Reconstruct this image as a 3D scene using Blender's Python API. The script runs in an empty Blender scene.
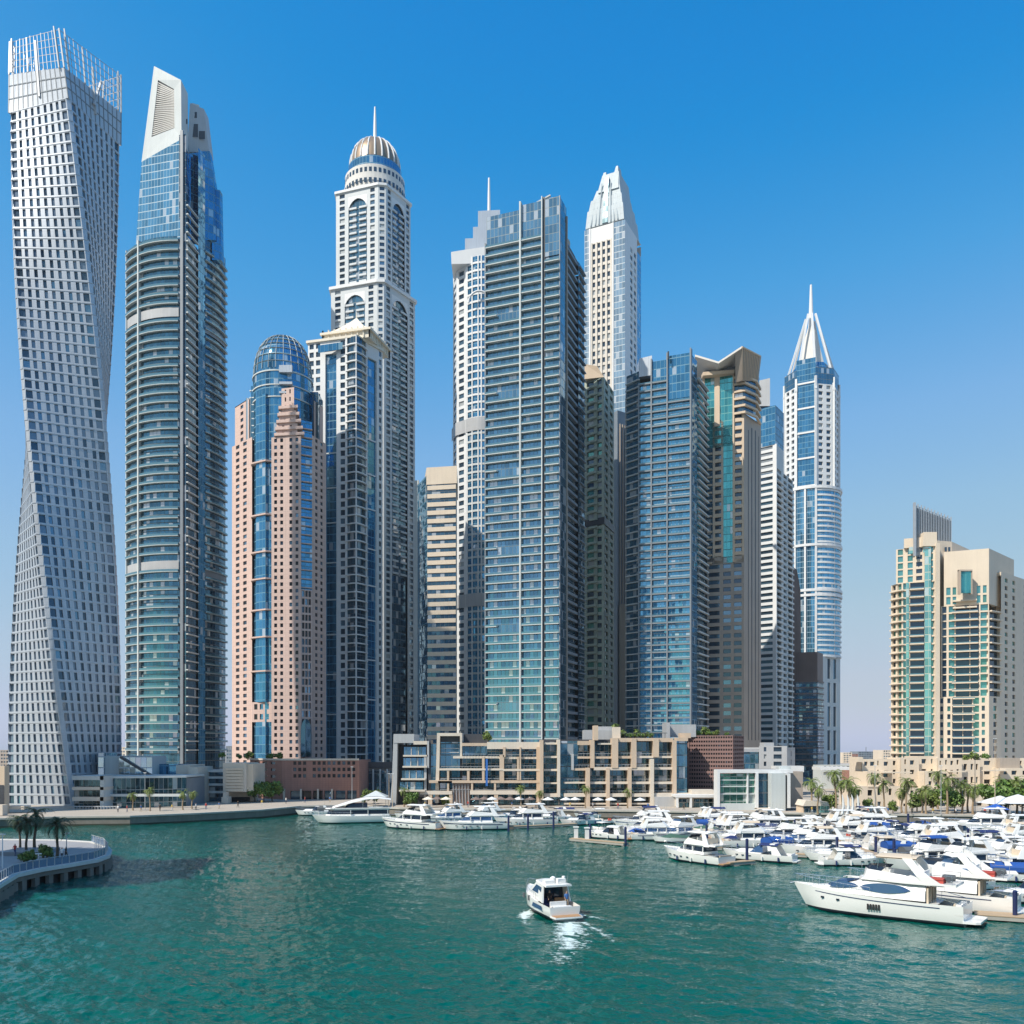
import bpy, bmesh, math, random
from mathutils import Vector, Matrix
random.seed(7)
R = math.radians
sc = bpy.context.scene
COL = sc.collection
# ---------------------------------------------------------------- camera, sky, sun, exposure
F, HY, CZ = 900.0, 748.0, 17.0            # focal length in pixels, horizon row, eye height over the water
cam = bpy.data.cameras.new('camera'); cam_ob = bpy.data.objects.new('camera', cam); COL.objects.link(cam_ob)
cam_ob.location = (0, 0, CZ); cam_ob.rotation_euler = (R(90), 0, 0)
cam.sensor_width = 36; cam.lens = 36*F/1024; cam.shift_y = (HY-512)/1024
cam.clip_start = 0.5; cam.clip_end = 20000
sc.camera = cam_ob
SUN_EL, SUN_AZ = 48.0, 232.0              # azimuth clockwise from +Y (view direction): the sun stands to the left, a little behind the camera
sd = Vector((math.sin(R(SUN_AZ))*math.cos(R(SUN_EL)), math.cos(R(SUN_AZ))*math.cos(R(SUN_EL)), math.sin(R(SUN_EL))))
w = bpy.data.worlds.new('World'); sc.world = w; w.use_nodes = True
nt = w.node_tree; bg = nt.nodes['Background']
sky = nt.nodes.new('ShaderNodeTexSky'); sky.sky_type = 'NISHITA'; sky.sun_disc = False
sky.sun_elevation = R(SUN_EL); sky.sun_rotation = R(SUN_AZ); sky.altitude = 0; sky.air_density = 1.0; sky.dust_density = 0.6; sky.ozone_density = 4.0
def sky_scale(src, k):
    v = nt.nodes.new('ShaderNodeVectorMath'); v.operation = 'SCALE'; nt.links.new(src, v.inputs[0]); v.inputs['Scale'].default_value = k; return v.outputs[0]
cv = nt.nodes.new('ShaderNodeRGBCurve')      # a vivid, slightly cyan rendering of the clear sky
SKY_CURVES = (((0, 0), (.085, .004), (.103, .014), (.127, .067), (.176, .205), (.239, .305), (.369, .435), (.55, .54), (.8, .6), (1, .78)), ((0, 0), (.169, .242), (.225, .35), (.306, .45), (.407, .53), (.589, .6), (.8, .63), (1, .88)), ((0, 0), (.331, .655), (.424, .735), (.546, .78), (.64, .76), (.8, .72), (1, .76)))
for ci, pts in enumerate(SKY_CURVES):
    c = cv.mapping.curves[ci]
    c.points[0].location = pts[0]; c.points[-1].location = pts[-1]
    for q in pts[1:-1]: c.points.new(*q)
for c in cv.mapping.curves:
    for q in c.points: q.handle_type = 'VECTOR'
cv.mapping.update()
nt.links.new(sky_scale(sky.outputs[0], 0.125), cv.inputs['Color']); nt.links.new(sky_scale(cv.outputs[0], 7.55), bg.inputs[0]); bg.inputs[1].default_value = 0.125
sl = bpy.data.lights.new('sun', 'SUN'); sl.energy = 5.0; sl.angle = R(0.5); sl.color = (1, 0.93, 0.82)
so = bpy.data.objects.new('sun', sl); COL.objects.link(so); so.rotation_euler = sd.to_track_quat('Z', 'Y').to_euler()
sc.view_settings.view_transform = 'Standard'; sc.view_settings.look = 'None'; sc.view_settings.exposure = 0.1; sc.view_settings.gamma = 1
sc.render.engine = 'CYCLES'
sc.cycles.use_denoising = True
sc.cycles.max_bounces = 6; sc.cycles.diffuse_bounces = 3; sc.cycles.glossy_bounces = 3; sc.cycles.transparent_max_bounces = 6
sc.cycles.caustics_reflective = False; sc.cycles.caustics_refractive = False

# ---------------------------------------------------------------- measuring: where a spot of the street stands
def gx(px, Y): return (px-512)/F*Y
def gz(py, Y): return CZ+(HY-py)/F*Y
def g2(px, Y): return Vector((gx(px, Y), Y))
def g3(px, py, Y): return Vector((gx(px, Y), Y, gz(py, Y)))
def yw(py): return F*CZ/(py-HY)           # distance of a spot on the water
LAND = 2.0

# ---------------------------------------------------------------- materials
MATS = {}
def _n(nt, t, **k):
    n = nt.nodes.new(t)
    for a, b in k.items(): setattr(n, a, b)
    return n
def _m(nt, op, a, b=None, c=None):
    n = nt.nodes.new('ShaderNodeMath'); n.operation = op
    for i, v in enumerate((a, b, c)):
        if v is None: continue
        if isinstance(v, (int, float)): n.inputs[i].default_value = v
        else: nt.links.new(v, n.inputs[i])
    return n.outputs[0]
def _mix(nt, f, a, b, typ='RGBA'):
    n = nt.nodes.new('ShaderNodeMix'); n.data_type = typ
    ia, ib = (6, 7) if typ == 'RGBA' else (2, 3)
    for i, v in ((0, f), (ia, a), (ib, b)):
        if isinstance(v, (int, float)): n.inputs[i].default_value = v
        elif isinstance(v, tuple): n.inputs[i].default_value = (*v, 1)
        else: nt.links.new(v, n.inputs[i])
    return n.outputs[2 if typ == 'RGBA' else 0]
def base_mat(name):
    m = bpy.data.materials.new(name); m.use_nodes = True
    MATS[name] = m
    return m, m.node_tree, m.node_tree.nodes['Principled BSDF']
def paint(name, col, rough=0.55, vary=0.12, scale=0.35, streak=0.0, metal=0.0, coat=0.0, joint=None):
    m, nt, b = base_mat(name)
    tc = _n(nt, 'ShaderNodeNewGeometry')
    nz = _n(nt, 'ShaderNodeTexNoise'); nz.inputs['Scale'].default_value = scale; nz.inputs['Detail'].default_value = 5
    nt.links.new(tc.outputs['Position'], nz.inputs['Vector'])
    f = _m(nt, 'MULTIPLY_ADD', nz.outputs[0], vary*2, 1-vary)
    if streak:
        mp = _n(nt, 'ShaderNodeMapping'); mp.inputs['Scale'].default_value = (1.6, 1.6, 0.06)
        nt.links.new(tc.outputs['Position'], mp.inputs[0])
        n2 = _n(nt, 'ShaderNodeTexNoise'); n2.inputs['Scale'].default_value = 1.0; n2.inputs['Detail'].default_value = 3
        nt.links.new(mp.outputs[0], n2.inputs['Vector'])
        f = _m(nt, 'MULTIPLY', f, _m(nt, 'MULTIPLY_ADD', n2.outputs[0], streak*2, 1-streak))
    if joint:
        uv = _n(nt, 'ShaderNodeUVMap'); sp = _n(nt, 'ShaderNodeSeparateXYZ'); nt.links.new(uv.outputs[0], sp.inputs[0])
        a = _m(nt, 'LESS_THAN', _m(nt, 'FRACT', _m(nt, 'DIVIDE', sp.outputs[0], joint[0])), joint[2])
        c = _m(nt, 'LESS_THAN', _m(nt, 'FRACT', _m(nt, 'DIVIDE', sp.outputs[1], joint[1])), joint[2])
        f = _m(nt, 'MULTIPLY', f, _m(nt, 'MULTIPLY_ADD', _m(nt, 'MAXIMUM', a, c), -joint[3], 1.0))
    v = _n(nt, 'ShaderNodeVectorMath', operation='SCALE'); v.inputs[0].default_value = col
    nt.links.new(f, v.inputs['Scale']); nt.links.new(v.outputs[0], b.inputs['Base Color'])
    b.inputs['Roughness'].default_value = rough; b.inputs['Metallic'].default_value = metal; b.inputs['Coat Weight'].default_value = coat
    return m
def glass(name, tint, pw=1.5, fh=3.0, metal=0.8, rough=0.06, mu=0.07, mv=0.1, mull=(0.25, 0.3, 0.33), jit=0.03, dark=0.35, voff=0.0, pale=0.12, wob=0.02):
    # reflective panes in a mullion grid laid out in metres along the wall (UV)
    m, nt, b = base_mat(name)
    uv = _n(nt, 'ShaderNodeUVMap'); sp = _n(nt, 'ShaderNodeSeparateXYZ'); nt.links.new(uv.outputs[0], sp.inputs[0])
    u = _m(nt, 'DIVIDE', sp.outputs[0], pw); v = _m(nt, 'DIVIDE', _m(nt, 'ADD', sp.outputs[1], voff), fh)
    cb = _n(nt, 'ShaderNodeCombineXYZ'); nt.links.new(_m(nt, 'FLOOR', u), cb.inputs[0]); nt.links.new(_m(nt, 'FLOOR', v), cb.inputs[1])
    wn = _n(nt, 'ShaderNodeTexWhiteNoise', noise_dimensions='2D'); nt.links.new(cb.outputs[0], wn.inputs['Vector'])
    mask = _m(nt, 'MAXIMUM', _m(nt, 'LESS_THAN', _m(nt, 'FRACT', u), mu), _m(nt, 'LESS_THAN', _m(nt, 'FRACT', v), mv))
    f = _m(nt, 'MULTIPLY_ADD', wn.outputs['Value'], dark, 1-dark)
    sv = _n(nt, 'ShaderNodeVectorMath', operation='SCALE'); sv.inputs[0].default_value = tint; nt.links.new(f, sv.inputs['Scale'])
    sc_ = _n(nt, 'ShaderNodeSeparateColor'); nt.links.new(wn.outputs['Color'], sc_.inputs[0])
    cur = _m(nt, 'GREATER_THAN', sc_.outputs[1], 1-pale)          # blinds drawn behind some panes
    c1 = _mix(nt, cur, sv.outputs[0], tuple(0.45+0.35*t for t in tint))
    nt.links.new(_mix(nt, mask, c1, mull), b.inputs['Base Color'])
    nt.links.new(_m(nt, 'MULTIPLY', _m(nt, 'SUBTRACT', 1.0, mask), _m(nt, 'MULTIPLY_ADD', cur, -0.3, metal)), b.inputs['Metallic'])
    nt.links.new(_m(nt, 'MULTIPLY_ADD', mask, 0.45, rough), b.inputs['Roughness'])
    # every pane sits a hair out of true, and bows a little
    ge = _n(nt, 'ShaderNodeNewGeometry')
    j = _n(nt, 'ShaderNodeVectorMath', operation='SUBTRACT'); nt.links.new(wn.outputs['Color'], j.inputs[0]); j.inputs[1].default_value = (0.5, 0.5, 0.5)
    j2 = _n(nt, 'ShaderNodeVectorMath', operation='SCALE'); nt.links.new(j.outputs[0], j2.inputs[0]); j2.inputs['Scale'].default_value = jit
    nz = _n(nt, 'ShaderNodeTexNoise'); nz.inputs['Scale'].default_value = 0.22; nz.inputs['Detail'].default_value = 2; nt.links.new(ge.outputs['Position'], nz.inputs['Vector'])
    w1 = _n(nt, 'ShaderNodeVectorMath', operation='SUBTRACT'); nt.links.new(nz.outputs['Color'], w1.inputs[0]); w1.inputs[1].default_value = (0.5, 0.5, 0.5)
    w2 = _n(nt, 'ShaderNodeVectorMath', operation='SCALE'); nt.links.new(w1.outputs[0], w2.inputs[0]); w2.inputs['Scale'].default_value = wob*4
    a1 = _n(nt, 'ShaderNodeVectorMath', operation='ADD'); nt.links.new(ge.outputs['Normal'], a1.inputs[0]); nt.links.new(j2.outputs[0], a1.inputs[1])
    a2 = _n(nt, 'ShaderNodeVectorMath', operation='ADD'); nt.links.new(a1.outputs[0], a2.inputs[0]); nt.links.new(w2.outputs[0], a2.inputs[1])
    a3 = _n(nt, 'ShaderNodeVectorMath', operation='NORMALIZE'); nt.links.new(a2.outputs[0], a3.inputs[0]); nt.links.new(a3.outputs[0], b.inputs['Normal'])
    return m
def simple(name, col, rough=0.5, metal=0.0, coat=0.0, alpha=None):
    m, nt, b = base_mat(name)
    b.inputs['Base Color'].default_value = (*col, 1); b.inputs['Roughness'].default_value = rough
    b.inputs['Metallic'].default_value = metal; b.inputs['Coat Weight'].default_value = coat
    if alpha is not None: b.inputs['Alpha'].default_value = alpha
    return m

# ---------------------------------------------------------------- mesh builder
class MB:
    def __init__(s): s.v = []; s.f = []; s.mi = []; s.uv = []; s.smooth = False
    def face(s, pts, mi=0, uv=None):
        n = len(s.v); s.v += [tuple(p) for p in pts]; s.f.append(tuple(range(n, n+len(pts)))); s.mi.append(mi)
        if uv is None:
            a, b_ = Vector(pts[0]), Vector(pts[1]); d = (b_-a)
            h = Vector((d.x, d.y, 0))
            if h.length > 1e-6:
                h.normalize(); uv = [(Vector(p).xy.dot(h.xy), p[2]) for p in pts]
            else: uv = [(p[0], p[1]) for p in pts]
        s.uv += list(uv)
    def quad(s, a, b, c, d, mi=0, uv=None): s.face((a, b, c, d), mi, uv)
    def hexa(s, lo, hi, mi=0, cap=None):
        # lo, hi: rings of the same length, CCW seen from above
        n = len(lo); u = 0
        for i in range(n):
            a, b = lo[i], lo[(i+1) % n]; c, d = hi[(i+1) % n], hi[i]
            L = (Vector(b)-Vector(a)).length
            s.face((a, b, c, d), mi, ((u, a[2]), (u+L, b[2]), (u+L, c[2]), (u, d[2]))); u += L
        cm = mi if cap is None else cap
        s.face(tuple(hi), cm, [(p[0], p[1]) for p in hi]); s.face(tuple(reversed(lo)), cm, [(p[0], p[1]) for p in reversed(lo)])
    def prism(s, poly, z0, z1, mi=0, cap=None):
        s.hexa([(p[0], p[1], z0) for p in poly], [(p[0], p[1], z1) for p in poly], mi, cap)
    def shell(s, pts, z0, z1, mi=0):
        # walls along an open plan line and a roof over it (the missing side is a facade of its own)
        for a, b in zip(pts[:-1], pts[1:]): s.face(((a[0], a[1], z0), (b[0], b[1], z0), (b[0], b[1], z1), (a[0], a[1], z1)), mi)
        s.face([(p[0], p[1], z1) for p in pts], mi)
    def box(s, x0, x1, y0, y1, z0, z1, mi=0):
        s.prism([(x0, y0), (x1, y0), (x1, y1), (x0, y1)], z0, z1, mi)
    def beam(s, p, q, w, mi=0, h=None, up=(0, 0, 1)):
        p, q = Vector(p), Vector(q); d = (q-p).normalized(); h = h or w
        upv = Vector(up)
        if abs(d.dot(upv)) > 0.95: upv = Vector((1, 0, 0))
        a = d.cross(upv).normalized()*w/2; b = a.cross(d).normalized()*h/2
        r0 = [p-a-b, p+a-b, p+a+b, p-a+b]; r1 = [x+(q-p) for x in r0]
        for i in range(4): s.face((r0[i], r0[(i+1) % 4], r1[(i+1) % 4], r1[i]), mi)
        s.face(tuple(reversed(r0)), mi); s.face(tuple(r1), mi)
    def tube(s, pts, rad, n=8, mi=0, cap=True):
        pts = [Vector(p) for p in pts]; rings = []
        for i, p in enumerate(pts):
            d = (pts[min(i+1, len(pts)-1)]-pts[max(i-1, 0)]).normalized()
            u = Vector((0, 0, 1)) if abs(d.z) < 0.9 else Vector((1, 0, 0))
            a = d.cross(u).normalized(); b = d.cross(a)
            r = rad[i] if isinstance(rad, (list, tuple)) else rad
            rings.append([p+(a*math.cos(2*math.pi*k/n)+b*math.sin(2*math.pi*k/n))*r for k in range(n)])
        for i in range(len(rings)-1):
            for k in range(n): s.face((rings[i][k], rings[i+1][k], rings[i+1][(k+1) % n], rings[i][(k+1) % n]), mi)
        if cap: s.face(tuple(rings[0]), mi); s.face(tuple(reversed(rings[-1])), mi)
    def lathe(s, c, prof, n=32, mi=0):
        # prof: list of (radius, z)
        for (r0, z0), (r1, z1) in zip(prof[:-1], prof[1:]):
            for k in range(n):
                a, b = 2*math.pi*k/n, 2*math.pi*(k+1)/n
                P_ = lambda r, t, z: (c[0]+r*math.cos(t), c[1]+r*math.sin(t), z)
                R_ = max(r0, r1)
                uvs = ((a*R_, z0), (b*R_, z0), (b*R_, z1), (a*R_, z1))
                if r1 < 1e-4: s.face((P_(r0, a, z0), P_(r0, b, z0), P_(r1, a, z1)), mi, uvs[:3])
                elif r0 < 1e-4: s.face((P_(r0, a, z0), P_(r1, b, z1), P_(r1, a, z1)), mi, uvs[:3])
                else: s.face((P_(r0, a, z0), P_(r0, b, z0), P_(r1, b, z1), P_(r1, a, z1)), mi, uvs)
    def absorb(s, q):
        n = len(s.v); s.v += q.v; s.f += [tuple(i+n for i in f) for f in q.f]; s.mi += q.mi; s.uv += q.uv
    def islands(s):
        # separate the pieces that touch nowhere
        par = {}
        def find(a):
            while par[a] != a: par[a] = par[par[a]]; a = par[a]
            return a
        key = [tuple(round(c, 2) for c in v) for v in s.v]
        for k in key: par.setdefault(k, k)
        for f in s.f:
            r = find(key[f[0]])
            for i in f[1:]: par[find(key[i])] = r
        out = {}; u = 0
        for f, mi in zip(s.f, s.mi):
            m = out.setdefault(find(key[f[0]]), MB()); m.face([s.v[i] for i in f], mi, s.uv[u:u+len(f)]); u += len(f)
        return list(out.values())
    def build(s, name, mats, parent=None, off=(0, 0, 0), smooth=None, label=None):
        if not s.f: return None
        if not isinstance(mats, (list, tuple)): mats = [mats]
        me = bpy.data.meshes.new(name); ox, oy, oz = off
        me.from_pydata([(x-ox, y-oy, z-oz) for x, y, z in s.v], [], s.f)
        for m in mats: me.materials.append(MATS[m] if isinstance(m, str) else m)
        if len(mats) > 1: me.polygons.foreach_set('material_index', s.mi)
        ul = me.uv_layers.new(name='UVMap'); flat = []
        for a in s.uv: flat += [a[0], a[1]]
        ul.data.foreach_set('uv', flat)
        if smooth or s.smooth:
            bm = bmesh.new(); bm.from_mesh(me); bmesh.ops.remove_doubles(bm, verts=bm.verts, dist=0.001)
            bm.to_mesh(me); bm.free()
            me.polygons.foreach_set('use_smooth', [True]*len(me.polygons))
            try: me.set_sharp_from_angle(angle=R(smooth if smooth and smooth > 1 else 40))
            except Exception: pass
        me.update()
        o = bpy.data.objects.new(name, me); COL.objects.link(o)
        if parent: o.parent = parent
        if label: o['label'] = label
        return o
def tag(o, label, cat, group=None, kind=None):
    if kind: o['kind'] = kind
    if label: o['label'] = label
    if cat: o['category'] = cat
    if group: o['group'] = group
    return o
def empty(name, loc=(0, 0, 0), rz=0):
    o = bpy.data.objects.new(name, None); COL.objects.link(o); o.location = loc; o.rotation_euler = (0, 0, rz); o.empty_display_size = 0.5
    return o
KIDS = {}
def copy_tree(o, parent=None, scale=None):
    c = o.copy(); COL.objects.link(c)
    if parent: c.parent = parent
    for ch in o.children: copy_tree(ch, c)
    return c

# ---------------------------------------------------------------- buildings
def V3(p, z): return Vector((p[0], p[1], z))
def offset(path, d, closed=False):
    # shift a plan polyline outwards (to the right of its direction)
    n = len(path); out = []
    for i in range(n):
        p = Vector(path[i][:2]); ds = []
        if closed or i > 0: ds.append((p-Vector(path[i-1][:2])).normalized())
        if closed or i < n-1: ds.append((Vector(path[(i+1) % n][:2])-p).normalized())
        ns = [Vector((q.y, -q.x)) for q in ds]
        m = sum(ns, Vector((0, 0))).normalized(); k = max(0.4, m.dot(ns[0]))
        out.append(p+m*(d/k))
    return out
def arc(p0, p1, bulge, n=10):
    # curved plan line from p0 to p1 bowing outwards (to the right) by bulge
    p0, p1 = Vector(p0[:2]), Vector(p1[:2]); d = p1-p0; nn = Vector((d.y, -d.x)).normalized()
    return [p0+d*(i/n)+nn*bulge*(1-(2*i/n-1)**2) for i in range(n+1)]
SPLIT = {'glass_front', 'corner_rib', 'side_balcony', 'bay_floor_band', 'plant_floor_band', 'vertical_fin', 'corner_fin', 'glass_column', 'roof_post', 'dark_opening', 'slot_window', 'drum_opening', 'arch_head', 'arcade_column', 'balcony', 'cornice', 'crown_arm', 'drum_band', 'floor_band', 'pier', 'shade_sheet', 'stone_pier', 'roof_rib'}
class Tower:
    def __init__(s, name, at, label, cat='skyscraper', group=None, minz=0):
        s.root = empty(name, (at[0], at[1], LAND)); tag(s.root, label, cat, group)
        s.off = (at[0], at[1], LAND); s.panes = []; s.minz = minz; s.parts = {}; s.budget = 100
    def mb(s, name, mats):
        if name not in s.parts: s.parts[name] = (MB(), mats)
        return s.parts[name][0]
    def part(s, mbx, name, mats, smooth=None, label=None, parent=None):
        if name in SPLIT and len(mbx.f) > 1:
            pcs = mbx.islands()
            if len(pcs) > 1:
                pcs.sort(key=lambda q: abs(q.v[0][2]-120))
                if len(pcs) > 70:
                    rest = MB(); [rest.absorb(q) for q in pcs[60:]]; o = rest.build(name, mats, parent or s.root, s.off, smooth); o['kind'] = 'stuff'; pcs = pcs[:60]
                for q in pcs: o = q.build(name, mats, parent or s.root, s.off, smooth, label)
                return o
        return mbx.build(name, mats, parent or s.root, s.off, smooth, label)
    def cell(s, wall, A, B, C, D, l, r, b, t, depth, var=0, reveal=1):
        # a wall cell A B C D (bottom left, bottom right, top right, top left) with one recessed window
        A, B, C, D = map(Vector, (A, B, C, D)); U = B-A
        def q(u, v):
            lo = A.lerp(B, u); hi = D.lerp(C, u); return lo.lerp(hi, v)
        a, b2, c, d = q(l, b), q(r, b), q(r, t), q(l, t)
        nn = (B-A).cross(D-A).normalized()*depth
        W = wall
        if b > 0: W.quad(A, B, q(1, b), q(0, b))
        if t < 1: W.quad(q(0, t), q(1, t), C, D)
        if l > 0: W.quad(q(0, b), a, d, q(0, t))
        if r < 1: W.quad(b2, q(1, b), q(1, t), c)
        a2, b3, c2, d2 = a-nn, b2-nn, c-nn, d-nn
        W.quad(a, b2, b3, a2, reveal); W.quad(b2, c, c2, b3, reveal); W.quad(c, d, d2, c2, reveal); W.quad(d, a, a2, d2, reveal)
        s.panes.append((a2, b3, c2, d2, var))
    def punched(s, wall, p0, p1, z0, z1, nfl, cols, depth=0.35, win=(0.18, 0.82, 0.28, 0.85), wins=None, bands=(), glassmb=None):
        # cols: string of column kinds; s solid, w window, g tall glass strip; digits give widths
        p0, p1 = Vector(p0[:2]), Vector(p1[:2]); tot = sum(c[1] for c in cols); fh = (z1-z0)/nfl
        u = 0
        for ct, wd in cols:
            a = p0.lerp(p1, u/tot); b = p0.lerp(p1, (u+wd)/tot); u += wd
            if ct == 's': wall.quad(V3(a, z0), V3(b, z0), V3(b, z1), V3(a, z1))
            elif ct == 'g':
                d = (b-a); nn = Vector((d.y, -d.x)).normalized()*depth*1.5
                a2, b2 = a-nn, b-nn
                glassmb.quad(V3(a2, z0), V3(b2, z0), V3(b2, z1), V3(a2, z1), 0)
                wall.quad(V3(a, z0), V3(a2, z0), V3(a2, z1), V3(a, z1)); wall.quad(V3(b2, z0), V3(b, z0), V3(b, z1), V3(b2, z1))
                wall.quad(V3(a2, z1), V3(b2, z1), V3(b, z1), V3(a, z1)); wall.quad(V3(a, z0), V3(b, z0), V3(b2, z0), V3(a2, z0))
            else:
                ww = (wins or {}).get(ct, win); var = {'t': 1, 'd': 2}.get(ct, 0)
                for k in range(nfl):
                    za, zb = z0+k*fh, z0+(k+1)*fh
                    if k in bands: wall.quad(V3(a, za), V3(b, za), V3(b, zb), V3(a, zb)); continue
                    s.cell(wall, V3(a, za), V3(b, za), V3(b, zb), V3(a, zb), *ww, depth, var)
    def slabs(s, path, zs, out, th, mats, name='balcony', inn=0.05, rail=0.0, closed=False, railmat=1):
        outp = offset(path, out, closed); inp = offset(path, -inn, closed); n = len(path)
        for z in zs:
            m = MB(); rng = range(n if closed else n-1)
            for i in rng:
                j = (i+1) % n; a, b, c, d = inp[i], inp[j], outp[j], outp[i]
                m.quad(V3(d, z), V3(c, z), V3(c, z+th), V3(d, z+th)); m.quad(V3(d, z+th), V3(c, z+th), V3(b, z+th), V3(a, z+th))
                m.quad(V3(a, z), V3(b, z), V3(c, z), V3(d, z))
                if rail: m.quad(V3(d, z+th), V3(c, z+th), V3(c, z+th+rail), V3(d, z+th+rail), railmat)
            if not closed:
                m.quad(V3(inp[0], z), V3(outp[0], z), V3(outp[0], z+th), V3(inp[0], z+th))
                m.quad(V3(outp[-1], z), V3(inp[-1], z), V3(inp[-1], z+th), V3(outp[-1], z+th))
                if rail:
                    m.quad(V3(inp[0], z+th), V3(outp[0], z+th), V3(outp[0], z+th+rail), V3(inp[0], z+th+rail), railmat)
                    m.quad(V3(outp[-1], z+th), V3(inp[-1], z+th), V3(inp[-1], z+th+rail), V3(outp[-1], z+th+rail), railmat)
            s.part(m, name, mats)
    def sheet(s, m, path, z0, z1, mi=0, u0=0.0):
        u = u0
        for a, b in zip(path[:-1], path[1:]):
            L = (Vector(b[:2])-Vector(a[:2])).length
            m.quad(V3(a, z0), V3(b, z0), V3(b, z1), V3(a, z1), mi, ((u, z0), (u+L, z0), (u+L, z1), (u, z1))); u += L
    def fin(s, m, p, dirv, w, d, z0, z1, mi=0):
        # upright rib at plan point p, w wide along the wall, d proud
        dv = Vector(dirv[:2]).normalized(); nn = Vector((dv.y, -dv.x)); p = Vector(p[:2])
        m.prism([p-dv*w/2+nn*d, p+dv*w/2+nn*d, p+dv*w/2-nn*0.1, p-dv*w/2-nn*0.1], z0, z1, mi)
    def finish(s, panemats=('pane_dark', 'pane_blue', 'pane_blind')):
        for k, (m, mats) in s.parts.items(): s.part(m, k, mats)
        if not s.panes: return s
        sc_ = []
        for i, (a, b, c, d, var) in enumerate(s.panes):
            ctr = (a+c)/2; nn = (b-a).cross(d-a); v = Vector((0, 0, CZ))-ctr
            px, py = 512+F*ctr.x/ctr.y, HY-F*(ctr.z-CZ)/ctr.y
            ok = nn.dot(v) > 0 and 0 < px < 1024 and 0 < py < 1024 and ctr.z > s.minz
            sc_.append((-(nn.dot(v)/v.length**3) if ok else 1, i))
        sc_.sort(); top = set(i for v, i in sc_[:s.budget] if v < 0)
        rest = MB(); rnd = random.Random(len(s.panes))
        for i, (a, b, c, d, var) in enumerate(s.panes):
            r = rnd.random(); mi = 0 if r < 0.6 else (1 if r < 0.88 else 2)
            if var == 1: mi = 1 if r < .7 else 2
            if var == 2: mi = 0
            uv = ((0, 0), (1, 0), (1, 1), (0, 1))
            if i in top:
                m = MB(); m.quad(a, b, c, d, 0, uv); s.part(m, 'window', panemats[mi])
            else: rest.quad(a, b, c, d, mi, uv)
        o = s.part(rest, 'window', list(panemats))
        if o: o['kind'] = 'stuff'
        return s
def px_prism(m, pts, dy, mi=0, cap=None):
    # outline of (px, py, depth) corners, given clockwise as seen from the camera, made dy metres thick
    f = [g3(*p) for p in pts]; b = [p+Vector((0, dy, 0)) for p in f]; n = len(f)
    m.face(tuple(reversed(f)), mi); m.face(tuple(b), mi if cap is None else cap)
    for i in range(n):
        j = (i+1) % n; m.quad(f[i], f[j], b[j], b[i], mi if cap is None else cap)

# ---------------------------------------------------------------- the palette
paint('ground_paving', (0.42, 0.37, 0.31), 0.8, 0.15, 0.2)
paint('quay_stone', (0.46, 0.43, 0.38), 0.8, 0.2, 0.5)
paint('quay_wall_stone', (0.2, 0.18, 0.155), 0.8, 0.3, 0.6, streak=0.2)
paint('white_panel', (0.49, 0.53, 0.58), 0.38, 0.12, 0.12, streak=0.1, metal=0.35, joint=(1.2, 1.35, 0.05, 0.18))
paint('grey_panel', (0.42, 0.43, 0.44), 0.5, 0.15, 0.15, streak=0.12)
paint('steel', (0.46, 0.48, 0.5), 0.45, 0.15, 0.8, metal=0.3); paint('pale_sand', (0.66, 0.61, 0.54), 0.7, 0.1, 0.15, streak=0.1); paint('dim_slab', (0.36, 0.42, 0.43), 0.6, 0.15, 0.15, streak=0.1)
paint('pale_concrete', (0.64, 0.62, 0.58), 0.7, 0.1, 0.15, streak=0.1)
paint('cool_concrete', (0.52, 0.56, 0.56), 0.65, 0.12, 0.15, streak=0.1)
paint('white_paint', (0.7, 0.71, 0.71), 0.55, 0.06, 0.15, streak=0.06)
paint('cream', (0.74, 0.67, 0.55), 0.7, 0.08, 0.15, streak=0.08)
paint('pink_stone', (0.6, 0.44, 0.38), 0.65, 0.12, 0.15, streak=0.1, joint=(1.5, 1.5, 0.05, 0.2))
paint('brick_pink', (0.36, 0.19, 0.15), 0.8, 0.2, 0.4, streak=0.12, joint=(0.9, 0.6, 0.08, 0.25))
paint('beige', (0.62, 0.49, 0.36), 0.7, 0.12, 0.15, streak=0.1)
paint('sand', (0.68, 0.58, 0.46), 0.75, 0.1, 0.2, streak=0.08)
paint('taupe', (0.4, 0.34, 0.285), 0.7, 0.14, 0.15, streak=0.14)
paint('brown_panel', (0.2, 0.15, 0.13), 0.6, 0.2, 0.2, streak=0.1)
paint('lattice_brown', (0.24, 0.145, 0.13), 0.7, 0.15, 0.2)
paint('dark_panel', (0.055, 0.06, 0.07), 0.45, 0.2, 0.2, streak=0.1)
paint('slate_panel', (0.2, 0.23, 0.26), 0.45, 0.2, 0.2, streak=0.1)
paint('roof_grey', (0.3, 0.29, 0.28), 0.85, 0.2, 0.3)
simple('tarp_blue', (0.02, 0.10, 0.42), 0.6); paint('dark_paving', (0.3, 0.3, 0.31), 0.8, 0.15, 0.5)
simple('pane_dark', (0.07, 0.115, 0.16), 0.06, 0.6); simple('pane_blue', (0.16, 0.28, 0.38), 0.06, 0.7); simple('pane_blind', (0.42, 0.45, 0.46), 0.25, 0.15)
simple('pane_black', (0.02, 0.025, 0.03), 0.1, 0.2); simple('pane_green', (0.12, 0.34, 0.3), 0.08, 0.6); simple('pane_teal', (0.15, 0.42, 0.42), 0.08, 0.65)
simple('rail_glass', (0.15, 0.3, 0.36), 0.08, 0.6); simple('pane_mid', (0.2, 0.26, 0.33), 0.1, 0.5)
simple('dark_void', (0.012, 0.014, 0.016), 0.7)
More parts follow.
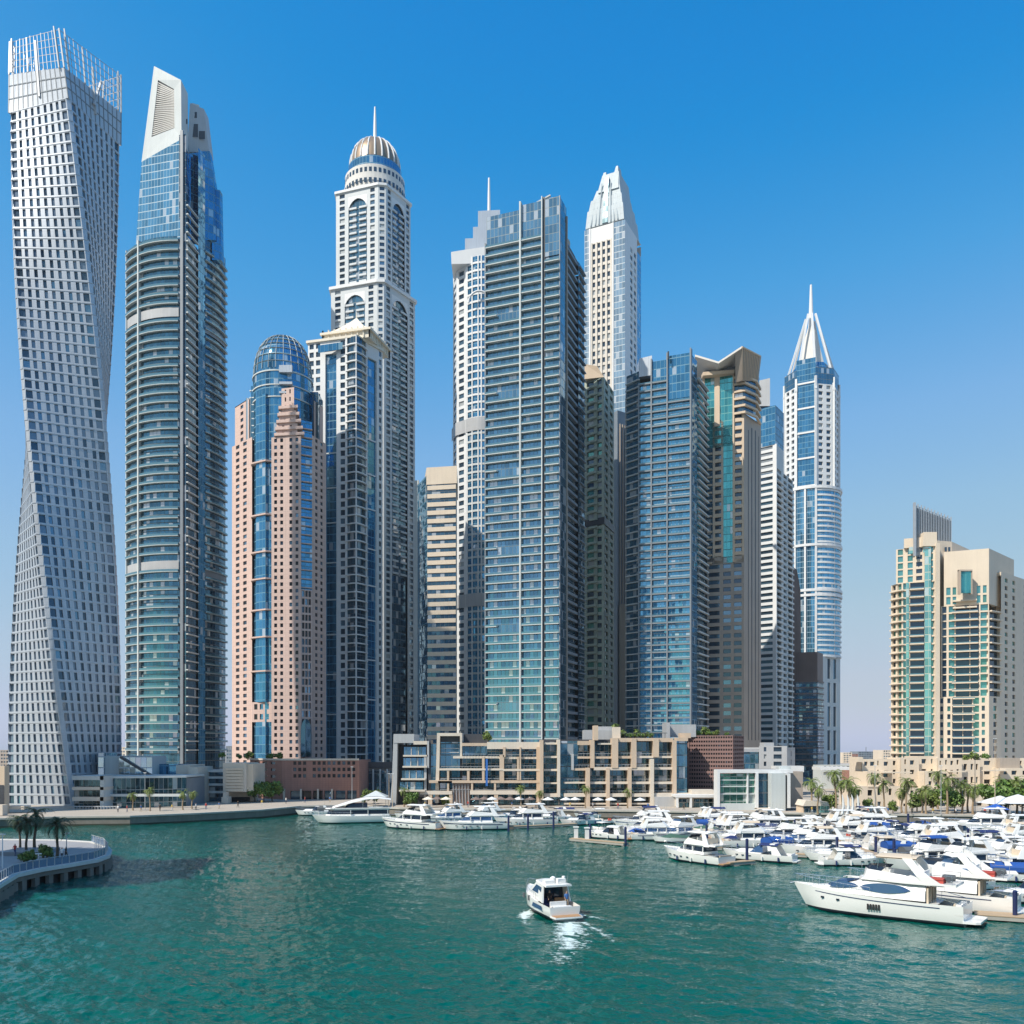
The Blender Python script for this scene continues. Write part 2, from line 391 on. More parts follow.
glass('glass_teal', (0.18, 0.39, 0.56), 1.4, 2.95, mu=0.09, mv=0.06, mull=(0.12, 0.17, 0.19))
glass('glass_deep', (0.13, 0.3, 0.41), 1.6, 3.0, mull=(0.1, 0.14, 0.17))
glass('glass_night', (0.09, 0.19, 0.27), 1.6, 3.0, mull=(0.09, 0.11, 0.13))
glass('glass_blue', (0.1, 0.34, 0.56), 1.5, 3.0, mull=(0.1, 0.25, 0.36), pale=0.05)
glass('glass_azure', (0.16, 0.45, 0.66), 1.3, 2.9, mull=(0.3, 0.42, 0.5), pale=0.05)
glass('glass_green', (0.12, 0.5, 0.52), 1.3, 2.9, mull=(0.12, 0.36, 0.36), pale=0.04)
glass('glass_silver', (0.45, 0.62, 0.72), 1.5, 2.9, mull=(0.5, 0.55, 0.58), pale=0.1)
glass('glass_shop', (0.09, 0.19, 0.24), 1.1, 3.2, mu=0.08, mv=0.05, mull=(0.35, 0.35, 0.33), dark=0.7, pale=0.18)
# ---------------------------------------------------------------- the setting: water and land
def water_mat():
    m, nt, b = base_mat('harbour_water')
    ge = _n(nt, 'ShaderNodeNewGeometry')
    def nz(scale, sx, sy, det, rot=0.0, dist=0.0):
        mp = _n(nt, 'ShaderNodeMapping'); mp.inputs['Scale'].default_value = (sx, sy, 1); mp.inputs['Rotation'].default_value = (0, 0, R(rot))
        nt.links.new(ge.outputs['Position'], mp.inputs[0])
        n = _n(nt, 'ShaderNodeTexNoise'); n.inputs['Scale'].default_value = scale; n.inputs['Detail'].default_value = det; n.inputs['Roughness'].default_value = 0.55
        n.inputs['Distortion'].default_value = dist
        nt.links.new(mp.outputs[0], n.inputs['Vector']); return n.outputs[0]
    h = _m(nt, 'ADD', _m(nt, 'MULTIPLY', nz(0.55, 0.75, 1.5, 5, 12, 0.8), 0.42), _m(nt, 'MULTIPLY', nz(1.3, 1.0, 0.85, 2, -16, 0.7), 0.34))
    h = _m(nt, 'ADD', h, _m(nt, 'MULTIPLY', nz(0.12, 0.6, 1.4, 3, 20), 0.9))
    h = _m(nt, 'ADD', h, _m(nt, 'MULTIPLY', nz(3.6, 1.0, 0.9, 3, 30, 0.3), 0.13))
    patch = _m(nt, 'MULTIPLY_ADD', nz(0.03, 1, 1.8, 3, 25, 1.0), 1.6, 0.2)      # breezes roughen the water in patches
    h = _m(nt, 'MULTIPLY', h, patch)
    bp = _n(nt, 'ShaderNodeBump'); bp.inputs['Strength'].default_value = 0.85; bp.inputs['Distance'].default_value = 0.32
    nt.links.new(h, bp.inputs['Height']); nt.links.new(bp.outputs[0], b.inputs['Normal'])
    big = nz(0.018, 1, 1.6, 2)
    nt.links.new(_mix(nt, big, (0.0, 0.098, 0.074), (0.0, 0.068, 0.062)), b.inputs['Base Color'])
    b.inputs['Roughness'].default_value = 0.035; b.inputs['IOR'].default_value = 1.33; b.inputs['Specular IOR Level'].default_value = 0.5; b.inputs['Specular Tint'].default_value = (1, 1, 1, 1)
    return m
water_mat()
import numpy as np
def water_sheet():
    # real waves: a sum of 70 wavelets on a mesh that gets coarser with distance, with flat water around it
    rows = np.arange(1046, 799, -0.62); Y = F*CZ/(rows-HY); NX = 930; U = np.linspace(-0.70, 0.70, NX)
    YY = np.repeat(Y[:, None], NX, 1); XX = YY*U[None, :]; H = np.zeros_like(XX); r = np.random.RandomState(5); N = 80
    for i in range(N):
        lam = 0.42*(7.0/0.42)**(r.rand()**1.5); th = math.radians(250+r.normal()*55); k = 2*math.pi/lam; amp = 0.19*math.sqrt(2/N)/k*(1.0 if lam < 3 else .75)
        ph = k*(math.cos(th)*XX+math.sin(th)*YY)+r.rand()*6.28; H += amp*(np.sin(ph)+.18*np.sin(2*ph+1.0))
    pat = 0.85+0.3*np.sin(XX*.045+YY*.03+1)+0.25*np.sin(-XX*.03+YY*.08+2.2)+.12*np.sin(XX*.16+YY*.11); H *= np.clip(pat, .35, 1.5)
    ed = np.clip((0.70-np.abs(U))/0.03, 0, 1)[None, :]*np.clip((np.arange(len(Y))/8.0), 0, 1)[:, None]*np.clip((len(Y)-1-np.arange(len(Y)))/8.0, 0, 1)[:, None]; H *= ed
    V = np.stack([XX, YY, H], -1).reshape(-1, 3); nr = len(Y); idx = np.arange(nr*NX).reshape(nr, NX)
    Q = np.stack([idx[:-1, :-1], idx[:-1, 1:], idx[1:, 1:], idx[1:, :-1]], -1).reshape(-1, 4)
    n0 = len(V); y0, y1 = float(Y[0]), float(Y[-1]); ex = np.array([(-1500, -400, 0), (1500, -400, 0), (1500, y0, 0), (-1500, y0, 0), (-1500, y1, 0), (1500, y1, 0), (1500, 330, 0), (-1500, 330, 0)], float); V = np.vstack([V, ex])
    cL0, cR0, cL1, cR1 = idx[0, 0], idx[0, -1], idx[-1, 0], idx[-1, -1]
    E = np.array([(n0, n0+1, n0+2, n0+3), (n0+3, cL0, cL1, n0+4), (cR0, n0+2, n0+5, cR1), (n0+4, n0+5, n0+6, n0+7)])
    Q = np.vstack([Q, E]); me = bpy.data.meshes.new('water'); me.vertices.add(len(V)); me.vertices.foreach_set('co', V.ravel()); me.loops.add(Q.size); me.loops.foreach_set('vertex_index', Q.ravel().astype(np.int32))
    me.polygons.add(len(Q)); me.polygons.foreach_set('loop_start', np.arange(0, Q.size, 4, dtype=np.int32)); me.update(calc_edges=True); me.validate()
    me.polygons.foreach_set('use_smooth', [True]*len(me.polygons)); me.materials.append(MATS['harbour_water'])
    o = bpy.data.objects.new('water', me); COL.objects.link(o); return o
tag(water_sheet(), 'teal rippled harbour water', None, kind='structure')
paint('algae', (0.035, 0.04, 0.025), 0.6, 0.3, 0.8)
# shore line of the far quay, from far left to far right
SHORE = [(-700, 150), (-260, 165), (g2(-60, 186)[0], 186), g2(60, 196), g2(130, 198), g2(200, 207), g2(262, 218), g2(300, 232), g2(345, 236), g2(400, 224),
         g2(560, 218), g2(650, 214), g2(760, 208), g2(870, 204), g2(1030, 198), g2(1300, 192), (900, 180)]
SHORE = [Vector((p[0], p[1])) for p in SHORE]
m = MB()
for a, b in zip(SHORE[:-1], SHORE[1:]):
    m.quad(V3(a, LAND), V3(b, LAND), (b[0]*9, 2900, LAND), (a[0]*9, 2900, LAND))
tag(m.build('ground', 'ground_paving'), 'pale paved ground of the far shore', None, kind='structure')
m = MB(); cop = MB()
outp = offset(SHORE, 0.25)
for i in range(len(SHORE)-1):
    a, b, c, d = SHORE[i], SHORE[i+1], outp[i], outp[i+1]
    m.quad(V3(a, 0.38), V3(b, 0.38), V3(b, LAND-0.25), V3(a, LAND-0.25)); m.quad(V3(a, -1.5), V3(b, -1.5), V3(b, 0.38), V3(a, 0.38), 1)
    ai, bi = offset(SHORE, -1.0)[i], offset(SHORE, -1.0)[i+1]
    for z0, z1 in ((LAND-0.25, LAND+0.12),):
        cop.quad(V3(c, z0), V3(d, z0), V3(d, z1), V3(c, z1)); cop.quad(V3(c, z1), V3(d, z1), V3(bi, z1), V3(ai, z1)); cop.quad(V3(a, z0), V3(b, z0), V3(d, z0), V3(c, z0))
        cop.quad(V3(bi, z1), V3(ai, z1), V3(ai, LAND), V3(bi, LAND))
tag(m.build('quay_wall', ['quay_wall_stone', 'algae']), 'dark stone quay wall along the far shore', None, kind='structure')
tag(cop.build('promenade_kerb', 'quay_stone'), 'pale stone coping along the far quay', None, kind='structure')
# ================================================================ skyscrapers
G2, G3, GZ = g2, g3, gz
def zs_range(z0, z1, fh): return [z0+i*fh for i in range(int((z1-z0)/fh)+1)]

glass('glass_sea', (0.1, 0.26, 0.37), 1.6, 2.95, mull=(0.09, 0.14, 0.16))
paint('crown_stone', (0.44, 0.5, 0.53), 0.6, 0.12, 0.2, streak=0.15, joint=(2.5, 3.0, 0.05, 0.2))
# ---- twisted white tower, far left
def twisted_tower():
    cx, cy = gx(66.3, 246), 246.0
    T = Tower('twisted_tower', (cx, cy), 'twisting white grid tower with an open lattice crown, leftmost of the skyline')
    th0 = math.atan2(-cy, cx*-1.0); Rr = 13.75; H0, H1 = LAND, 186.0; ZT = 207.0
    tocam = math.atan2(-cy, -cx)
    def ang(z): return R(-8+105*(1-(z-LAND)/(205-LAND)))+tocam
    def ring(z, r=Rr, ch=0.07):
        r += .75*max(0, 1-z/90)
        a0 = ang(z); out = []
        cs = [Vector((cx+r*math.cos(a0+k*math.pi/2), cy+r*math.sin(a0+k*math.pi/2))) for k in range(4)]
        for k in range(4):
            p, q = cs[k], cs[(k+1) % 4]; out += [p.lerp(q, ch*0.5), p.lerp(q, 1-ch*0.5)]
        return out                      # k-th face = out[2k] .. out[2k+1], then a chamfer
    nf = 68; fh = (H1-H0)/nf
    W = T.mb('grid_wall', ['white_panel', 'white_panel']); ribs = T.mb('corner_rib', ['white_panel'])
    rnd = random.Random(3)
    for i in range(nf):
        z0, z1 = H0+i*fh, H0+(i+1)*fh; r0, r1 = ring(z0), ring(z1)
        for k in range(4):
            a, b, c, d = r0[2*k], r0[2*k+1], r1[2*k+1], r1[2*k]
            nb = 9
            for j in range(nb):
                A, B = V3(a.lerp(b, j/nb), z0), V3(a.lerp(b, (j+1)/nb), z0); C, D = V3(d.lerp(c, (j+1)/nb), z1), V3(d.lerp(c, j/nb), z1)
                if j in (0, nb-1): T.cell(W, A, B, C, D, 0.12, 0.88, 0.13, 0.89, 0.35)
                else:
                    o = rnd.choice((0.0, 0.0, 0.12)); T.cell(W, A, B, C, D, 0.28+o*0.5, 0.72+o*0.5, 0.13, 0.89, 0.35)
            a, b, c, d = r0[2*k+1], r0[(2*k+2) % 8], r1[(2*k+2) % 8], r1[2*k+1]
            ribs.quad(V3(a, z0), V3(b, z0), V3(b, z1), V3(a, z1).lerp(V3(d, z1), 1) if False else V3(d, z1))
    # floor lines standing a little proud
    fl = T.mb('floor_band', ['white_panel'])
    for i in range(0, nf+1):
        z = H0+i*fh; lo = ring(z-0.1, Rr+0.12); hi = ring(z+0.1, Rr+0.12)
        fl.hexa([V3(p, z-0.12) for p in lo], [V3(p, z+0.12) for p in hi])
    # crown: solid screen of panels, higher over the left face, then the open lattice
    cr = T.mb('crown_panel', ['white_panel', 'slate_panel'])
    def top_of(px_frac): return px_frac
    zt = [193.5, 194.5, 195.0, 197.0]     # panel height at the four corners (0 = towards the camera, 1 = right, 3 = left)
    def cor(z, k, r=Rr): a = ang(z)+k*math.pi/2; return Vector((cx+r*math.cos(a), cy+r*math.sin(a), z))
    for k in range(4):
        n = 12
        for j in range(n):
            f0, f1 = j/n, (j+1)/n
            e0 = zt[k]+(zt[(k+1) % 4]-zt[k])*(f0**0.6 if k == 0 else f0); e1 = zt[k]+(zt[(k+1) % 4]-zt[k])*(f1**0.6 if k == 0 else f1)
            z0 = H1
            a = cor(z0, k).lerp(cor(z0, k+1), f0); b = cor(z0, k).lerp(cor(z0, k+1), f1)
            c = cor(e1, k).lerp(cor(e1, k+1), f1); d = cor(e0, k).lerp(cor(e0, k+1), f0)
            cr.quad(a, b, c, d, 0)
            for hh in (0.35, 0.7): cr.beam(a.lerp(d, hh), b.lerp(c, hh), 0.25, 1)
            cr.beam(a, d, 0.22, 1)
    rf = ring(H1+0.2, Rr*0.97); T.part((lambda m: (m.face([V3(p, H1+0.2) for p in rf]), m)[1])(MB()), 'roof', 'roof_grey')
    lat = T.mb('lattice_screen', ['steel'])
    ztop = [203.0, 204.0, 206.0, 206.5]
    for k in range(4):
        n = 14
        for j in range(n+1):
            f = j/n; e = zt[k]+(zt[(k+1) % 4]-zt[k])*(f**0.6 if k == 0 else f); t = ztop[k]+(ztop[(k+1) % 4]-ztop[k])*f
            t += (0.3 if j % 3 == 0 else 0)
            a = cor(e, k).lerp(cor(e, k+1), f); b = cor(t, k).lerp(cor(t, k+1), f)
            big = j in (0, 5, n)
            lat.beam(a, b, 0.34 if big else 0.13)
            if j < n:
                f2 = (j+1)/n
                for hh in (0.2, 0.4, 0.6, 0.8, 1.0):
                    e2 = zt[k]+(zt[(k+1) % 4]-zt[k])*(f2**0.6 if k == 0 else f2); t2 = ztop[k]+(ztop[(k+1) % 4]-ztop[k])*f2
                    z = e+(ztop[k]+(ztop[(k+1) % 4]-ztop[k])*f-e)*hh; z2 = e2+(t2-e2)*hh
                    lat.beam(cor(z, k).lerp(cor(z, k+1), f), cor(z2, k).lerp(cor(z2, k+1), f2), 0.1)
    for k in range(4):
        for off in (-0.06, 0.06): lat.beam(cor(zt[k], k+off, Rr-0.6), cor(ztop[k]+1.0 if k == 0 else ztop[k]+.3, k+off, Rr-0.6), 0.3)
    lat.beam(cor(190, 0.45, Rr*0.75), cor(199, 0.75, Rr*0.7), 0.5); lat.beam(cor(188, 0.5, Rr*0.72), cor(200, 0.5, Rr*0.72), 0.5)
    lat.beam(cor(188, 3.55, Rr*0.72), cor(203, 3.55, Rr*0.72), 0.5)
    T.finish(('pane_mid', 'pane_dark', 'pane_blue'))
twisted_tower()

# ---- tall teal tower with balconied bowed front and a sloping concrete crown
def wedge_tower():
    KY = 1.14         # stands well behind the twisted tower
    g2 = lambda x, Y: G2(x, Y*KY)
    g3 = lambda x, y, Y: G3(x, y, Y*KY)
    gz = lambda y, Y: GZ(y, Y*KY)
    Y = 292*KY
    T = Tower('wedge_top_tower', (gx(180, Y+12), Y+12), 'tall dark teal tower with bowed balconies and slanted louvred concrete crown', minz=15)
    c0, c1 = g2(128, 301), g2(179, 292); c2 = g2(186, 291.5); c3 = g2(197, 299); c4 = g2(204, 303); c5 = g2(225.5, 316)
    z1 = gz(236, 292); left = arc(c0, c1, 3.0, 9); right1 = [c2, c3]; right2 = arc(c4, c5, 1.0, 5)
    g = T.mb('curtain_wall', ['glass_sea', 'glass_night', 'glass_azure'])
    T.sheet(g, left, LAND, z1); T.sheet(g, right1, LAND, z1, 1); T.sheet(g, right2, LAND, gz(262, 318), 1)
    T.sheet(g, [c1, c2], LAND, gz(135, 292), 1)
    st = T.mb('glass_strip', ['glass_blue']); T.sheet(st, offset([c3, c4], 0.5), LAND, gz(150, 300))
    back = [c5, g2(220, 330), g2(150, 330), c0]; bk = T.mb('back_wall', ['slate_panel'])
    T.sheet(bk, back, LAND, z1-0.5)
    top = left+right1+[c4, c5]+back[1:3]
    m = MB(); m.face([V3(p, z1-0.3) for p in top]); T.part(m, 'roof', 'roof_grey')
    ribs = T.mb('corner_fin', ['slate_panel', 'cool_concrete']); 
    T.fin(ribs, (c1+c2)/2, c2-c1, 1.1, 0.7, LAND, gz(132, 292))
    T.fin(ribs, left[3].lerp(left[4], .3), left[4]-left[3], 0.7, 1.3, LAND, z1, 1)
    T.fin(ribs, c0, left[1]-left[0], 0.6, 0.8, LAND, z1, 1)
    fh = 3.3; skip = [gz(312, 292), gz(565, 292)]
    for z in zs_range(16, z1, fh):
        if min(abs(z-q) for q in skip) < 2.0: continue
        T.slabs(left, [z], 1.1, 0.3, ['dim_slab', 'rail_glass'], rail=0.7)
    for z in zs_range(16, gz(262, 318)-3, fh): T.slabs(right2, [z], 0.9, 0.3, ['dim_slab', 'rail_glass'], rail=0.5)
    m = MB()
    for z in zs_range(16, gz(205, 295), fh):
        p = offset(right1, 0.8); q = right1
        m.hexa([V3(q[0], z), V3(p[0], z), V3(p[1], z), V3(q[1], z)], [V3(q[0], z+.45), V3(p[0], z+.45), V3(p[1], z+.45), V3(q[1], z+.45)])
    T.part(m, 'side_balcony', 'cool_concrete')
    for q in skip:
        m = MB(); p = offset(left, 0.35); T.sheet(m, p, q-1.8, q+1.6, 0); pr = offset(right2, 0.4); T.sheet(m, pr, q-1.8, q+1.2, 1)
        T.part(m, 'plant_floor_band', ['grey_panel', 'slate_panel'])
    # glass wedge above the bowed front
    w = T.mb('upper_glass', ['glass_azure', 'glass_blue'])
    za, zb = z1, gz(150, 292)
    A = g3(135.5, 250, 296); B = g3(181.5, 238, 291.6); C = g3(181.5, 139, 292.5); D = g3(141.6, 161.5, 296)
    w.quad(A, B, C, D, 0); w.quad(B, g3(190, 236, 297), g3(189, 135, 300), C, 1); w.quad(A+Vector((0, 14, 0)), A, D, D+Vector((0, 14, 0)), 1)
    for k in range(9):
        t = k/9; 
    # concrete crown
    cr = T.mb('crown_wall', ['cool_concrete', 'grey_panel'])
    px_prism(cr, [(x_, y_, Y_*KY) for x_, y_, Y_ in [(143, 160, 296), (154, 66, 296), (181, 80, 292.5), (181.5, 142, 292.5), (172, 139, 292.8), (173.5, 88, 293.2), (158, 80, 295.6), (152, 137, 295.8), (172, 139.1, 292.9), (181, 142.1, 292.4), (181, 150, 292.5)]], 1.2, 0, 0) if False else None
    out = [(141.5, 162, 296), (154, 66, 296), (181, 80, 292.5), (181.5, 140, 292.5)]
    hole = [(151.5, 137, 295.5), (158, 80, 295.2), (174, 89, 293.6), (174.5, 128, 293.6)]
    o3 = [g3(*p) for p in out]; h3 = [g3(*p) for p in hole]
    for i in range(4):
        j = (i+1) % 4; cr.quad(o3[j], o3[i], h3[i], h3[j], 0)
        cr.quad(h3[j], h3[i], h3[i]+Vector((0, 1, 0)), h3[j]+Vector((0, 1, 0)), 1)
        cr.quad(o3[i], o3[j], o3[j]+Vector((0, 7, 0)), o3[i]+Vector((0, 7, 0)), 0)
    lv = T.mb('louvre_panel', ['slate_panel', 'pale_concrete']); lv.quad(*[p+Vector((0, 0.9, 0)) for p in (h3[0], h3[3], h3[2], h3[1])], 0)
    n = 26
    for i in range(1, n):
        a = h3[0].lerp(h3[1], i/n); b = h3[3].lerp(h3[2], i/n); lv.beam(a+Vector((0, .3, 0)), b+Vector((0, .3, 0)), 0.32, 1)
    px_prism(cr, [(x_, y_, Y_*KY) for x_, y_, Y_ in [(187, 152, 299), (190, 103, 299), (204, 109, 303), (209, 150, 304), (209, 152, 304)]], 5, 1)
    px_prism(w, [(x_, y_, Y_*KY) for x_, y_, Y_ in [(187, 240, 299.5), (187, 151, 299.5), (209.5, 151, 303.8), (215, 186, 306), (216, 240, 306)]], 3, 1)
    dk = T.mb('dark_opening', ['dark_panel'])
    for (x0, x1, y0, y1, Yd) in ((183, 187.5, 119, 124, 297), (191, 198, 124, 137, 300.5), (199, 205, 131, 139, 302), (192, 197, 112, 118, 300.5)):
        a, b, c, d = g3(x0, y1, Yd-.6), g3(x1, y1, Yd), g3(x1, y0, Yd), g3(x0, y0, Yd-.6); dk.quad(a, b, c, d)
    cr.beam(g3(192, 104, 300), g3(199, 106, 302), 0.5, 0)
    px_prism(w, [(x_, y_, Y_*KY) for x_, y_, Y_ in [(212, 260, 306), (212, 189, 306), (220, 190, 308), (221.5, 260, 308)]], 3, 1)
    T.finish()
wedge_tower()

# ---- pink stone tower with blue glass core and dome
def pink_tower():
    T = Tower('domed_pink_tower', (gx(280, 312), 312), 'pink stone tower with blue glass bays and a rounded blue glass dome', minz=14)
    pk = T.mb('stone_wall', ['pink_stone', 'pink_stone']); gl = T.mb('glass_bay', ['glass_blue', 'glass_deep'])
    z0 = 11.0; fh = 2.28
    def face(p0, p1, za, zb, cols, bands=()): T.punched(pk, p0, p1, za, zb, max(1, round((zb-za)/fh)), cols, 0.3, (0.2, 0.8, 0.25, 0.8), glassmb=gl, bands=bands)
    W2 = [('s', .5), ('w', 1), ('s', .25), ('w', 1), ('s', .7)]
    L0, L1 = g2(232, 316), g2(252, 306)
    face(L0, L1, z0, gz(437, 306), W2)
    pk.shell([L1, g2(256, 314), g2(252, 330), g2(234, 330), L0], z0, gz(437, 306)-.2)
    l2, l3 = g2(235, 316), g2(249, 308)
    face(l2, l3, gz(437, 306), gz(397, 306), [('s', 1), ('w', 1), ('s', 1)]); pk.shell([l3, g2(251, 325), g2(237, 325), l2], gz(437, 306), gz(396, 306))
    # central stone face
    C0, C1 = g2(271.5, 301.5), g2(301, 300)
    face(C0, C1, z0, gz(437, 301), [('s', .35), ('w', 1), ('s', .25), ('w', 1), ('s', .9), ('w', 1), ('s', .25), ('w', 1), ('s', .35)])
    pk.shell([C1, g2(302, 312), g2(271, 312), C0], z0, gz(437, 301)-.1)
    for (xa, xb, ya, yb) in ((276.5, 297.5, 437, 424), (279, 296, 424, 411), (281.5, 294, 411, 388)):
        face(g2(xa, 301.5), g2(xb, 300.3), gz(ya, 301), gz(yb, 301), [('s', 1), ('w', .8), ('s', .8), ('w', .8), ('s', 1)])
        pk.shell([g2(xb, 300.4), g2(xb, 311), g2(xa, 311), g2(xa, 301.6)], gz(ya, 301)-.05, gz(yb, 301)-.05)
    # stepped balconies flanking the stone pier
    for i, y in enumerate((404, 411, 418, 425, 431)):
        w = 5+i*2.2; m = MB(); z = gz(y, 300)
        m.prism([g2(281-w*.5, 300.8), g2(294+w*.75, 299.6), g2(294+w*.75, 306), g2(281-w*.5, 306)], z-1.3, z-.35); T.part(m, 'stepped_balcony', 'pink_stone')
    # glass bays between the wings
    for (a, b, mi) in ((g2(252, 309), g2(256, 308), 1), (g2(256, 304), g2(265.5, 301.5), 0), (g2(265.5, 301.5), g2(271.5, 304), 1)):
        for (ya, yb) in ((755, 722), (702, 395)): T.sheet(gl, [a, b], gz(ya, 303), gz(yb, 303), mi)
    pk2 = T.mb('stone_band', ['pink_stone', 'pink_stone']); T.punched(pk2, g2(252, 304.5), g2(272, 301.8), gz(722, 303), gz(702, 303), 2, [('s', .3), ('w', 1), ('s', .2), ('w', 1), ('s', .2), ('w', 1), ('s', .5)], 0.3, (0.15, 0.85, 0.25, 0.8))
    pk2.shell([g2(272, 302), g2(272, 312), g2(252, 312), g2(252, 304.6)], gz(722, 303), gz(702, 303)-.1)
    bd = T.mb('bay_floor_band', ['pink_stone'])
    for y in (516, 553, 580, 611, 638, 672, 463): bd.prism([g2(251, 304.3), g2(256, 303), g2(265.5, 300.6), g2(272, 301.6), g2(272, 306), g2(251, 308)], gz(y, 303), gz(y, 303)+.5)
    # right bay: glass above, dark windows below, arch at the foot
    T.sheet(gl, [g2(301, 302), g2(312, 304)], gz(590, 302), gz(420, 302), 0)
    T.punched(pk, g2(301, 300.6), g2(312, 302.5), z0, gz(590, 302), 22, [('s', .3), ('w', 1), ('s', .12), ('w', 1), ('s', .12), ('w', 1), ('s', .3)], .5, (.06, .94, .12, .88))
    for z in zs_range(gz(588, 302), gz(425, 302), fh*1.3):
        bd.prism([g2(301, 301.3), g2(312.4, 303), g2(312, 306), g2(301, 306)], z, z+.3)
    ar = MB(); pts = []; 
    for k in range(13):
        t = math.pi*k/12; pts.append((306-5.2*math.cos(t), 732-13*math.sin(t), 299.8))
    px_prism(ar, [(300.8, 757, 299.8)]+pts+[(311.2, 757, 299.8)], 0.4); T.part(ar, 'dark_arch_window', 'glass_night')
    # right wing
    Rr0, Rr1 = g2(312, 304), g2(326, 313)
    face(Rr0, Rr1, z0, gz(437, 306), [('s', .6), ('w', 1), ('s', .3), ('w', 1), ('s', .6)]); pk.shell([Rr1, g2(325, 330), g2(312, 330), Rr0], z0, gz(437, 306)-.1)
    face(g2(314, 307), g2(323, 313), gz(437, 306), gz(402, 308), [('s', .6), ('w', 1), ('s', .6)]); pk.shell([g2(323, 313), g2(322, 326), g2(313, 326), g2(314, 307)], gz(437, 306), gz(401.5, 308))
    # glass drum and dome
    c = (gx(283, 312), 312.0); r = 10.0
    ng = T.mb('glass_drum', ['glass_blue', 'glass_deep'])
    ng.lathe(c, [(r, z0), (r, gz(372, 303)), (r*.98, gz(368, 303))], 36)
    bd2 = T.mb('drum_band', ['cool_concrete', 'white_panel'])
    for y in (372, 386, 398): bd2.lathe(c, [(r, gz(y, 303)), (r+.3, gz(y, 303)), (r+.3, gz(y, 303)+.4), (r, gz(y, 303)+.4)], 36)
    for (ya, yb) in ((372, 365), (384, 381.5), (393, 391)): px_prism(bd2, [(279, ya, 301.2), (279, yb, 301.2), (292, yb, 301.2), (292, ya, 301.2)], 1.5, 1)
    ln = Tower.sheet
    z3, z4 = gz(368, 303), gz(334, 309)
    prof = [(r*.98*math.cos(t)**.8 if t < 1.55 else 0.001, z3+(z4-z3)*math.sin(t)) for t in [i*math.pi/2/9 for i in range(10)]]
    dm = MB(); dm.lathe(c, prof, 36); T.part(dm, 'dome', 'glass_blue', smooth=30)
    rb = MB()
    for k in range(24):
        a = 2*math.pi*k/24; rb.tube([(c[0]+(q+.1)*math.cos(a), c[1]+(q+.1)*math.sin(a), z+.05) for q, z in prof], .11, 4, cap=False)
    for q, z in prof[1:-1]: rb.lathe(c, [(q+.05, z-.1), (q+.28, z), (q+.05, z+.12)], 36)
    T.part(rb, 'dome_lattice', 'cool_concrete')
    sh = T.mb('glass_shoulder', ['glass_blue', 'glass_deep'])
    for (xa, xb, yt, Yd, mi) in ((246, 256, 398, 309, 1), (251, 262, 386, 308, 0), (310, 318, 392, 310, 1)):
        px_prism(sh, [(xa, 440, Yd), (xa, yt, Yd), (xb, yt, Yd-2), (xb, 440, Yd-2)], 8, mi)
    for y in range(390, 440, 7): px_prism(bd2, [(249.5, y+1, 308.6), (249.5, y, 308.6), (256, y, 306.4), (256, y+1, 306.4)], 4)
    T.finish(('pane_black', 'pane_dark', 'pane_blue'))
pink_tower()

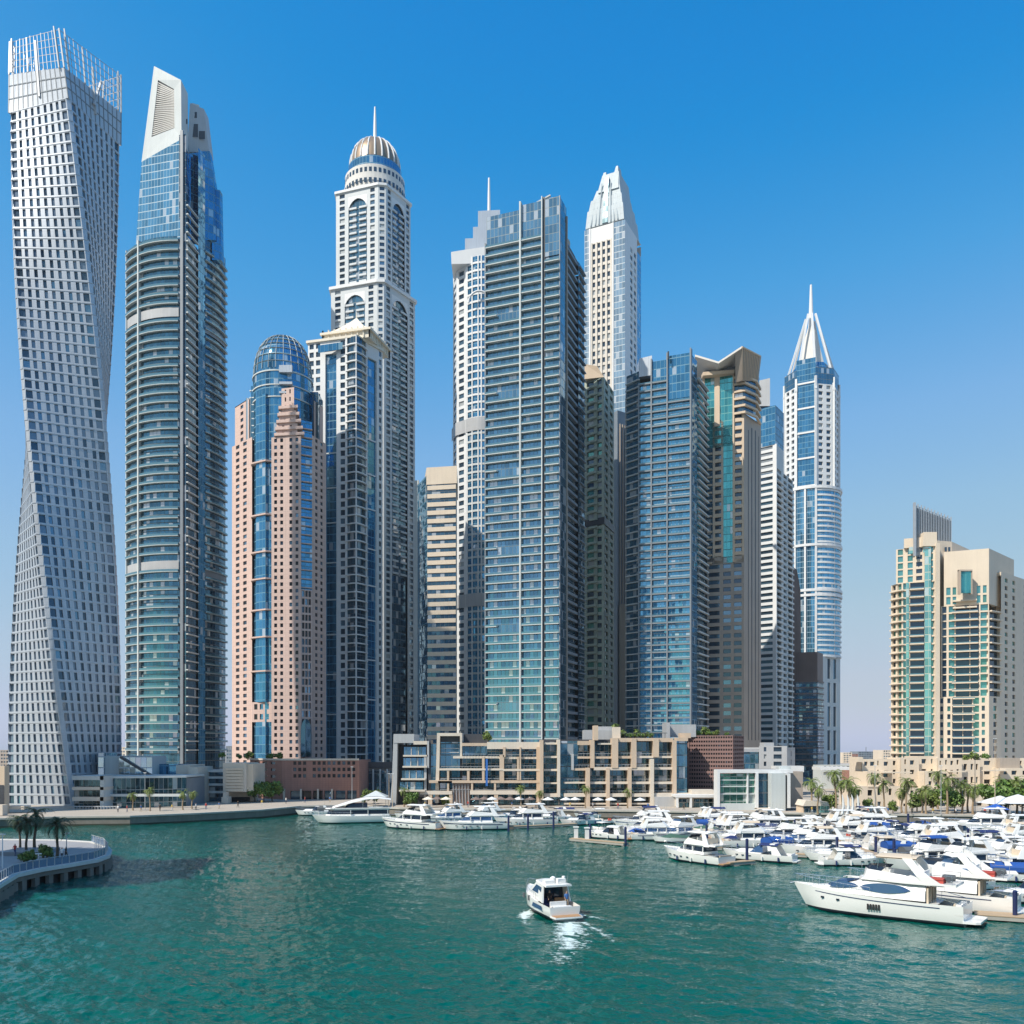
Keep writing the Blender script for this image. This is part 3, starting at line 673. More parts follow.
# ---- white and dark tower with a pavilion roof
def pavilion_tower():
    T = Tower('pavilion_roof_tower', (gx(345, 345), 345), 'white trimmed tower with tall glass strips and a cream pyramid roof, beside the pink tower', minz=14)
    W = T.mb('white_wall', ['white_paint', 'white_paint']); G = T.mb('glass_strip', ['glass_green' if False else 'glass_blue', 'glass_night'])
    z0, zt = LAND, gz(337, 330); z2 = gz(356, 330); L, C, Rt = g2(308, 335), g2(356, 330), g2(382.5, 342)
    def at(px): return L.lerp(C, (px-308)/48.0)
    def atr(px): return C.lerp(Rt, (px-356)/26.5)
    n = 53
    T.punched(W, L, at(323), z0, zt, n, [('s', .15), ('w', 1), ('s', .15), ('w', 1), ('s', .35)], .4, (.12, .88, .2, .82))
    T.punched(W, at(323), at(339), z0, z2+2, 1, [('s', .22), ('g', 1), ('s', .22)], .5, glassmb=G)
    T.punched(W, at(323), at(339), z2+2, zt, 1, [('s', 1)], .5)
    T.punched(W, at(339), at(347), z0, zt, n, [('s', .2), ('w', 1), ('s', .25)], .4, (.08, .92, .2, .85))
    px_prism(G, [(318, 352.5, 330.8), (318, 345.5, 330.8), (342.5, 342, 330.2), (342.5, 349, 330.2)], .5)
    # rounded balcony bay wrapping the corner
    bay = [at(347), at(353)+Vector((-.1, -.8)), C+Vector((.3, -1.0)), atr(360)+Vector((.7, -.6)), atr(366)]
    T.sheet(G, bay, z0, zt, 1)
    fh = (zt-z0)/n
    for k in range(3, n): T.slabs(bay, [z0+k*fh], .75, .42, ['white_paint', 'rail_glass'], rail=.0)
    for p in (bay[0], bay[-1]): T.fin(W, p, C-L, .7, .6, z0, zt)
    T.fin(W, bay[2], Vector((1, 0)), .35, .75, z0, zt)
    T.punched(W, atr(366), atr(378), z0, z2+2, 1, [('s', .14), ('g', 1), ('s', .14)], .5, glassmb=G); T.punched(W, atr(366), atr(378), z2+2, zt, 1, [('s', 1)], .5)
    T.punched(W, atr(378), Rt, z0, zt, n, [('s', .2), ('w', 1), ('s', .2)], .4, (.1, .9, .2, .85))
    for y in (438, 473, 508, 548, 585, 620, 660, 700): 
        m = MB(); a, b = atr(367.5), atr(376.5); T.sheet(m, offset([a, b], -.3), gz(y, 334), gz(y, 334)+.5); T.part(m, 'strip_band', 'white_paint')
        m = MB(); a, b = at(325), at(337); T.sheet(m, offset([a, b], -.3), gz(y+15, 332), gz(y+15, 332)+.5); T.part(m, 'strip_band', 'cool_concrete')
    B1 = Rt+Vector((-9, 20)); B2 = L+Vector((2, 20))
    T.sheet(W, [Rt, B1, B2, L], z0, zt); W.face([V3(p, zt) for p in (L, C, Rt, B1, B2)])
    cor = T.mb('cornice', ['cream'])
    pts = offset([L, C, Rt, B1, B2], .6, True)
    cor.hexa([V3(p, zt-.2) for p in pts], [V3(p, zt+.7) for p in pts])
    # balustraded attic and concave pyramid roof, turned square to the faces
    cc = (L+C+Rt+B1)/4+Vector((1.0, .5)); ux = (C-L).normalized(); uy = Vector((-ux.y, ux.x))
    def sq(h): return [cc-ux*h-uy*h, cc+ux*h-uy*h, cc+ux*h+uy*h, cc-ux*h+uy*h]
    at_ = T.mb('attic', ['cream']); at_.hexa([V3(p, zt+.7) for p in sq(9.2)], [V3(p, zt+3.2) for p in sq(9.2)])
    at_.hexa([V3(p, zt+3.2) for p in sq(10.2)], [V3(p, zt+4.0) for p in sq(10.2)])
    for i in range(4):
        a, b = sq(9.4)[i], sq(9.4)[(i+1) % 4]
        for k in range(9):
            p = a.lerp(b, k/8); at_.prism([p+Vector((-.25, -.25)), p+Vector((.25, -.25)), p+Vector((.25, .25)), p+Vector((-.25, .25))], zt+.7, zt+5.0)
    rf = MB(); H = 8.8; prof = [(9.3, 0), (7.6, .14), (5.6, .33), (3.4, .58), (1.7, .8), (.3, 1.0)]
    for (h0, t0), (h1, t1) in zip(prof[:-1], prof[1:]):
        rf.hexa([V3(p, zt+4+H*t0) for p in sq(h0)], [V3(p, zt+4+H*t1) for p in sq(h1)])
    T.part(rf, 'pyramid_roof', 'cream')
    fn = MB(); fn.tube([V3(cc, zt+4+H-.3), V3(cc, zt+4+H+2.4)], [.35, .08], 6); T.part(fn, 'finial', 'cream')
    T.finish(('pane_dark', 'pane_blue', 'pane_dark'))
pavilion_tower()

# ---- very tall pale tower with a ribbed dome and spire
def dome_spire_tower():
    T = Tower('dome_spire_tower', (gx(376, 396), 396), 'very tall pale stone tower with arched bays, ribbed dome and thin spire', minz=100)
    W = T.mb('stone_wall', ['cool_stone', 'cool_stone']); G = T.mb('glass_bay', ['glass_deep', 'glass_night', 'glass_azure'])
    def shaft(L, C0, C1, Rt, z0, z1, fh, nm):
        n = round((z1-z0)/fh); d = C0-L
        def at(t): return L.lerp(C0, t)
        cw = (.04, .96, .16, .82)
        T.punched(W, at(0), at(.30), z0, z1, n, [('s', .5), ('w', .8), ('s', .5)], .4, cw)
        T.sheet(G, offset([at(.30), at(.74)], -.6), z0, z1-2.5, 0)
        W.quad(V3(at(.3), z1-2.5), V3(at(.74), z1-2.5), V3(at(.74), z1), V3(at(.3), z1))
        for a in (at(.3), at(.74)): W.quad(V3(a, z0), V3(offset([L, a], -.6)[1], z0), V3(offset([L, a], -.6)[1], z1-2.5), V3(a, z1-2.5))
        T.punched(W, at(.74), at(1), z0, z1, n, [('s', .5), ('w', .8), ('s', .5)], .4, cw)
        T.punched(W, C0, C1, z0, z1, n, [('s', .25), ('w', 1), ('s', .25)], .3, (.05, .95, .25, .85))
        e = Rt-C1
        T.punched(W, C1, C1+e*.25, z0, z1, n, [('s', .4), ('w', .8), ('s', .3)], .4, cw)
        T.sheet(G, offset([C1+e*.25, C1+e*.75], -.6), z0, z1-2.5, 1); a, b = C1+e*.25, C1+e*.75
        W.quad(V3(a, z1-2.5), V3(b, z1-2.5), V3(b, z1), V3(a, z1))
        T.punched(W, C1+e*.75, Rt, z0, z1, n, [('s', .4), ('w', .8), ('s', .3)], .4, cw)
        B1 = Rt+Vector((-12, 24)); B2 = L+Vector((-2, 26)); T.sheet(W, [Rt, B1, B2, L], z0, z1); W.face([V3(p, z1) for p in (L, C0, C1, Rt, B1, B2)])
        # balcony bands within the arched bays
        for k in range(n-2):
            z = z0+k*(z1-z0)/n
            if z < 90: continue
            m = MB()
            for (p, q) in ((at(.32), at(.49)), (at(.55), at(.72)), (C1+e*.27, C1+e*.46), (C1+e*.54, C1+e*.73)):
                a, b = offset([p, q], .0); c, d_ = offset([p, q], -.58); m.hexa([V3(a, z), V3(b, z), V3(d_, z), V3(c, z)], [V3(a, z+.8), V3(b, z+.8), V3(d_, z+.8), V3(c, z+.8)])
            T.part(m, 'balcony', 'cool_stone')
        # pointed arch heads
        ah = T.mb('arch_head', ['white_paint'])
        for (p, q) in ((at(.30), at(.74)), (C1+e*.25, C1+e*.75)):
            for sgn in (0, 1):
                pts = []
                for k in range(6):
                    t = k/5; u = .5*(1-math.cos(t*math.pi/2)); u = u if not sgn else 1-u; zz_ = z1-8+4.6*math.sin(t*math.pi/2)*(.85+.15*t)
                    pts.append((p.lerp(q, u), zz_))
                edge = p if not sgn else q
                for (a, za), (b, zb) in zip(pts[:-1], pts[1:]):
                    qd = [V3(a, za), V3(b, zb), V3(b, z1-2.5+.02), V3(a, z1-2.5+.02)]
                    if sgn: qd = [qd[1], qd[0], qd[3], qd[2]]
                    ah.quad(*[v+Vector((0, -.03, 0)) for v in qd])
                    ah.beam(V3(a, za), V3(b, zb), .35)
        return (L, C0, C1, Rt, B1, B2)
    z1 = gz(282, 374)
    shaft(g2(331, 381), g2(377, 374.5), g2(384, 374.5), g2(415, 392), LAND, z1, 2.6, 'l')
    poly = offset([g2(331, 381), g2(377, 374.5), g2(384, 374.5), g2(415, 392), g2(415, 392)+Vector((-12, 24)), g2(331, 381)+Vector((-2, 26))], .8, True)
    cn = T.mb('cornice', ['white_paint']); cn.hexa([V3(p, z1) for p in poly], [V3(p, z1+1.2) for p in poly])
    z2 = gz(186, 379); poly2 = shaft(g2(336, 385), g2(378, 378.5), g2(386, 379), g2(410.5, 393), z1+1.2, z2, 2.6, 'u')
    p2 = offset([Vector(p) for p in poly2], .6, True); cn.hexa([V3(p, z2) for p in p2], [V3(p, z2+1.0) for p in p2])
    c = (gx(375, 396), 396.0)
    d = T.mb('drum', ['pale_concrete', 'dark_panel']); k = 396/900
    R0 = 13.0; zb = z2+1
    def zc(y): return gz(y, 384)
    d.lathe(c, [(R0, zb), (R0, zc(181)), (R0+.3, zc(181)), (R0+.3, zc(177)), (R0, zc(177)), (R0, zc(165)), (R0-1.2, zc(163))], 48)
    ow = T.mb('drum_opening', ['pane_dark'])
    for y0, y1 in ((184, 179), (172.5, 168)):
        for q in range(40):
            a = 2*math.pi*q/40; da = .045; rr = R0+.36 if y0 > 180 else R0+.05
            ow.quad(*[(c[0]+rr*math.cos(t), c[1]+rr*math.sin(t), z) for t, z in ((a-da, zc(y0)), (a+da, zc(y0)), (a+da, zc(y1)), (a-da, zc(y1)))])
    R1 = 11.6; gb = T.mb('glass_ring', ['glass_blue']); gb.lathe(c, [(R1, zc(165)), (R1, zc(154)), (R1-.5, zc(153))], 48)
    dm = MB(); zt0, zt1 = zc(153), gz(137, 393); N = 8
    prof = [(10.9*math.cos(i*math.pi/2/N)**.85 if i < N else .3, zt0+(zt1-zt0)*math.sin(i*math.pi/2/N)) for i in range(N+1)]
    dm.lathe(c, prof, 48); T.part(dm, 'dome', 'bronze', smooth=30)
    rb = MB()
    for q in range(22):
        a = 2*math.pi*q/22; rb.tube([(c[0]+(r+.08)*math.cos(a), c[1]+(r+.08)*math.sin(a), z) for r, z in prof], [.42]*4+[.35, .3, .25, .2, .15], 5, cap=False)
    T.part(rb, 'dome_rib', 'white_paint')
    sp = MB(); sp.tube([(c[0], c[1], zt1-.5), (c[0], c[1], zt1+2.2), (c[0], c[1], gz(122, 396)), (c[0], c[1], gz(107, 396))], [1.6, .8, .62, .35], 8); T.part(sp, 'spire', 'white_paint')
    T.finish()
paint('cool_stone', (0.56, 0.59, 0.6), 0.6, 0.1, 0.15, streak=0.08)
paint('bronze', (0.3, 0.22, 0.15), 0.4, 0.2, 0.5, metal=0.4)
dome_spire_tower()

# ---- beige banded tower
def banded_tower():
    T = Tower('banded_beige_tower', (gx(440, 335), 335), 'slim beige tower with continuous dark window bands, left of the blue mast tower', minz=14)
    L0, L, C = g2(417, 345), g2(427.5, 331), g2(456, 329); zt = gz(467, 330)
    core = T.mb('window_band', ['glass_night', 'glass_blue']); T.sheet(core, [L, C], LAND, zt-1); T.sheet(core, [L0, L], LAND, gz(477, 334), 1)
    poly = [L, C, C+Vector((-1, 22)), L0+Vector((2, 8))]
    for z in zs_range(8, zt-6, 3.05):
        m = MB(); T_ = offset([L, C], .35); q = offset([L, C], -.2); m.hexa([V3(q[0], z), V3(T_[0], z), V3(T_[1], z), V3(q[1], z)][::1], [V3(q[0], z+1.55), V3(T_[0], z+1.55), V3(T_[1], z+1.55), V3(q[1], z+1.55)])
        T.part(m, 'floor_band', 'sand')
    cp = T.mb('parapet', ['sand']); pl = offset(poly, .35, True); cp.hexa([V3(p, zt-6.3) for p in pl], [V3(p, zt) for p in pl])
    bk = T.mb('side_wall', ['pale_concrete', 'cool_concrete']); T.sheet(bk, [C, poly[2], poly[3]], LAND, zt-6)
    T.fin(bk, L0, Vector((1, -.4)), 1.8, .6, LAND, gz(480, 344), 1)
    T.finish()
banded_tower()

# ---- white and blue tower with stepped top and mast
def mast_tower():
    T = Tower('mast_top_tower', (gx(475, 408), 408), 'blue and white tower with stepped white top and tall mast', minz=60)
    W = T.mb('white_wall', ['white_paint', 'white_paint']); G = T.mb('glass_bay', ['glass_blue', 'glass_deep'])
    L, A, B, C = g2(453, 404), g2(457, 396), g2(467, 392), g2(492, 389); zt = gz(262, 394); z0 = LAND; n = 68; fh = (zt-z0)/n
    T.punched(W, L, A, z0, zt, n, [('s', .2), ('w', 1), ('s', .2)], .3, (.1, .9, .2, .8)); T.punched(W, A, B, z0, zt, n, [('s', .3), ('w', 1), ('s', .5)], .4, (.05, .95, .2, .8))
    bay = arc(B, C, 1.6, 8); T.sheet(G, bay, z0, zt, 0)
    za, zb = gz(300, 390), gz(262, 394)
    for k in range(6, n):
        z = z0+k*fh
        T.slabs(bay, [z], .35, .85, ['white_paint'] if z > gz(430, 390) else ['cool_concrete'], name='floor_band')
    for t in (0.0, .26, .5, .74): 
        p = bay[int(t*8)]; T.fin(W, p, C-B, .5 if t else 1.0, .5, z0, zt)
    for y0, y1 in ((432, 419), (607, 594)):
        m = MB(); T.sheet(m, offset([L, A, B]+bay[1:], .6), gz(y0, 391), gz(y1, 391)); T.part(m, 'plant_floor_band', 'grey_panel')
    ar = T.mb('arch_trim', ['white_paint']); pts = []
    for k in range(15):
        t = math.pi*k/14; pts.append(g3(479.5-11*math.cos(t), 303-12*math.sin(t), 386.5))
    ar.tube(pts, .45, 6)
    cp = T.mb('roof_cap', ['white_paint', 'white_panel'])
    px_prism(cp, [(451.5, 264, 390), (451, 252, 390), (466, 249.5, 390), (490, 246, 390), (490, 263, 390)], 12)
    for (xa, xb, ya, yb, Yd) in ((465, 494, 251, 238.5, 394), (473, 497, 239, 227, 396), (478, 500, 228, 211, 398)):
        px_prism(cp, [(xa, ya, Yd), (xa, yb, Yd), (xb, yb-1.2, Yd), (xb, ya, Yd)], 10, 1)
    bk = T.mb('side_wall', ['cool_concrete']); T.sheet(bk, [C, C+Vector((0, 20)), L+Vector((3, 16)), L], z0, zt)
    ms = MB(); ms.tube([g3(489, 214, 402), g3(489, 196, 402), g3(489, 178, 402)], [.75, .6, .4], 8); T.part(ms, 'mast', 'white_paint')
    T.finish()
mast_tower()

# ---- large central glass tower
def central_tower():
    T = Tower('central_glass_tower', (gx(540, 318), 318), 'big teal glass tower with thin balcony lines, tallest at the centre of the skyline', minz=14)
    L, C, Rt = g2(486, 309.5), g2(560, 300), g2(584.5, 327); z0 = LAND; zt = 200.0
    def at(px): return L.lerp(C, (px-486)/74.0)
    def atr(px): return C.lerp(Rt, (px-560)/24.5)
    G = T.mb('curtain_wall', ['glass_teal', 'glass_deep', 'glass_azure']); T.sheet(G, [L, at(521.5)], z0, 189.5); T.sheet(G, [at(522.5), at(543)], z0, 189.5); T.sheet(G, [at(545.5), C], z0, 181.5)
    cg = T.mb('crown_glass', ['glass_teal', 'glass_azure']); T.sheet(cg, offset([at(487), at(521.2)], .35), 189.5, zt-.8); T.sheet(cg, offset([at(523), at(543)], .35), 189.5, zt+.6)
    T.sheet(cg, offset([at(545.5), C], .35), 181.5, zt+.9)
    T.sheet(G, [C, atr(566)], z0, zt+.9, 1); T.sheet(G, offset([atr(566), atr(578)], -1.2), z0, 192, 1); T.sheet(G, [atr(578), Rt], z0, 190, 1)
    fn = T.mb('vertical_fin', ['slate_panel', 'cool_concrete', 'dark_panel'])
    T.fin(fn, at(522), C-L, .55, 1.5, z0, zt+1.4, 1); T.fin(fn, at(544.3), C-L, .85, .5, z0, zt+1.6, 2); T.fin(fn, at(543.3), C-L, .35, 1.3, z0, zt+1.6, 1)
    T.fin(fn, at(486.3), C-L, .4, 1.1, z0, 190, 0); T.fin(fn, at(560), C-L, .3, .5, z0, zt+1, 0)
    fh = 2.95; zz = zs_range(17, 189.6, fh)
    for i, z in enumerate(zz):
        m = MB()
        for a, b in ((486.4, 521.3), (523, 542.8), (546, 559.8)):
            if a > 540 and z > 181: continue
            if a < 500 and i % 9 == 5: b = 498
            p = offset([at(a), at(b)], 1.25); q = [at(a), at(b)]
            m.hexa([V3(q[0], z), V3(p[0], z), V3(p[1], z), V3(q[1], z)], [V3(q[0], z+.26), V3(p[0], z+.26), V3(p[1], z+.26), V3(q[1], z+.26)])
            m.quad(V3(p[0], z+.26), V3(p[1], z+.26), V3(p[1], z+.85), V3(p[0], z+.85), 1)
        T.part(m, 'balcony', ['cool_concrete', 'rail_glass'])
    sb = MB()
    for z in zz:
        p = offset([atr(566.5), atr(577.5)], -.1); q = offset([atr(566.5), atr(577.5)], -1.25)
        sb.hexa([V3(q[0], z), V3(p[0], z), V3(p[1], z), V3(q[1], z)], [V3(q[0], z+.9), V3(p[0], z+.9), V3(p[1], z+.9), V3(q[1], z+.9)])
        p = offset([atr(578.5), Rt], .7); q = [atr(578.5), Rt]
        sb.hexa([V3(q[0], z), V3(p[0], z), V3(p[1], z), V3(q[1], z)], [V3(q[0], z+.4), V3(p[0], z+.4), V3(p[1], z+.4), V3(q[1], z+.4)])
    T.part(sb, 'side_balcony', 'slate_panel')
    B1 = Rt+Vector((-22, 8)); B2 = L+Vector((4, 22)); bk = T.mb('back_wall', ['slate_panel']); T.sheet(bk, [Rt, B1, B2, L], z0, 189)
    m = MB(); m.face([V3(p, 189.4) for p in (L, C, Rt, B1, B2)]); T.part(m, 'roof', 'roof_grey')
    pb = T.mb('penthouse', ['taupe', 'cool_concrete']); pb.lathe(((atr(572)+Vector((-5, 5))).x, (atr(572)+Vector((-5, 5))).y), [(4.5, 189), (4.5, 195.5), (0.01, 195.6)], 20)
    T.fin(pb, atr(566), Rt-C, .5, .4, z0, zt-2, 0)
    cm = MB(); cm.beam(g3(535, 204, 306), g3(550.5, 195.5, 305), .8, h=.45); cm.beam(g3(540, 207, 307), g3(540, 200, 306), .35); T.part(cm, 'roof_crane_arm', 'cool_concrete')
    T.finish()
central_tower()

# ---- white stepped crown tower behind
def crown_tower():
    T = Tower('stepped_crown_tower', (gx(612, 430), 430), 'white and beige tower with tapering stepped crown, behind the central glass tower', minz=110)
    L, M1, C, Rt = g2(584.5, 424), g2(611.5, 417.5), g2(625, 415), g2(641, 436); z0 = LAND; zt = gz(222, 417)
    W = T.mb('beige_wall', ['pale_sand', 'pale_sand']); V = T.mb('white_wall', ['white_paint', 'white_paint']); G = T.mb('glass_strip', ['glass_silver', 'glass_azure'])
    def at(px): return L.lerp(C, (px-584.5)/40.5)
    n = 70
    T.sheet(G, [L, at(590)], z0, zt, 0); V.fh = 0
    T.punched(W, at(590), at(612.5), z0, zt-7, n, [('s', .5)]+[('w', .55), ('s', .4)]*4, .45, (.05, .95, .22, .85))
    V.quad(V3(at(589.5), zt-7), V3(at(613), zt-7), V3(at(613), zt), V3(at(589.5), zt)); T.fin(V, at(590), C-L, .9, .3, z0, zt); T.fin(V, at(613), C-L, .9, .3, z0, zt)
    for k in range(5): T.fin(W, at(592.2+k*4.95), C-L, .45, .4, z0, zt-7)
    T.sheet(G, [at(613), C], z0, zt, 0)
    T.punched(V, C, C.lerp(Rt, .25), z0, zt, 1, [('s', 1)]); T.punched(V, C.lerp(Rt, .25), C.lerp(Rt, .75), z0, zt-8, n, [('s', .2), ('w', .6), ('s', .2), ('w', .6), ('s', .2)], .3, (.1, .9, .2, .8))
    V.quad(V3(C.lerp(Rt, .25), zt-8), V3(C.lerp(Rt, .75), zt-8), V3(C.lerp(Rt, .75), zt), V3(C.lerp(Rt, .25), zt)); T.sheet(G, [C.lerp(Rt, .75), Rt], z0, zt-6, 1)
    B1 = Rt+Vector((-14, 8)); B2 = L+Vector((3, 22)); T.sheet(V, [Rt, B1, B2, L], z0, zt-1); V.face([V3(p, zt-.1) for p in (L, C, Rt, B1, B2)])
    # crown: shrinking tiers with sloping sides and a notched top
    cr = T.mb('crown', ['crown_stone', 'glass_silver']); ux = (C-L).normalized(); uy = (Rt-C).normalized()
    def ringp(xa, xb, dep, ins=0.0): 
        a, b = at(xa)+uy*ins, at(xb)+uy*ins; return [a, b, b+uy*dep, a+uy*dep]
    tiers = [((585.5, 624, 22, 0), (587, 622.5, 21, .6), 222, 207), ((587.5, 622, 20, .8), (590, 620.5, 19, 1.4), 207, 196), ((590.5, 620, 18, 1.6), (595, 618, 16.5, 2.4), 196, 186), ((595.5, 618, 16, 2.6), (599.5, 616, 14, 4), 186, 170)]
    for lo, hi, ya, yb in tiers:
        za, zb = gz(ya, 418), gz(yb, 420); cr.hexa([V3(p, za) for p in ringp(*lo)], [V3(p, zb) for p in ringp(*hi)], 0)
    for (xa, xb, xt0, xt1, yb) in ((597, 603, 600, 602.5, 166), (608.5, 617.5, 612.5, 614.5, 163)):
        cr.hexa([V3(p, gz(187, 418)) for p in ringp(xa, xb, 9, 1.6)], [V3(p, gz(yb, 420)) for p in ringp(xt0, xt1, 4, 5)], 0)
    a, b = at(603), at(607.5); cr.hexa([V3(p, gz(220, 417)) for p in ringp(602.5, 608, 3, -.4)], [V3(p, gz(172, 418)) for p in ringp(603.5, 607, 3, 2.3)], 1)
    for xx in (591, 595.5, 599, 611, 614.5, 618):
        p = at(xx); cr.beam(V3(p+uy*-.3, gz(220, 417)), V3(at(605+(xx-605)*.72)+uy*2.0, gz(192 if abs(xx-605) > 9 else 178, 418)), .4)
    T.finish(('pane_dark', 'pane_blind', 'pane_dark'))
crown_tower()

# ---- grey-green balcony tower squeezed behind the centre
def green_balcony_tower():
    T = Tower('green_balcony_tower', (gx(604, 362), 362), 'narrow grey green balcony tower between the central and the blue glass tower', minz=14)
    L, C, Rt = g2(583, 353), g2(604, 347), g2(614, 362); z0 = LAND; zt = gz(378, 348)
    W = T.mb('wall', ['sage', 'sage']); n = 52
    T.punched(W, L, C, z0, zt, n, [('s', .5), ('w', 1.2), ('s', .3), ('v', .9), ('s', .25)], .7, wins={'w': (.05, .95, .3, .95), 'v': (.1, .9, .25, .85)})
    T.punched(W, C, Rt, z0, zt, n, [('s', .2), ('w', .8), ('s', .3), ('w', .8), ('s', .2)], .5, (.1, .9, .28, .85))
    fh = (zt-z0)/n
    for k in range(5, n):
        T.slabs([L.lerp(C, .35), L.lerp(C, .72)], [z0+k*fh], .8, .8, ['sage'])
    B1 = Rt+Vector((-14, 8)); B2 = L+Vector((1, 18)); T.sheet(W, [Rt, B1, B2, L], z0, zt); W.face([V3(p, zt) for p in (L, C, Rt, B1, B2)])
    cp = T.mb('parapet', ['beige']); px_prism(cp, [(585, 379, 350), (585, 364, 350), (597, 366, 348), (604, 377, 347.5)], 9)
    m = MB(); m.hexa([V3(p, gz(524, 347)) for p in offset([L, C, Rt, B1, B2], .3, True)], [V3(p, gz(517, 347)) for p in offset([L, C, Rt, B1, B2], .3, True)]); T.part(m, 'plant_floor_band', 'dark_panel')
    T.finish(('pane_dark', 'pane_green', 'pane_blind'))
    # plain service tower behind it
    S = Tower('dark_slab_tower', (gx(620, 385), 385), 'dark windowless slab tower between the green balcony tower and blue glass tower', minz=200)
    W = S.mb('wall', ['taupe', 'slate_panel']); a, b, c = g2(612, 384), g2(617.5, 380), g2(629, 384)
    W.prism([a, b, c, c+Vector((0, 15)), a+Vector((0, 15))], LAND, gz(412, 382), 1)
    px_prism(W, [(620, 735, 378), (620, 604, 378), (628, 604, 378), (628, 735, 378)], 6, 0)
    for k in range(4): S.fin(W, b.lerp(c, .2+k*.22), c-b, .35, .5, LAND, gz(425, 382), 0)
    S.finish()
paint('sage', (0.4, 0.44, 0.36), 0.7, 0.12, 0.15, streak=0.1)
green_balcony_tower()

# ---- wide blue glass tower
def blue_tower():
    T = Tower('blue_glass_tower', (gx(665, 330), 330), 'wide flat topped blue glass tower right of the centre', minz=14)
    S0, L, C, D, Rt = g2(626.5, 332), g2(640, 327), g2(691.5, 320), g2(697, 326), g2(707, 338); z0 = LAND; zt = gz(354, 320)
    def at(px): return L.lerp(C, (px-640)/51.5)
    G = T.mb('curtain_wall', ['glass_azure', 'glass_deep', 'glass_blue', 'white_panel'])
    T.sheet(G, [S0, L], z0, gz(372, 328), 1); T.sheet(G, offset([L, C], 1.0), z0, zt-8.5, 0); T.sheet(G, [C, D], z0, zt, 2); T.sheet(G, offset([D, Rt], -.5), z0, zt-5, 1)
    cg = T.mb('crown_glass', ['glass_blue', 'white_panel']); T.sheet(cg, offset([at(653), at(668)], 1.2), zt-8.5, zt-1.0); T.sheet(cg, offset([at(669), C], 1.2), zt-8.5, zt+.1); T.sheet(cg, offset([at(669), C], 1.2), zt-15.5, zt-8.5)
    px_prism(cg, [(639, 377, 326.5), (639.5, 358.5, 326.5), (652, 355.5, 325), (652, 375, 325)], 6, 1)
    fn = T.mb('vertical_fin', ['slate_panel']); [T.fin(fn, at(x), C-L, .45, 2.1, z0, gz(y, 322)) for x, y in ((652.7, 357), (668.5, 353.5), (691.5, 352.5), (640, 380))]
    fh = 2.62; pth = [at(640.2), at(691.2)]
    for i, z in enumerate(zs_range(17, zt-8, fh)):
        m = MB(); segs = [(640.3, 668), (669, 691.2)] if z < zt-16 else ([(640.3, 652), (653, 668)] if i % 2 == 0 or z > 0 else [])
        for a, b in segs:
            q = offset([at(a), at(b)], .9); p = offset([at(a), at(b)], 1.9)
            m.hexa([V3(q[0], z), V3(p[0], z), V3(p[1], z), V3(q[1], z)], [V3(q[0], z+.42), V3(p[0], z+.42), V3(p[1], z+.42), V3(q[1], z+.42)])
            m.quad(V3(p[0], z+.42), V3(p[1], z+.42), V3(p[1], z+.75), V3(p[0], z+.75), 1)
        T.part(m, 'balcony', ['slate_panel', 'rail_glass'])
    sb = MB()
    for z in zs_range(17, gz(378, 328), fh):
        p = offset([S0, L], .8); sb.hexa([V3(S0, z), V3(p[0], z), V3(p[1], z), V3(L, z)], [V3(S0, z+.35), V3(p[0], z+.35), V3(p[1], z+.35), V3(L, z+.35)])
        p = offset([D, Rt], .9); sb.hexa([V3(D, z), V3(p[0], z), V3(p[1], z), V3(Rt, z)], [V3(D, z+.5), V3(p[0], z+.5), V3(p[1], z+.5), V3(Rt, z+.5)])
    T.part(sb, 'side_balcony', 'cool_concrete')
    B1 = Rt+Vector((-10, 16)); B2 = S0+Vector((2, 20)); bk = T.mb('back_wall', ['slate_panel']); T.sheet(bk, [Rt, B1, B2, S0], z0, zt-6)
    m = MB(); m.face([V3(p, zt-6.2) for p in (S0, L, C, D, Rt, B1, B2)]); T.part(m, 'roof', 'roof_grey')
    ms = MB()
    for x, y in ((668.3, 353), (691.5, 351)): ms.beam(g3(x, y+6, 320), g3(x, y-1.5, 320), .5)
    T.part(ms, 'roof_post', 'dark_panel')
    T.finish()
blue_tower()

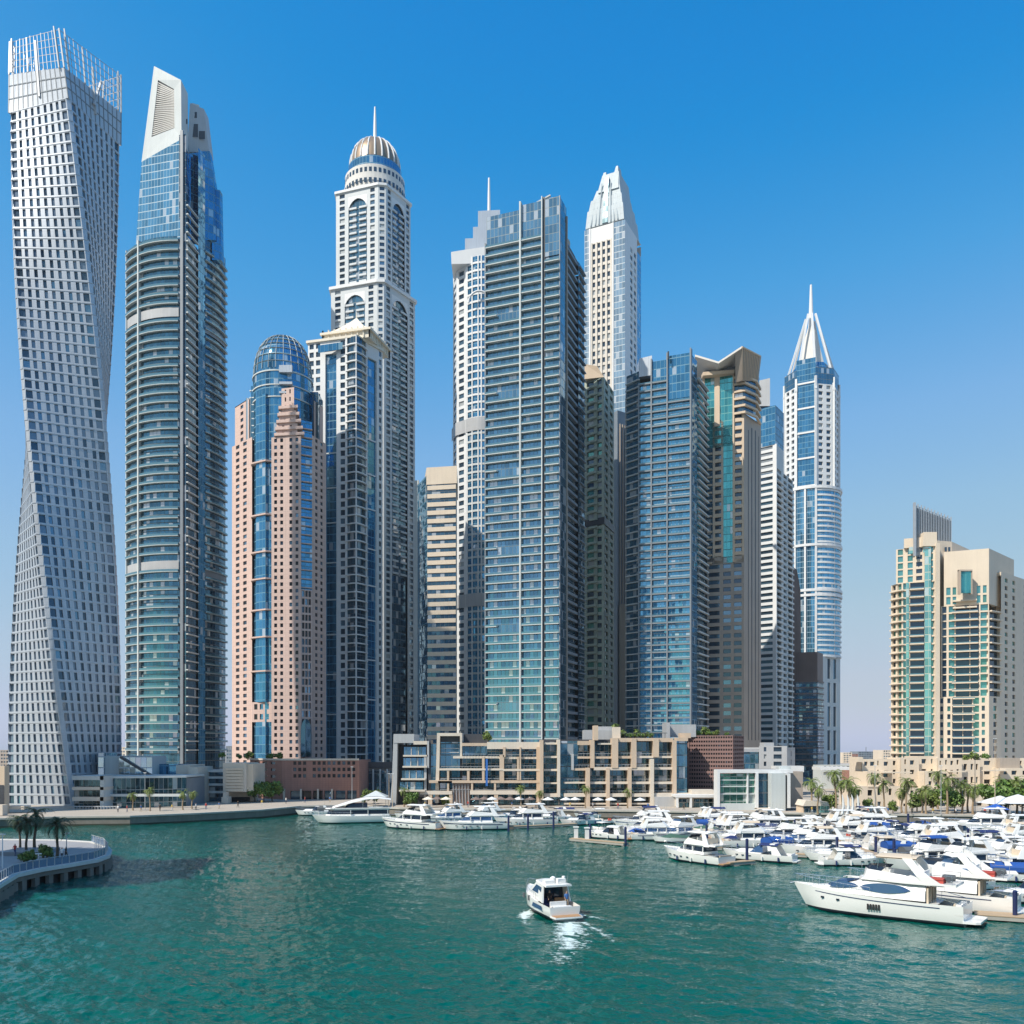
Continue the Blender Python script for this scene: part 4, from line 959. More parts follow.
# ---- brown tower with folded wing roof
def wing_tower():
    T = Tower('wing_roof_tower', (gx(730, 352), 352), 'brown stone tower with green glass and an upswept folded wing roof', minz=14)
    W = T.mb('stone_wall', ['beige', 'beige']); D = T.mb('dark_stone_wall', ['taupe', 'taupe']); G = T.mb('green_glass', ['glass_green', 'glass_deep'])
    L, C, Rt = g2(694, 349), g2(744, 342), g2(761, 354); z0 = LAND; z1 = gz(424, 343); zt = gz(372, 343); zm = gz(562, 343)
    def at(px): return L.lerp(C, (px-694)/50.0)
    T.sheet(G, [at(694), at(713)], zm, z1-8, 1); T.sheet(G, [at(704), at(734)], z1-8, zt, 0)
    T.fin(W, at(717.5), C-L, 2.0, .5, z1, zt+.3); T.fin(W, at(704), C-L, .8, .5, z1-8, zt+.3); T.fin(W, at(733.7), C-L, .6, .5, zm, zt+.3)
    px_prism(W, [(703, 375.5, 344), (703, 372, 344), (734.5, 369.5, 341.6), (734.5, 373, 341.6)], 3)
    n = round((z1-zm)/3.0)
    T.punched(W, at(713), at(723.5), zm, z1+1.5, n, [('s', .35), ('w', 1.2), ('s', .35)], .8, (.02, .98, .35, .9)); T.sheet(G, [at(723.5), at(733.5)], zm, z1, 0)
    W.quad(V3(at(713), z1+1.5), V3(at(723.5), z1+1.5), V3(at(721), z1+2.5), V3(at(715), z1+2.5))
    T.punched(W, at(734), C, zm, gz(412, 342), n+1, [('s', .15), ('w', 1.2), ('s', .3)], .8, (.02, .98, .35, .9))
    m = MB()
    for z in zs_range(zm, z1-9, 3.0):
        p = offset([at(696), at(712.5)], .7); q = [at(696), at(712.5)]; m.hexa([V3(q[0], z), V3(p[0], z), V3(p[1], z), V3(q[1], z)], [V3(q[0], z+.6), V3(p[0], z+.6), V3(p[1], z+.6), V3(q[1], z+.6)])
    T.part(m, 'side_balcony', 'beige')
    T.punched(D, L, C, z0, zm, round((zm-z0)/3.0), [('s', .7), ('v', .6), ('s', .35), ('w', 1.3), ('s', .35), ('w', .9), ('s', .3), ('w', .9), ('s', .25)], .5, wins={'w': (.02, .98, .3, .85), 'v': (.1, .9, .25, .85)})
    D.prism([at(697), C, C+Vector((0, 3)), at(697)+Vector((0, 3))], zm-.2, zm+2.4)
    # blank shaded side with tall slots
    D.prism([C+Vector((.02, .05)), Rt, Rt+Vector((-6, 12)), L+Vector((3, 14)), L+Vector((0, .3)), C+Vector((-.3, .3))][:4], z0, gz(414, 343))
    sl = T.mb('slot_window', ['dark_panel'])
    for t, w_, yb in ((.25, .5, 430), (.45, .7, 426), (.66, .7, 426), (.86, .4, 430)): T.fin(sl, C.lerp(Rt, t), Rt-C, w_, .06, 20, gz(yb, 345))
    # rounded balcony bay above the blank side
    bay = [at(734.5), C+Vector((0, -.5)), C.lerp(Rt, .45)+Vector((1.2, -1)), Rt+Vector((-.6, .2))]
    gb = T.mb('corner_glass', ['glass_night']); T.sheet(gb, bay, gz(414, 343), gz(366, 343))
    for y in (378, 385, 392.3, 399.6, 407, 414): T.slabs(bay, [gz(y, 342)], .8, .8, ['beige'])
    up = T.mb('penthouse_wall', ['slate_panel']); up.prism([at(704), at(738), at(738)+Vector((4, 12)), at(704)+Vector((4, 12))], zt-.2, gz(366, 343))
    # folded roof plates: front edge rises and falls, plate runs back over the building
    rf = MB(); pts = [(695, 356.5, 343), (718.5, 363.5, 338), (742, 348, 332.5)]; f = [g3(*p) for p in pts]
    b = [p+Vector((4, 24, -1.0)) for p in f]
    for i in range(2): rf.hexa([f[i], f[i+1], b[i+1], b[i]], [p+Vector((0, 0, .75)) for p in (f[i], f[i+1], b[i+1], b[i])])
    T.part(rf, 'wing_roof', 'pale_concrete')
    r2 = MB(); A, B_ = g3(742, 348, 332.6), g3(760.5, 357.5, 345); A2, B2_ = A+Vector((1.5, 6, -9.5)), B_+Vector((-.6, 2, -8.2))
    r2.hexa([A2, B2_, B2_+Vector((-2, 2, 0)), A2+Vector((-2, 2, 0))], [A, B_, B_+Vector((-2, 2, 0)), A+Vector((-2, 2, 0))]); T.part(r2, 'roof_side_plate', 'taupe')
    rb = MB()
    for k in range(12): rb.beam(A.lerp(B_, k/11)+Vector((.15, -.15, .1)), A2.lerp(B2_, k/11)+Vector((.15, -.15, .1)), .22)
    rb.beam(A+Vector((0, -.2, .3)), B_+Vector((0, -.2, .3)), .5); T.part(rb, 'roof_rib', 'beige')
    D.prism([L+Vector((3, 14)), L, L+Vector((.1, .2)), L+Vector((3.1, 14.2))][::-1], z0, z1-8)
    T.finish(('pane_dark', 'pane_blue', 'pane_dark'))
wing_tower()

# ---- white striped tower with blue glass top
def striped_tower():
    T = Tower('white_striped_tower', (gx(776, 410), 410), 'slim white tower with blue window stripes and blue glass top, left of the spire tower', minz=14)
    L, C, Rt = g2(756, 404), g2(776, 398), g2(793, 420); z0 = LAND; zt = gz(444, 398); z2 = gz(405, 398)
    W = T.mb('white_wall', ['white_paint', 'white_paint']); G = T.mb('glass_top', ['glass_blue', 'glass_deep'])
    n = round((zt-z0)/2.72); T.punched(W, L, C, z0, zt, n, [('s', .12), ('w', 1), ('s', .22)], .5, (0.0, 1.0, .38, .92))
    S = T.mb('side_wall', ['cool_concrete', 'cool_concrete']); T.punched(S, C, Rt, z0, zt-10, n-4, [('s', .1), ('w', .8), ('s', .25), ('v', .8), ('s', .1), ('w', .8), ('s', .1)], .9, wins={'w': (.02, .98, .32, .95), 'v': (.15, .85, .3, .85)})
    S.quad(V3(C, zt-10), V3(C.lerp(Rt, .45), zt-10), V3(C.lerp(Rt, .45), zt), V3(C, zt))
    T.fin(W, C, C-L, .8, .35, z0, zt)
    sl = [L, C, C.lerp(Rt, .45)]; T.sheet(G, [L, C+Vector((-.3, 0))], zt, z2, 0); T.sheet(G, [C+Vector((-.3, 0)), C.lerp(Rt, .45)], zt, z2, 1)
    bk = T.mb('back_wall', ['slate_panel']); bk.prism([L+Vector((.2, .3)), C+Vector((-.2, .8)), C.lerp(Rt, .44)+Vector((-.3, .3)), L+Vector((8, 18))], zt-12, z2-.3); T.sheet(bk, [Rt, Rt+Vector((-8, 10)), L+Vector((0, 20)), L], z0, zt-10)
    m = MB(); m.face([V3(p, zt-10) for p in (L, C, Rt, Rt+Vector((-8, 10)), L+Vector((0, 20)))]); T.part(m, 'roof', 'roof_grey')
    cb = T.mb('roof_block', ['grey_panel', 'slate_panel']); px_prism(cb, [(757, 406, 402), (757, 381, 402), (770, 378, 400), (770, 406, 400)], 3, 0, 1)
    fh = (zt-z0)/n; sb = MB()
    for k in range(4, n-5):
        for a, b in ((.06, .36), (.66, .96)):
            q = offset([C.lerp(Rt, a), C.lerp(Rt, b)], 0); p = offset([C.lerp(Rt, a), C.lerp(Rt, b)], .9); z = z0+k*fh
            sb.hexa([V3(q[0], z), V3(p[0], z), V3(p[1], z), V3(q[1], z)], [V3(q[0], z+.8), V3(p[0], z+.8), V3(p[1], z+.8), V3(q[1], z+.8)])
    T.part(sb, 'side_balcony', 'pale_concrete')
    T.finish(('pane_blue', 'pane_dark', 'pane_blue'))
striped_tower()

# ---- white pointed tower with spire
def spire_tower():
    T = Tower('pointed_spire_tower', (gx(811, 492), 492), 'rounded white and blue tower tapering to a tall white needle spire', minz=17)
    c = Vector((gx(811, 492), 492.0)); r = 14.6; tc = math.atan2(-c.y, -c.x)
    W = T.mb('white_frame', ['white_paint', 'white_paint']); G = T.mb('glass_wall', ['glass_blue', 'glass_deep', 'glass_azure'])
    def pt(deg, rr=r): a = tc+R(deg); return c+Vector((math.cos(a), math.sin(a)))*rr
    zb, zc_, z1, zt = gz(657, 480), gz(487, 480), gz(437, 480), gz(385, 480)
    zs_up = zc_
    # upper octagon, faces centred at -4 degrees
    faces = [(-118, -70), (-70, -31), (-31, 9), (9, 52), (52, 100), (100, 146), (146, 194), (194, 242)]
    n = round((zt-zc_)/3.5)
    for i, (a, b) in enumerate(faces):
        p, q = pt(a), pt(b)
        if i == 2:
            T.sheet(G, offset([p, q], -.3), zb, zt+14, 0)
            for y in (487, 459, 433.5, 409, 384): m = MB(); m.hexa([V3(v, gz(y, 480)) for v in (offset([p, q], -.5)[0], *offset([p, q], .25), offset([p, q], -.5)[1])], [V3(v, gz(y, 480)+.9) for v in (offset([p, q], -.5)[0], *offset([p, q], .25), offset([p, q], -.5)[1])]); T.part(m, 'floor_band', 'white_paint')
        else:
            T.punched(W, p, q, zc_, zt, n, [('s', .35), ('w', .7), ('s', .35), ('v', .7), ('s', .35)] if i in (1, 3) else [('s', .3), ('w', 1), ('s', .3), ('w', 1), ('s', .3)], .8, wins={'w': (.1, .9, .25, .85), 'v': (.1, .9, .25, .85)})
            if i in (1, 3, 4, 0): T.sheet(G, [p, q], zt, zt+9, 1)
        T.fin(W, p, q-p, 1.1, .6, zb, zt+4)
    # round lower shaft with closely spaced floor bands
    ringp = [pt(a, r+.6) for a in range(-120, 121, 10)]
    T.sheet(G, ringp, zb, zc_, 2)
    for z in zs_range(zb, zc_-1, 2.75): T.slabs(ringp[:9], [z], .5, .95, ['white_paint'], name='balcony'); T.slabs(ringp[13:], [z], .5, .95, ['white_paint'], name='balcony')
    T.slabs(ringp, [zc_-1.5, gz(547, 480), gz(592, 480), gz(597, 480)], 1.0, 1.3, ['white_paint'], name='ring_band')
    for a in (-31, -11, 9): T.fin(W, pt(a, r+.5), pt(a+2)-pt(a-2), 1.0, .9, zb, zc_)
    ft = T.mb('foot_block', ['cool_concrete', 'cool_concrete']); p0, p1, p2 = pt(-58, r+1.0), pt(22, r+1.5), pt(80, r+.6)
    T.punched(ft, p0, p1, LAND, zb, 5, [('s', .5), ('w', 1), ('s', .3), ('w', 1), ('s', .5)], .6, (.05, .95, .08, .92)); T.punched(ft, p1, p2, LAND, zb, 5, [('s', .8), ('w', .7), ('s', .5), ('w', .7), ('s', .8)], .6, (.1, .9, .08, .92))
    T.sheet(ft, [p2, pt(180, r), p0], LAND, zb); ft.face([V3(p, zb) for p in (p0, p1, p2, pt(180, r))])
    # tapering arms and cone
    ztip = gz(316, 488); ar = MB()
    for a in (-70, -31, 9, 52, 100, 146, 194, 242):
        top = .16 if a not in (-31, 9) else .1
        ar.beam(V3(pt(a, r+.3), zt-3), V3(pt(a, r*.82), zt+ (ztip-zt)*.28), 1.1); ar.beam(V3(pt(a, r*.82), zt+(ztip-zt)*.28), V3(pt(a, r*.2), ztip+(0 if abs(a-10) > 60 else 2)), .95)
    T.part(ar, 'crown_arm', 'white_paint')
    cn = MB(); cn.lathe((c.x, c.y), [(r*.62, zt+8), (r*.32, zt+26), (.9, gz(322, 490))], 8); T.part(cn, 'crown_cone', 'pale_concrete')
    ck = MB(); ck.hexa([V3(pt(a, r*.8), zt+6) for a in range(0, 360, 45)], [V3(pt(a, r*.62), zt+14) for a in range(0, 360, 45)]); T.part(ck, 'crown_glass', 'glass_blue')
    sp = MB(); sp.tube([V3(c, gz(345, 490)), V3(c, gz(315, 490)), V3(c, gz(283, 490))], [1.7, 1.25, .55], 8); T.part(sp, 'spire', 'white_paint')
    T.finish()
spire_tower()

# ---- dark brown block in front of the spire tower
def brown_tower():
    T = Tower('dark_brown_tower', (gx(808, 440), 440), 'dark brown horizontally striped block at the foot of the spire tower', minz=10)
    L, C, Rt = g2(792, 436), g2(817.5, 432), g2(823, 440); z0 = LAND; z1 = gz(652, 433); zq = gz(682, 433)
    W = T.mb('wall', ['brown_panel', 'brown_panel']); W.prism([L, C, Rt, Rt+Vector((-2, 14)), L+Vector((0, 14))], z0, z1-.05)
    for k in range(12): T.fin(W, L.lerp(C, .05+k*.08), C-L, .3, .3, zq, z1)
    G = T.mb('window_band', ['glass_night']); T.sheet(G, offset([L, C, Rt], .15), z0, zq)
    for z in zs_range(8, zq, 2.9):
        m = MB(); p = offset([L, C, Rt], .45); q = offset([L, C, Rt], .1); T.slabs([L, C, Rt], [z], .5, .75, ['brown_panel'], name='floor_band')
    px_prism(W, [(788, 745, 436), (788, 572, 436), (792, 566, 436), (797, 570, 436), (800.5, 590, 435.5), (801, 640, 435), (801, 745, 435)], 8)
    T.finish()
brown_tower()

# ---- cream and green residential cluster on the right
def cream_cluster():
    T = Tower('cream_residential_tower', (gx(960, 312), 312), 'cream residential towers with green glass, long balconies and a steel screen on top', 'apartment tower', minz=14)
    W = T.mb('cream_wall', ['sand', 'sand']); z0 = LAND; G = T.mb('green_glass', ['glass_aqua', 'glass_green'])
    # left tower: bowed front
    a0, a1, a2, a3 = g2(891, 308), g2(902, 303), g2(936, 299), g2(945, 303)
    zA, zB, zC = gz(582, 301), gz(547, 301), gz(536, 301)
    fh = 2.6; front = [a0, a1]+arc(a1, a2, .8, 6)[1:]
    def at(px): 
        t = (px-902)/34.0; return a1.lerp(a2, t)
    wn = {'w': (.08, .92, .3, .92), 't': (.02, .98, .15, .95), 'd': (.0, 1.0, .1, .95)}
    n1 = round((zA-z0)/fh)
    T.punched(W, a0, a1, z0, zA, n1, [('s', .2), ('w', 1), ('s', .3), ('t', 1), ('s', .1)], .7, wins=wn)
    T.punched(W, a1, a2, z0, zA, n1, [('s', .12), ('t', .7), ('s', .15), ('d', 1.9), ('s', .15), ('t', .9), ('s', .12)], .9, wins=wn)
    n2 = round((zB-zA)/fh); T.punched(W, g2(896, 305), at(936), zA, zB, n2, [('s', .2), ('t', .6), ('s', .5), ('t', .6), ('s', .3), ('w', .8), ('s', .15), ('t', 1), ('s', .3)], .4, wins=wn)
    W.prism([at(904), at(936), at(936)+Vector((6, 14)), at(904)+Vector((6, 14))], zB, zC-.5); px_prism(W, [(923, 546, 299), (924, 532, 299), (937, 532, 298.5), (937, 546, 298.5)], 3)
    T.sheet(G, offset([at(909), at(913.5)], .2), zB-2, zC+0.5-4); T.sheet(G, offset([at(923), at(931.5)], .3), zB-2, zC-1.5)
    gl = MB()
    for (xa, xb) in ((924.5, 931),): T.sheet(gl, offset([at(xa), at(xb)], .5), z0+6, zB); T.sheet(gl, offset([at(906), at(909)], .3), z0+6, zA)
    T.part(gl, 'glass_column', 'glass_aqua')
    for k in range(4, n1): 
        z = z0+k*(zA-z0)/n1; T.slabs([a0, a1, at(904)], [z], .7, .35, ['sand']); T.slabs([at(909.5), at(924)], [z], .9, .38, ['sand', 'rail_glass'], rail=.35)
    px_prism(W, [(936, 760, 298.2), (936, 543, 298.2), (940, 543, 298.2), (940, 760, 298.2)], 5)
    # steel screen
    sc_ = MB(); A, B_ = Vector(g3(914.5, 505, 300)), Vector(g3(951, 519, 310)); 
    nn = 22
    for k in range(nn+1):
        t = k/nn; top = A.lerp(B_, t); yb = (556 if k < 4 else (543 if t > .3 else 535)); zbt = gz(yb, 300)
        sc_.beam((top.x, top.y, zbt), (top.x, top.y, top.z+(.8 if k % 2 == 0 else 0)), .28 if k else .7)
    for q in range(9):
        f = q/8; sc_.beam(A+Vector((0, .25, -f*9)), B_+Vector((0, .25, -f*7.5)), .13)
    T.part(sc_, 'steel_screen', 'steel')
    bk = T.mb('screen_panel', ['slate_panel']); bk.quad(A+Vector((0, .5, -11)), B_+Vector((0, .5, -8)), B_+Vector((0, .5, -.4)), A+Vector((0, .5, -.4)))
    # rear link block
    W.prism([g2(936, 304), g2(952, 306), g2(969, 318), g2(950, 330), g2(936, 330)], z0, gz(541, 305))
    for x in (946, 949.5):
        for y in (549, 559, 568): m = MB(); px_prism(m, [(x-.9, y+2.5, 304.2), (x-.9, y-2, 304.2), (x+.9, y-2, 304.2), (x+.9, y+2.5, 304.2)], .4); T.part(m, 'window', 'pane_dark')
    # right tower
    b0, b1, b2, b3 = g2(941, 300), g2(989, 294), g2(1002, 303), g2(1024, 318)
    zR = gz(549, 295); zm = gz(604, 295); zl = gz(697, 295)
    def bt(px): return b0.lerp(b1, (px-941)/48.0)
    n3 = round((zm-z0)/fh)
    T.punched(W, bt(941), bt(989), zl, zm, round((zm-zl)/fh), [('s', .15), ('d', .5), ('s', .25), ('t', .7), ('s', .15), ('d', 1.6), ('s', .1), ('d', 1.0), ('s', .15), ('t', .9), ('s', .1)], .9, wins=wn)
    T.punched(W, bt(936), bt(989), z0, zl, round((zl-z0)/fh), [('s', .5), ('w', .5), ('s', .5), ('w', .5), ('s', .2), ('d', 1.4), ('s', .08), ('d', 1.2), ('s', .15), ('t', .8), ('s', .3), ('w', .5), ('s', .5)], .6, wins=wn)
    u0, u1 = bt(944), bt(989)
    T.punched(W, u0, u1, zm, gz(585, 295), 2, [('s', .3), ('t', .6), ('s', .25), ('t', .5), ('s', 1.5), ('s', 1.2), ('t', .5), ('s', .3), ('t', .5), ('s', .3)], .4, wins=wn)
    W.prism([u0+Vector((0, .02)), u1, g2(1014, 312), g2(1000, 325), g2(950, 325)], zm-.1 if False else gz(585, 295), zR)
    W.prism([b1, g2(1014, 312), g2(1000, 325), g2(950, 325)][:3], zm, gz(585, 295))
    tg = MB(); px_prism(tg, [(960, 593, 294.5), (960, 571, 294.5), (971, 570.5, 293.5), (971, 593, 293.5)], 1); T.part(tg, 'glass_oriel', 'glass_green')
    tf = MB()
    for (xa, xb, ya, yb) in ((959, 961, 594, 570), (970, 972.5, 594, 569.5), (959, 972.5, 571, 569.5)): px_prism(tf, [(xa, ya, 294), (xa, yb, 294), (xb, yb, 293), (xb, ya, 293)], 1)
    T.part(tf, 'oriel_frame', 'taupe')
    for k in range(13, n3):
        z = z0+k*(zm-z0)/n3; T.slabs([bt(952), bt(978)], [z], 1.1, .4, ['sand', 'rail_glass'], rail=.3)
    for k in range(4, 13): z = z0+k*(zm-z0)/n3; T.slabs([bt(953), bt(975)], [z], 1.0, .4, ['sand', 'rail_glass'], rail=.3)
    for (y) in (600, 607): T.slabs([bt(953), bt(977)], [gz(y, 294)], 1.3, .5, ['sand'])
    # balconies right of the corner and lower shaded side
    S = T.mb('side_wall', ['sand', 'sand'])
    e0, e1 = b1, g2(1001, 298.5); zs1 = gz(612, 296)
    T.punched(S, e0, e1, zl, zs1, round((zs1-zl)/fh), [('s', .1), ('d', 1.4), ('s', .15)], 1.0, wins=wn); T.punched(S, e0, e1, z0, zl, round((zl-z0)/fh), [('s', .6), ('w', .6), ('s', .6)], .4, wins=wn)
    for k in range(13, n3): z = z0+k*(zm-z0)/n3; T.slabs([e0+(e1-e0)*.05, e1], [z], .8, .4, ['sand'])
    f1 = g2(1040, 322)
    T.punched(S, e1, f1, z0, gz(576, 300), round((gz(576, 300)-z0)/fh), [('s', .4), ('w', .35), ('s', .5), ('w', .35), ('s', 1.0), ('w', .4), ('s', .6), ('w', .4), ('s', .6)], .4, (.05, .95, .25, .8))
    S.prism([e1+Vector((.1, .1)), f1, f1+Vector((-6, 10)), e1+Vector((-4, 20))], gz(576, 300), gz(574, 300)+.5); S.face([V3(p, zs1) for p in (e0, e1, e1+Vector((-3, 12)), e0+Vector((-3, 12)))])
    px_prism(S, [(996, 612, 301), (996.5, 575, 301), (1003, 573, 303), (1003, 612, 303)], 8)
    W.quad(V3(a0, zA), V3(g2(896, 305), zA), V3(g2(896, 325), zA), V3(g2(893, 325), zA)); T.sheet(W, [g2(893, 325), a0], z0, zA); T.sheet(W, [g2(897, 325), g2(896, 305)], zA, zB)
    W.face([V3(p, zB) for p in (g2(896, 305), at(936), g2(940, 325), g2(897, 325))])
    T.finish(('pane_dark', 'pane_teal', 'pane_green'))
glass('glass_aqua', (0.3, 0.66, 0.62), 1.2, 2.6, mull=(0.45, 0.5, 0.42), pale=0.1, metal=.7)
cream_cluster()
# ================================================================ low buildings along the quay
paint('terrace_stone', (0.56, 0.44, 0.33), 0.75, 0.12, 0.25, streak=0.1)
paint('terrace_pale', (0.64, 0.57, 0.48), 0.75, 0.1, 0.25, streak=0.08)
def quadpx(m, x0, x1, y0, y1, Y, mi=0, Yb=None, dy=0.0):
    Yb = Y if Yb is None else Yb
    m.quad(g3(x0, y1, Y+dy), g3(x1, y1, Yb+dy), g3(x1, y0, Yb+dy), g3(x0, y0, Y+dy), mi)
def boxpx(m, x0, x1, y0, y1, Y, dep, mi=0, Yb=None):
    Yb = Y if Yb is None else Yb
    a, b = g2(x0, Y), g2(x1, Yb); m.prism([a, b, b+Vector((0, dep)), a+Vector((0, dep))], gz(y1, Y), gz(y0, Y), mi)
def face_px(T, W, x0, x1, y0, y1, Y, nfl, cols, Yb=None, depth=.4, win=(.15, .85, .25, .85), wins=None):
    Yb = Y if Yb is None else Yb
    T.punched(W, g2(x0, Y), g2(x1, Yb), gz(y1, Y), gz(y0, Y), nfl, cols, depth, win, wins)
GY = LAND
def gnd(Y): return HY+F*(CZ-LAND)/Y         # picture row of the ground at distance Y

# -- glass mall at the far left
T = Tower('glass_mall', (gx(130, 232), 235), 'low dark glass shopping hall with stone end wall, beside the twisted tower', 'mall'); 
W = T.mb('stone_wall', ['cool_concrete', 'terrace_pale', 'slate_panel']); G = T.mb('glass_front', ['glass_shop', 'glass_silver', 'glass_blue'])
a, b = g2(103, 226), g2(186, 232); ZB = gz(778, 228)
T.sheet(G, arc(a, b, 1.2, 8), LAND, ZB); W.prism([a+Vector((0, .5)), b+Vector((0, .5)), b+Vector((0, 14)), a+Vector((0, 14))], LAND, ZB-.2, 2)
rf = MB(); p = offset(arc(a, b, 1.2, 8), .6); rf.prism(list(p)+[b+Vector((0, 14)), a+Vector((0, 14))], ZB, ZB+.5); T.part(rf, 'roof', 'cool_concrete')
for i, (y0, y1) in enumerate(((776, 780), (787, 790), (797, 801))):
    m = MB(); boxpx(m, 72, 104, y0, y1, 221, 12); T.part(m, 'floor_slab', 'terrace_pale' if i else 'cool_concrete')
quadpx(G, 74, 103, 776, gnd(224), 224, 0); boxpx(W, 100, 103.5, 776, gnd(222), 221, 8)
boxpx(W, 104, 152, 756, 790, 241, 10, 0); boxpx(G, 98, 104, 753, 790, 240.5, 8, 1); quadpx(G, 119, 152, 757, 774, 240, 1)
st = MB(); st.beam(g3(121, 757, 240), g3(152, 776, 240), 1.3, h=.6); T.part(st, 'stair_canopy', 'dark_panel')
boxpx(G, 152, 178, 764, 790, 246, 9, 2)
boxpx(W, 176, 190, 765, gnd(247), 245, 12, 1); boxpx(W, 189, 198, 767, gnd(244), 243, 12, 1); boxpx(W, 104, 186, 794, 796.5, 224.6, 1.0, 0)
m = MB(); quadpx(m, 74, 118, 806, 807, 219); [m.beam(g3(x, 806, 219), g3(x, gnd(219), 219), .12) for x in range(74, 118, 3)]; T.part(m, 'terrace_rail', 'steel')
T.finish()
# -- striped offices and stone screen block
T = Tower('striped_office', (gx(212, 252), 255), 'low office block with pale and dark glass stripes between two stone walls', 'office')
G = T.mb('window_band', ['glass_night']); quadpx(G, 197, 224, 770, gnd(252), 252); W = T.mb('back_wall', ['slate_panel']); boxpx(W, 197, 224, 770.3, gnd(252.2), 252.3, 12)
for y in (770, 776.5, 783.5, 791): 
    m = MB(); boxpx(m, 196.5, 224, y, y+2.2, 251.2, 1.3); T.part(m, 'floor_band', 'cool_concrete')
T.finish()
T = Tower('stone_screen_block', (gx(237, 248), 252), 'beige stone block with big pale ribbed panel above the quay', 'building')
W = T.mb('stone_wall', ['sand', 'terrace_pale']); boxpx(W, 223, 246, 763, 792, 246, 12, 1); boxpx(W, 246.2, 253, 764, 791, 247, 12, 0); boxpx(W, 226, 250, 792.2, gnd(252), 251, 8, 0)
P_ = T.mb('ribbed_panel', ['sand'])
for y in range(768, 790, 3): boxpx(P_, 225.5, 243, y, y+2.2, 245.7, .5)
W2 = T.mb('stone_pier', ['terrace_pale']); boxpx(W2, 221.5, 228, 797, gnd(244), 243, 3); boxpx(W2, 223, 226.5, 792.3, 797, 243.5, 2)
dk = T.mb('shade_sheet', ['dark_void']); quadpx(dk, 229, 250, 797, 805, 250.5)  # near-black sheet painted as the shade the block sits on
T.finish()
# -- pink brick podium
T = Tower('brick_podium', (gx(305, 262), 268), 'long low pink brick building with small dark windows at the foot of the pink tower', 'building')
W = T.mb('brick_wall', ['brick_pink', 'brick_pink'])
a, b, c = g2(250, 272), g2(282, 262), g2(359, 264); z1, zg = gz(760, 264), LAND; k = 264
def zy(y): return gz(y, 264)
T.punched(W, a, b, zy(787), z1, 4, [('s', .4), ('w', .5), ('s', .3), ('w', .5), ('s', .3), ('w', .5), ('s', .6)], .3, (.05, .95, .35, .75)); W.quad(V3(a, zg), V3(b, zg), V3(b, zy(787)), V3(a, zy(787)))
T.punched(W, b, c, zy(779), z1, 3, [('s', 1.6), ('w', .5), ('s', .2), ('w', .5), ('s', .2), ('w', .5), ('s', .9)]+[('w', .5), ('s', .22)]*9+[('s', .3)], .4, (.05, .95, .25, .8))
W.quad(V3(b, zy(790)), V3(c, zy(790)), V3(c, zy(779)), V3(b, zy(779))); T.punched(W, b, c, zg, zy(790), 1, [('s', 1.2)]+[('w', 1.4), ('s', .25)]*6+[('s', .1)], 1.0, (0, 1, 0, .95))
W.prism([a+Vector((.2, .5)), b+Vector((0, 1.2)), c+Vector((-.2, 1.2)), c+Vector((-.2, 22)), a+Vector((.2, 22))], zg, z1-.1)
cp = T.mb('parapet', ['terrace_pale']); T.sheet(cp, offset([a, b, c], .25), z1-.1, z1+.45); T.sheet(W, [c, c+Vector((0, 22))], zg, z1)
m = MB()
for x in (283, 300, 317, 331): boxpx(m, x, x+1.6, 789, gnd(262), 261.5, .6)
T.part(m, 'arcade_column', 'terrace_pale'); T.finish(('pane_black', 'pane_dark', 'pane_dark'))
# -- dark columned podium with fabric canopy
T = Tower('columned_podium', (gx(378, 270), 275), 'shaded grey podium with tall columns between the brick building and the terraces', 'building')
W = T.mb('grey_wall', ['slate_panel', 'dark_panel']); G = T.mb('glass_front', ['glass_night']); boxpx(W, 358, 396, 764, gnd(283), 282, 14, 0); boxpx(W, 357, 397, 762, 768, 281.2, .9, 1)
for x in (360, 367, 374, 381, 388): quadpx(G, x, x+5, 771, 790, 281.7)
for x in (358.5, 365.4, 372.4, 379.4, 386.4): m = MB(); boxpx(m, x, x+1.3, 769, gnd(281), 280.6, 1.0); T.part(m, 'column', 'cool_concrete')
T.finish()

simple('banner_blue', (0.03, 0.14, 0.45), 0.6)
glass('glass_pavilion', (0.12, 0.34, 0.27), 1.6, 2.0, mull=(0.3, 0.34, 0.32), dark=.5)
# -- terrace complex, left wing
def glassbay(T, G, x0, x1, y0, y1, Y, mi=0): quadpx(G, x0, x1, y0, y1, Y, mi)
T = Tower('terrace_complex', (gx(470, 236), 245), 'stepped beige terrace building with deep glazed floors and slanting side wall', 'building')
W = T.mb('terrace_wall', ['terrace_stone', 'terrace_pale', 'grey_panel', 'dark_panel']); G = T.mb('glass_front', ['glass_shop', 'glass_teal', 'glass_deep'])
Y = 236
# slanting wall at the left end and its dark hood
px_prism(W, [(390, gnd(Y), Y), (392, 780, Y), (393.5, 735, Y), (397.5, 735, Y), (397, 780, Y), (396, gnd(Y), Y)], 16, 2); boxpx(W, 393.6, 414, 734, 743, Y-.1, 14, 2)
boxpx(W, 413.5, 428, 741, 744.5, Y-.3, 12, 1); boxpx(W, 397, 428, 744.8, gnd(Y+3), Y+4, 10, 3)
for i, (y0, xa, xb) in enumerate(((747, 404, 426), (758, 403.5, 425), (770.5, 402, 423.5), (782, 400, 423))):
    quadpx(G, xa, xb, y0, y0+8, Y+1.0-i*.6, 1); m = MB(); boxpx(m, xa-1, xb+2, y0+8, y0+9.6, Y-.6-i*.6, 3.0); T.part(m, 'terrace_slab', 'terrace_pale')
    for x in (xa+7, xa+14): boxpx(W, x, x+.5, y0, y0+8, Y+.7-i*.6, .3, 1)
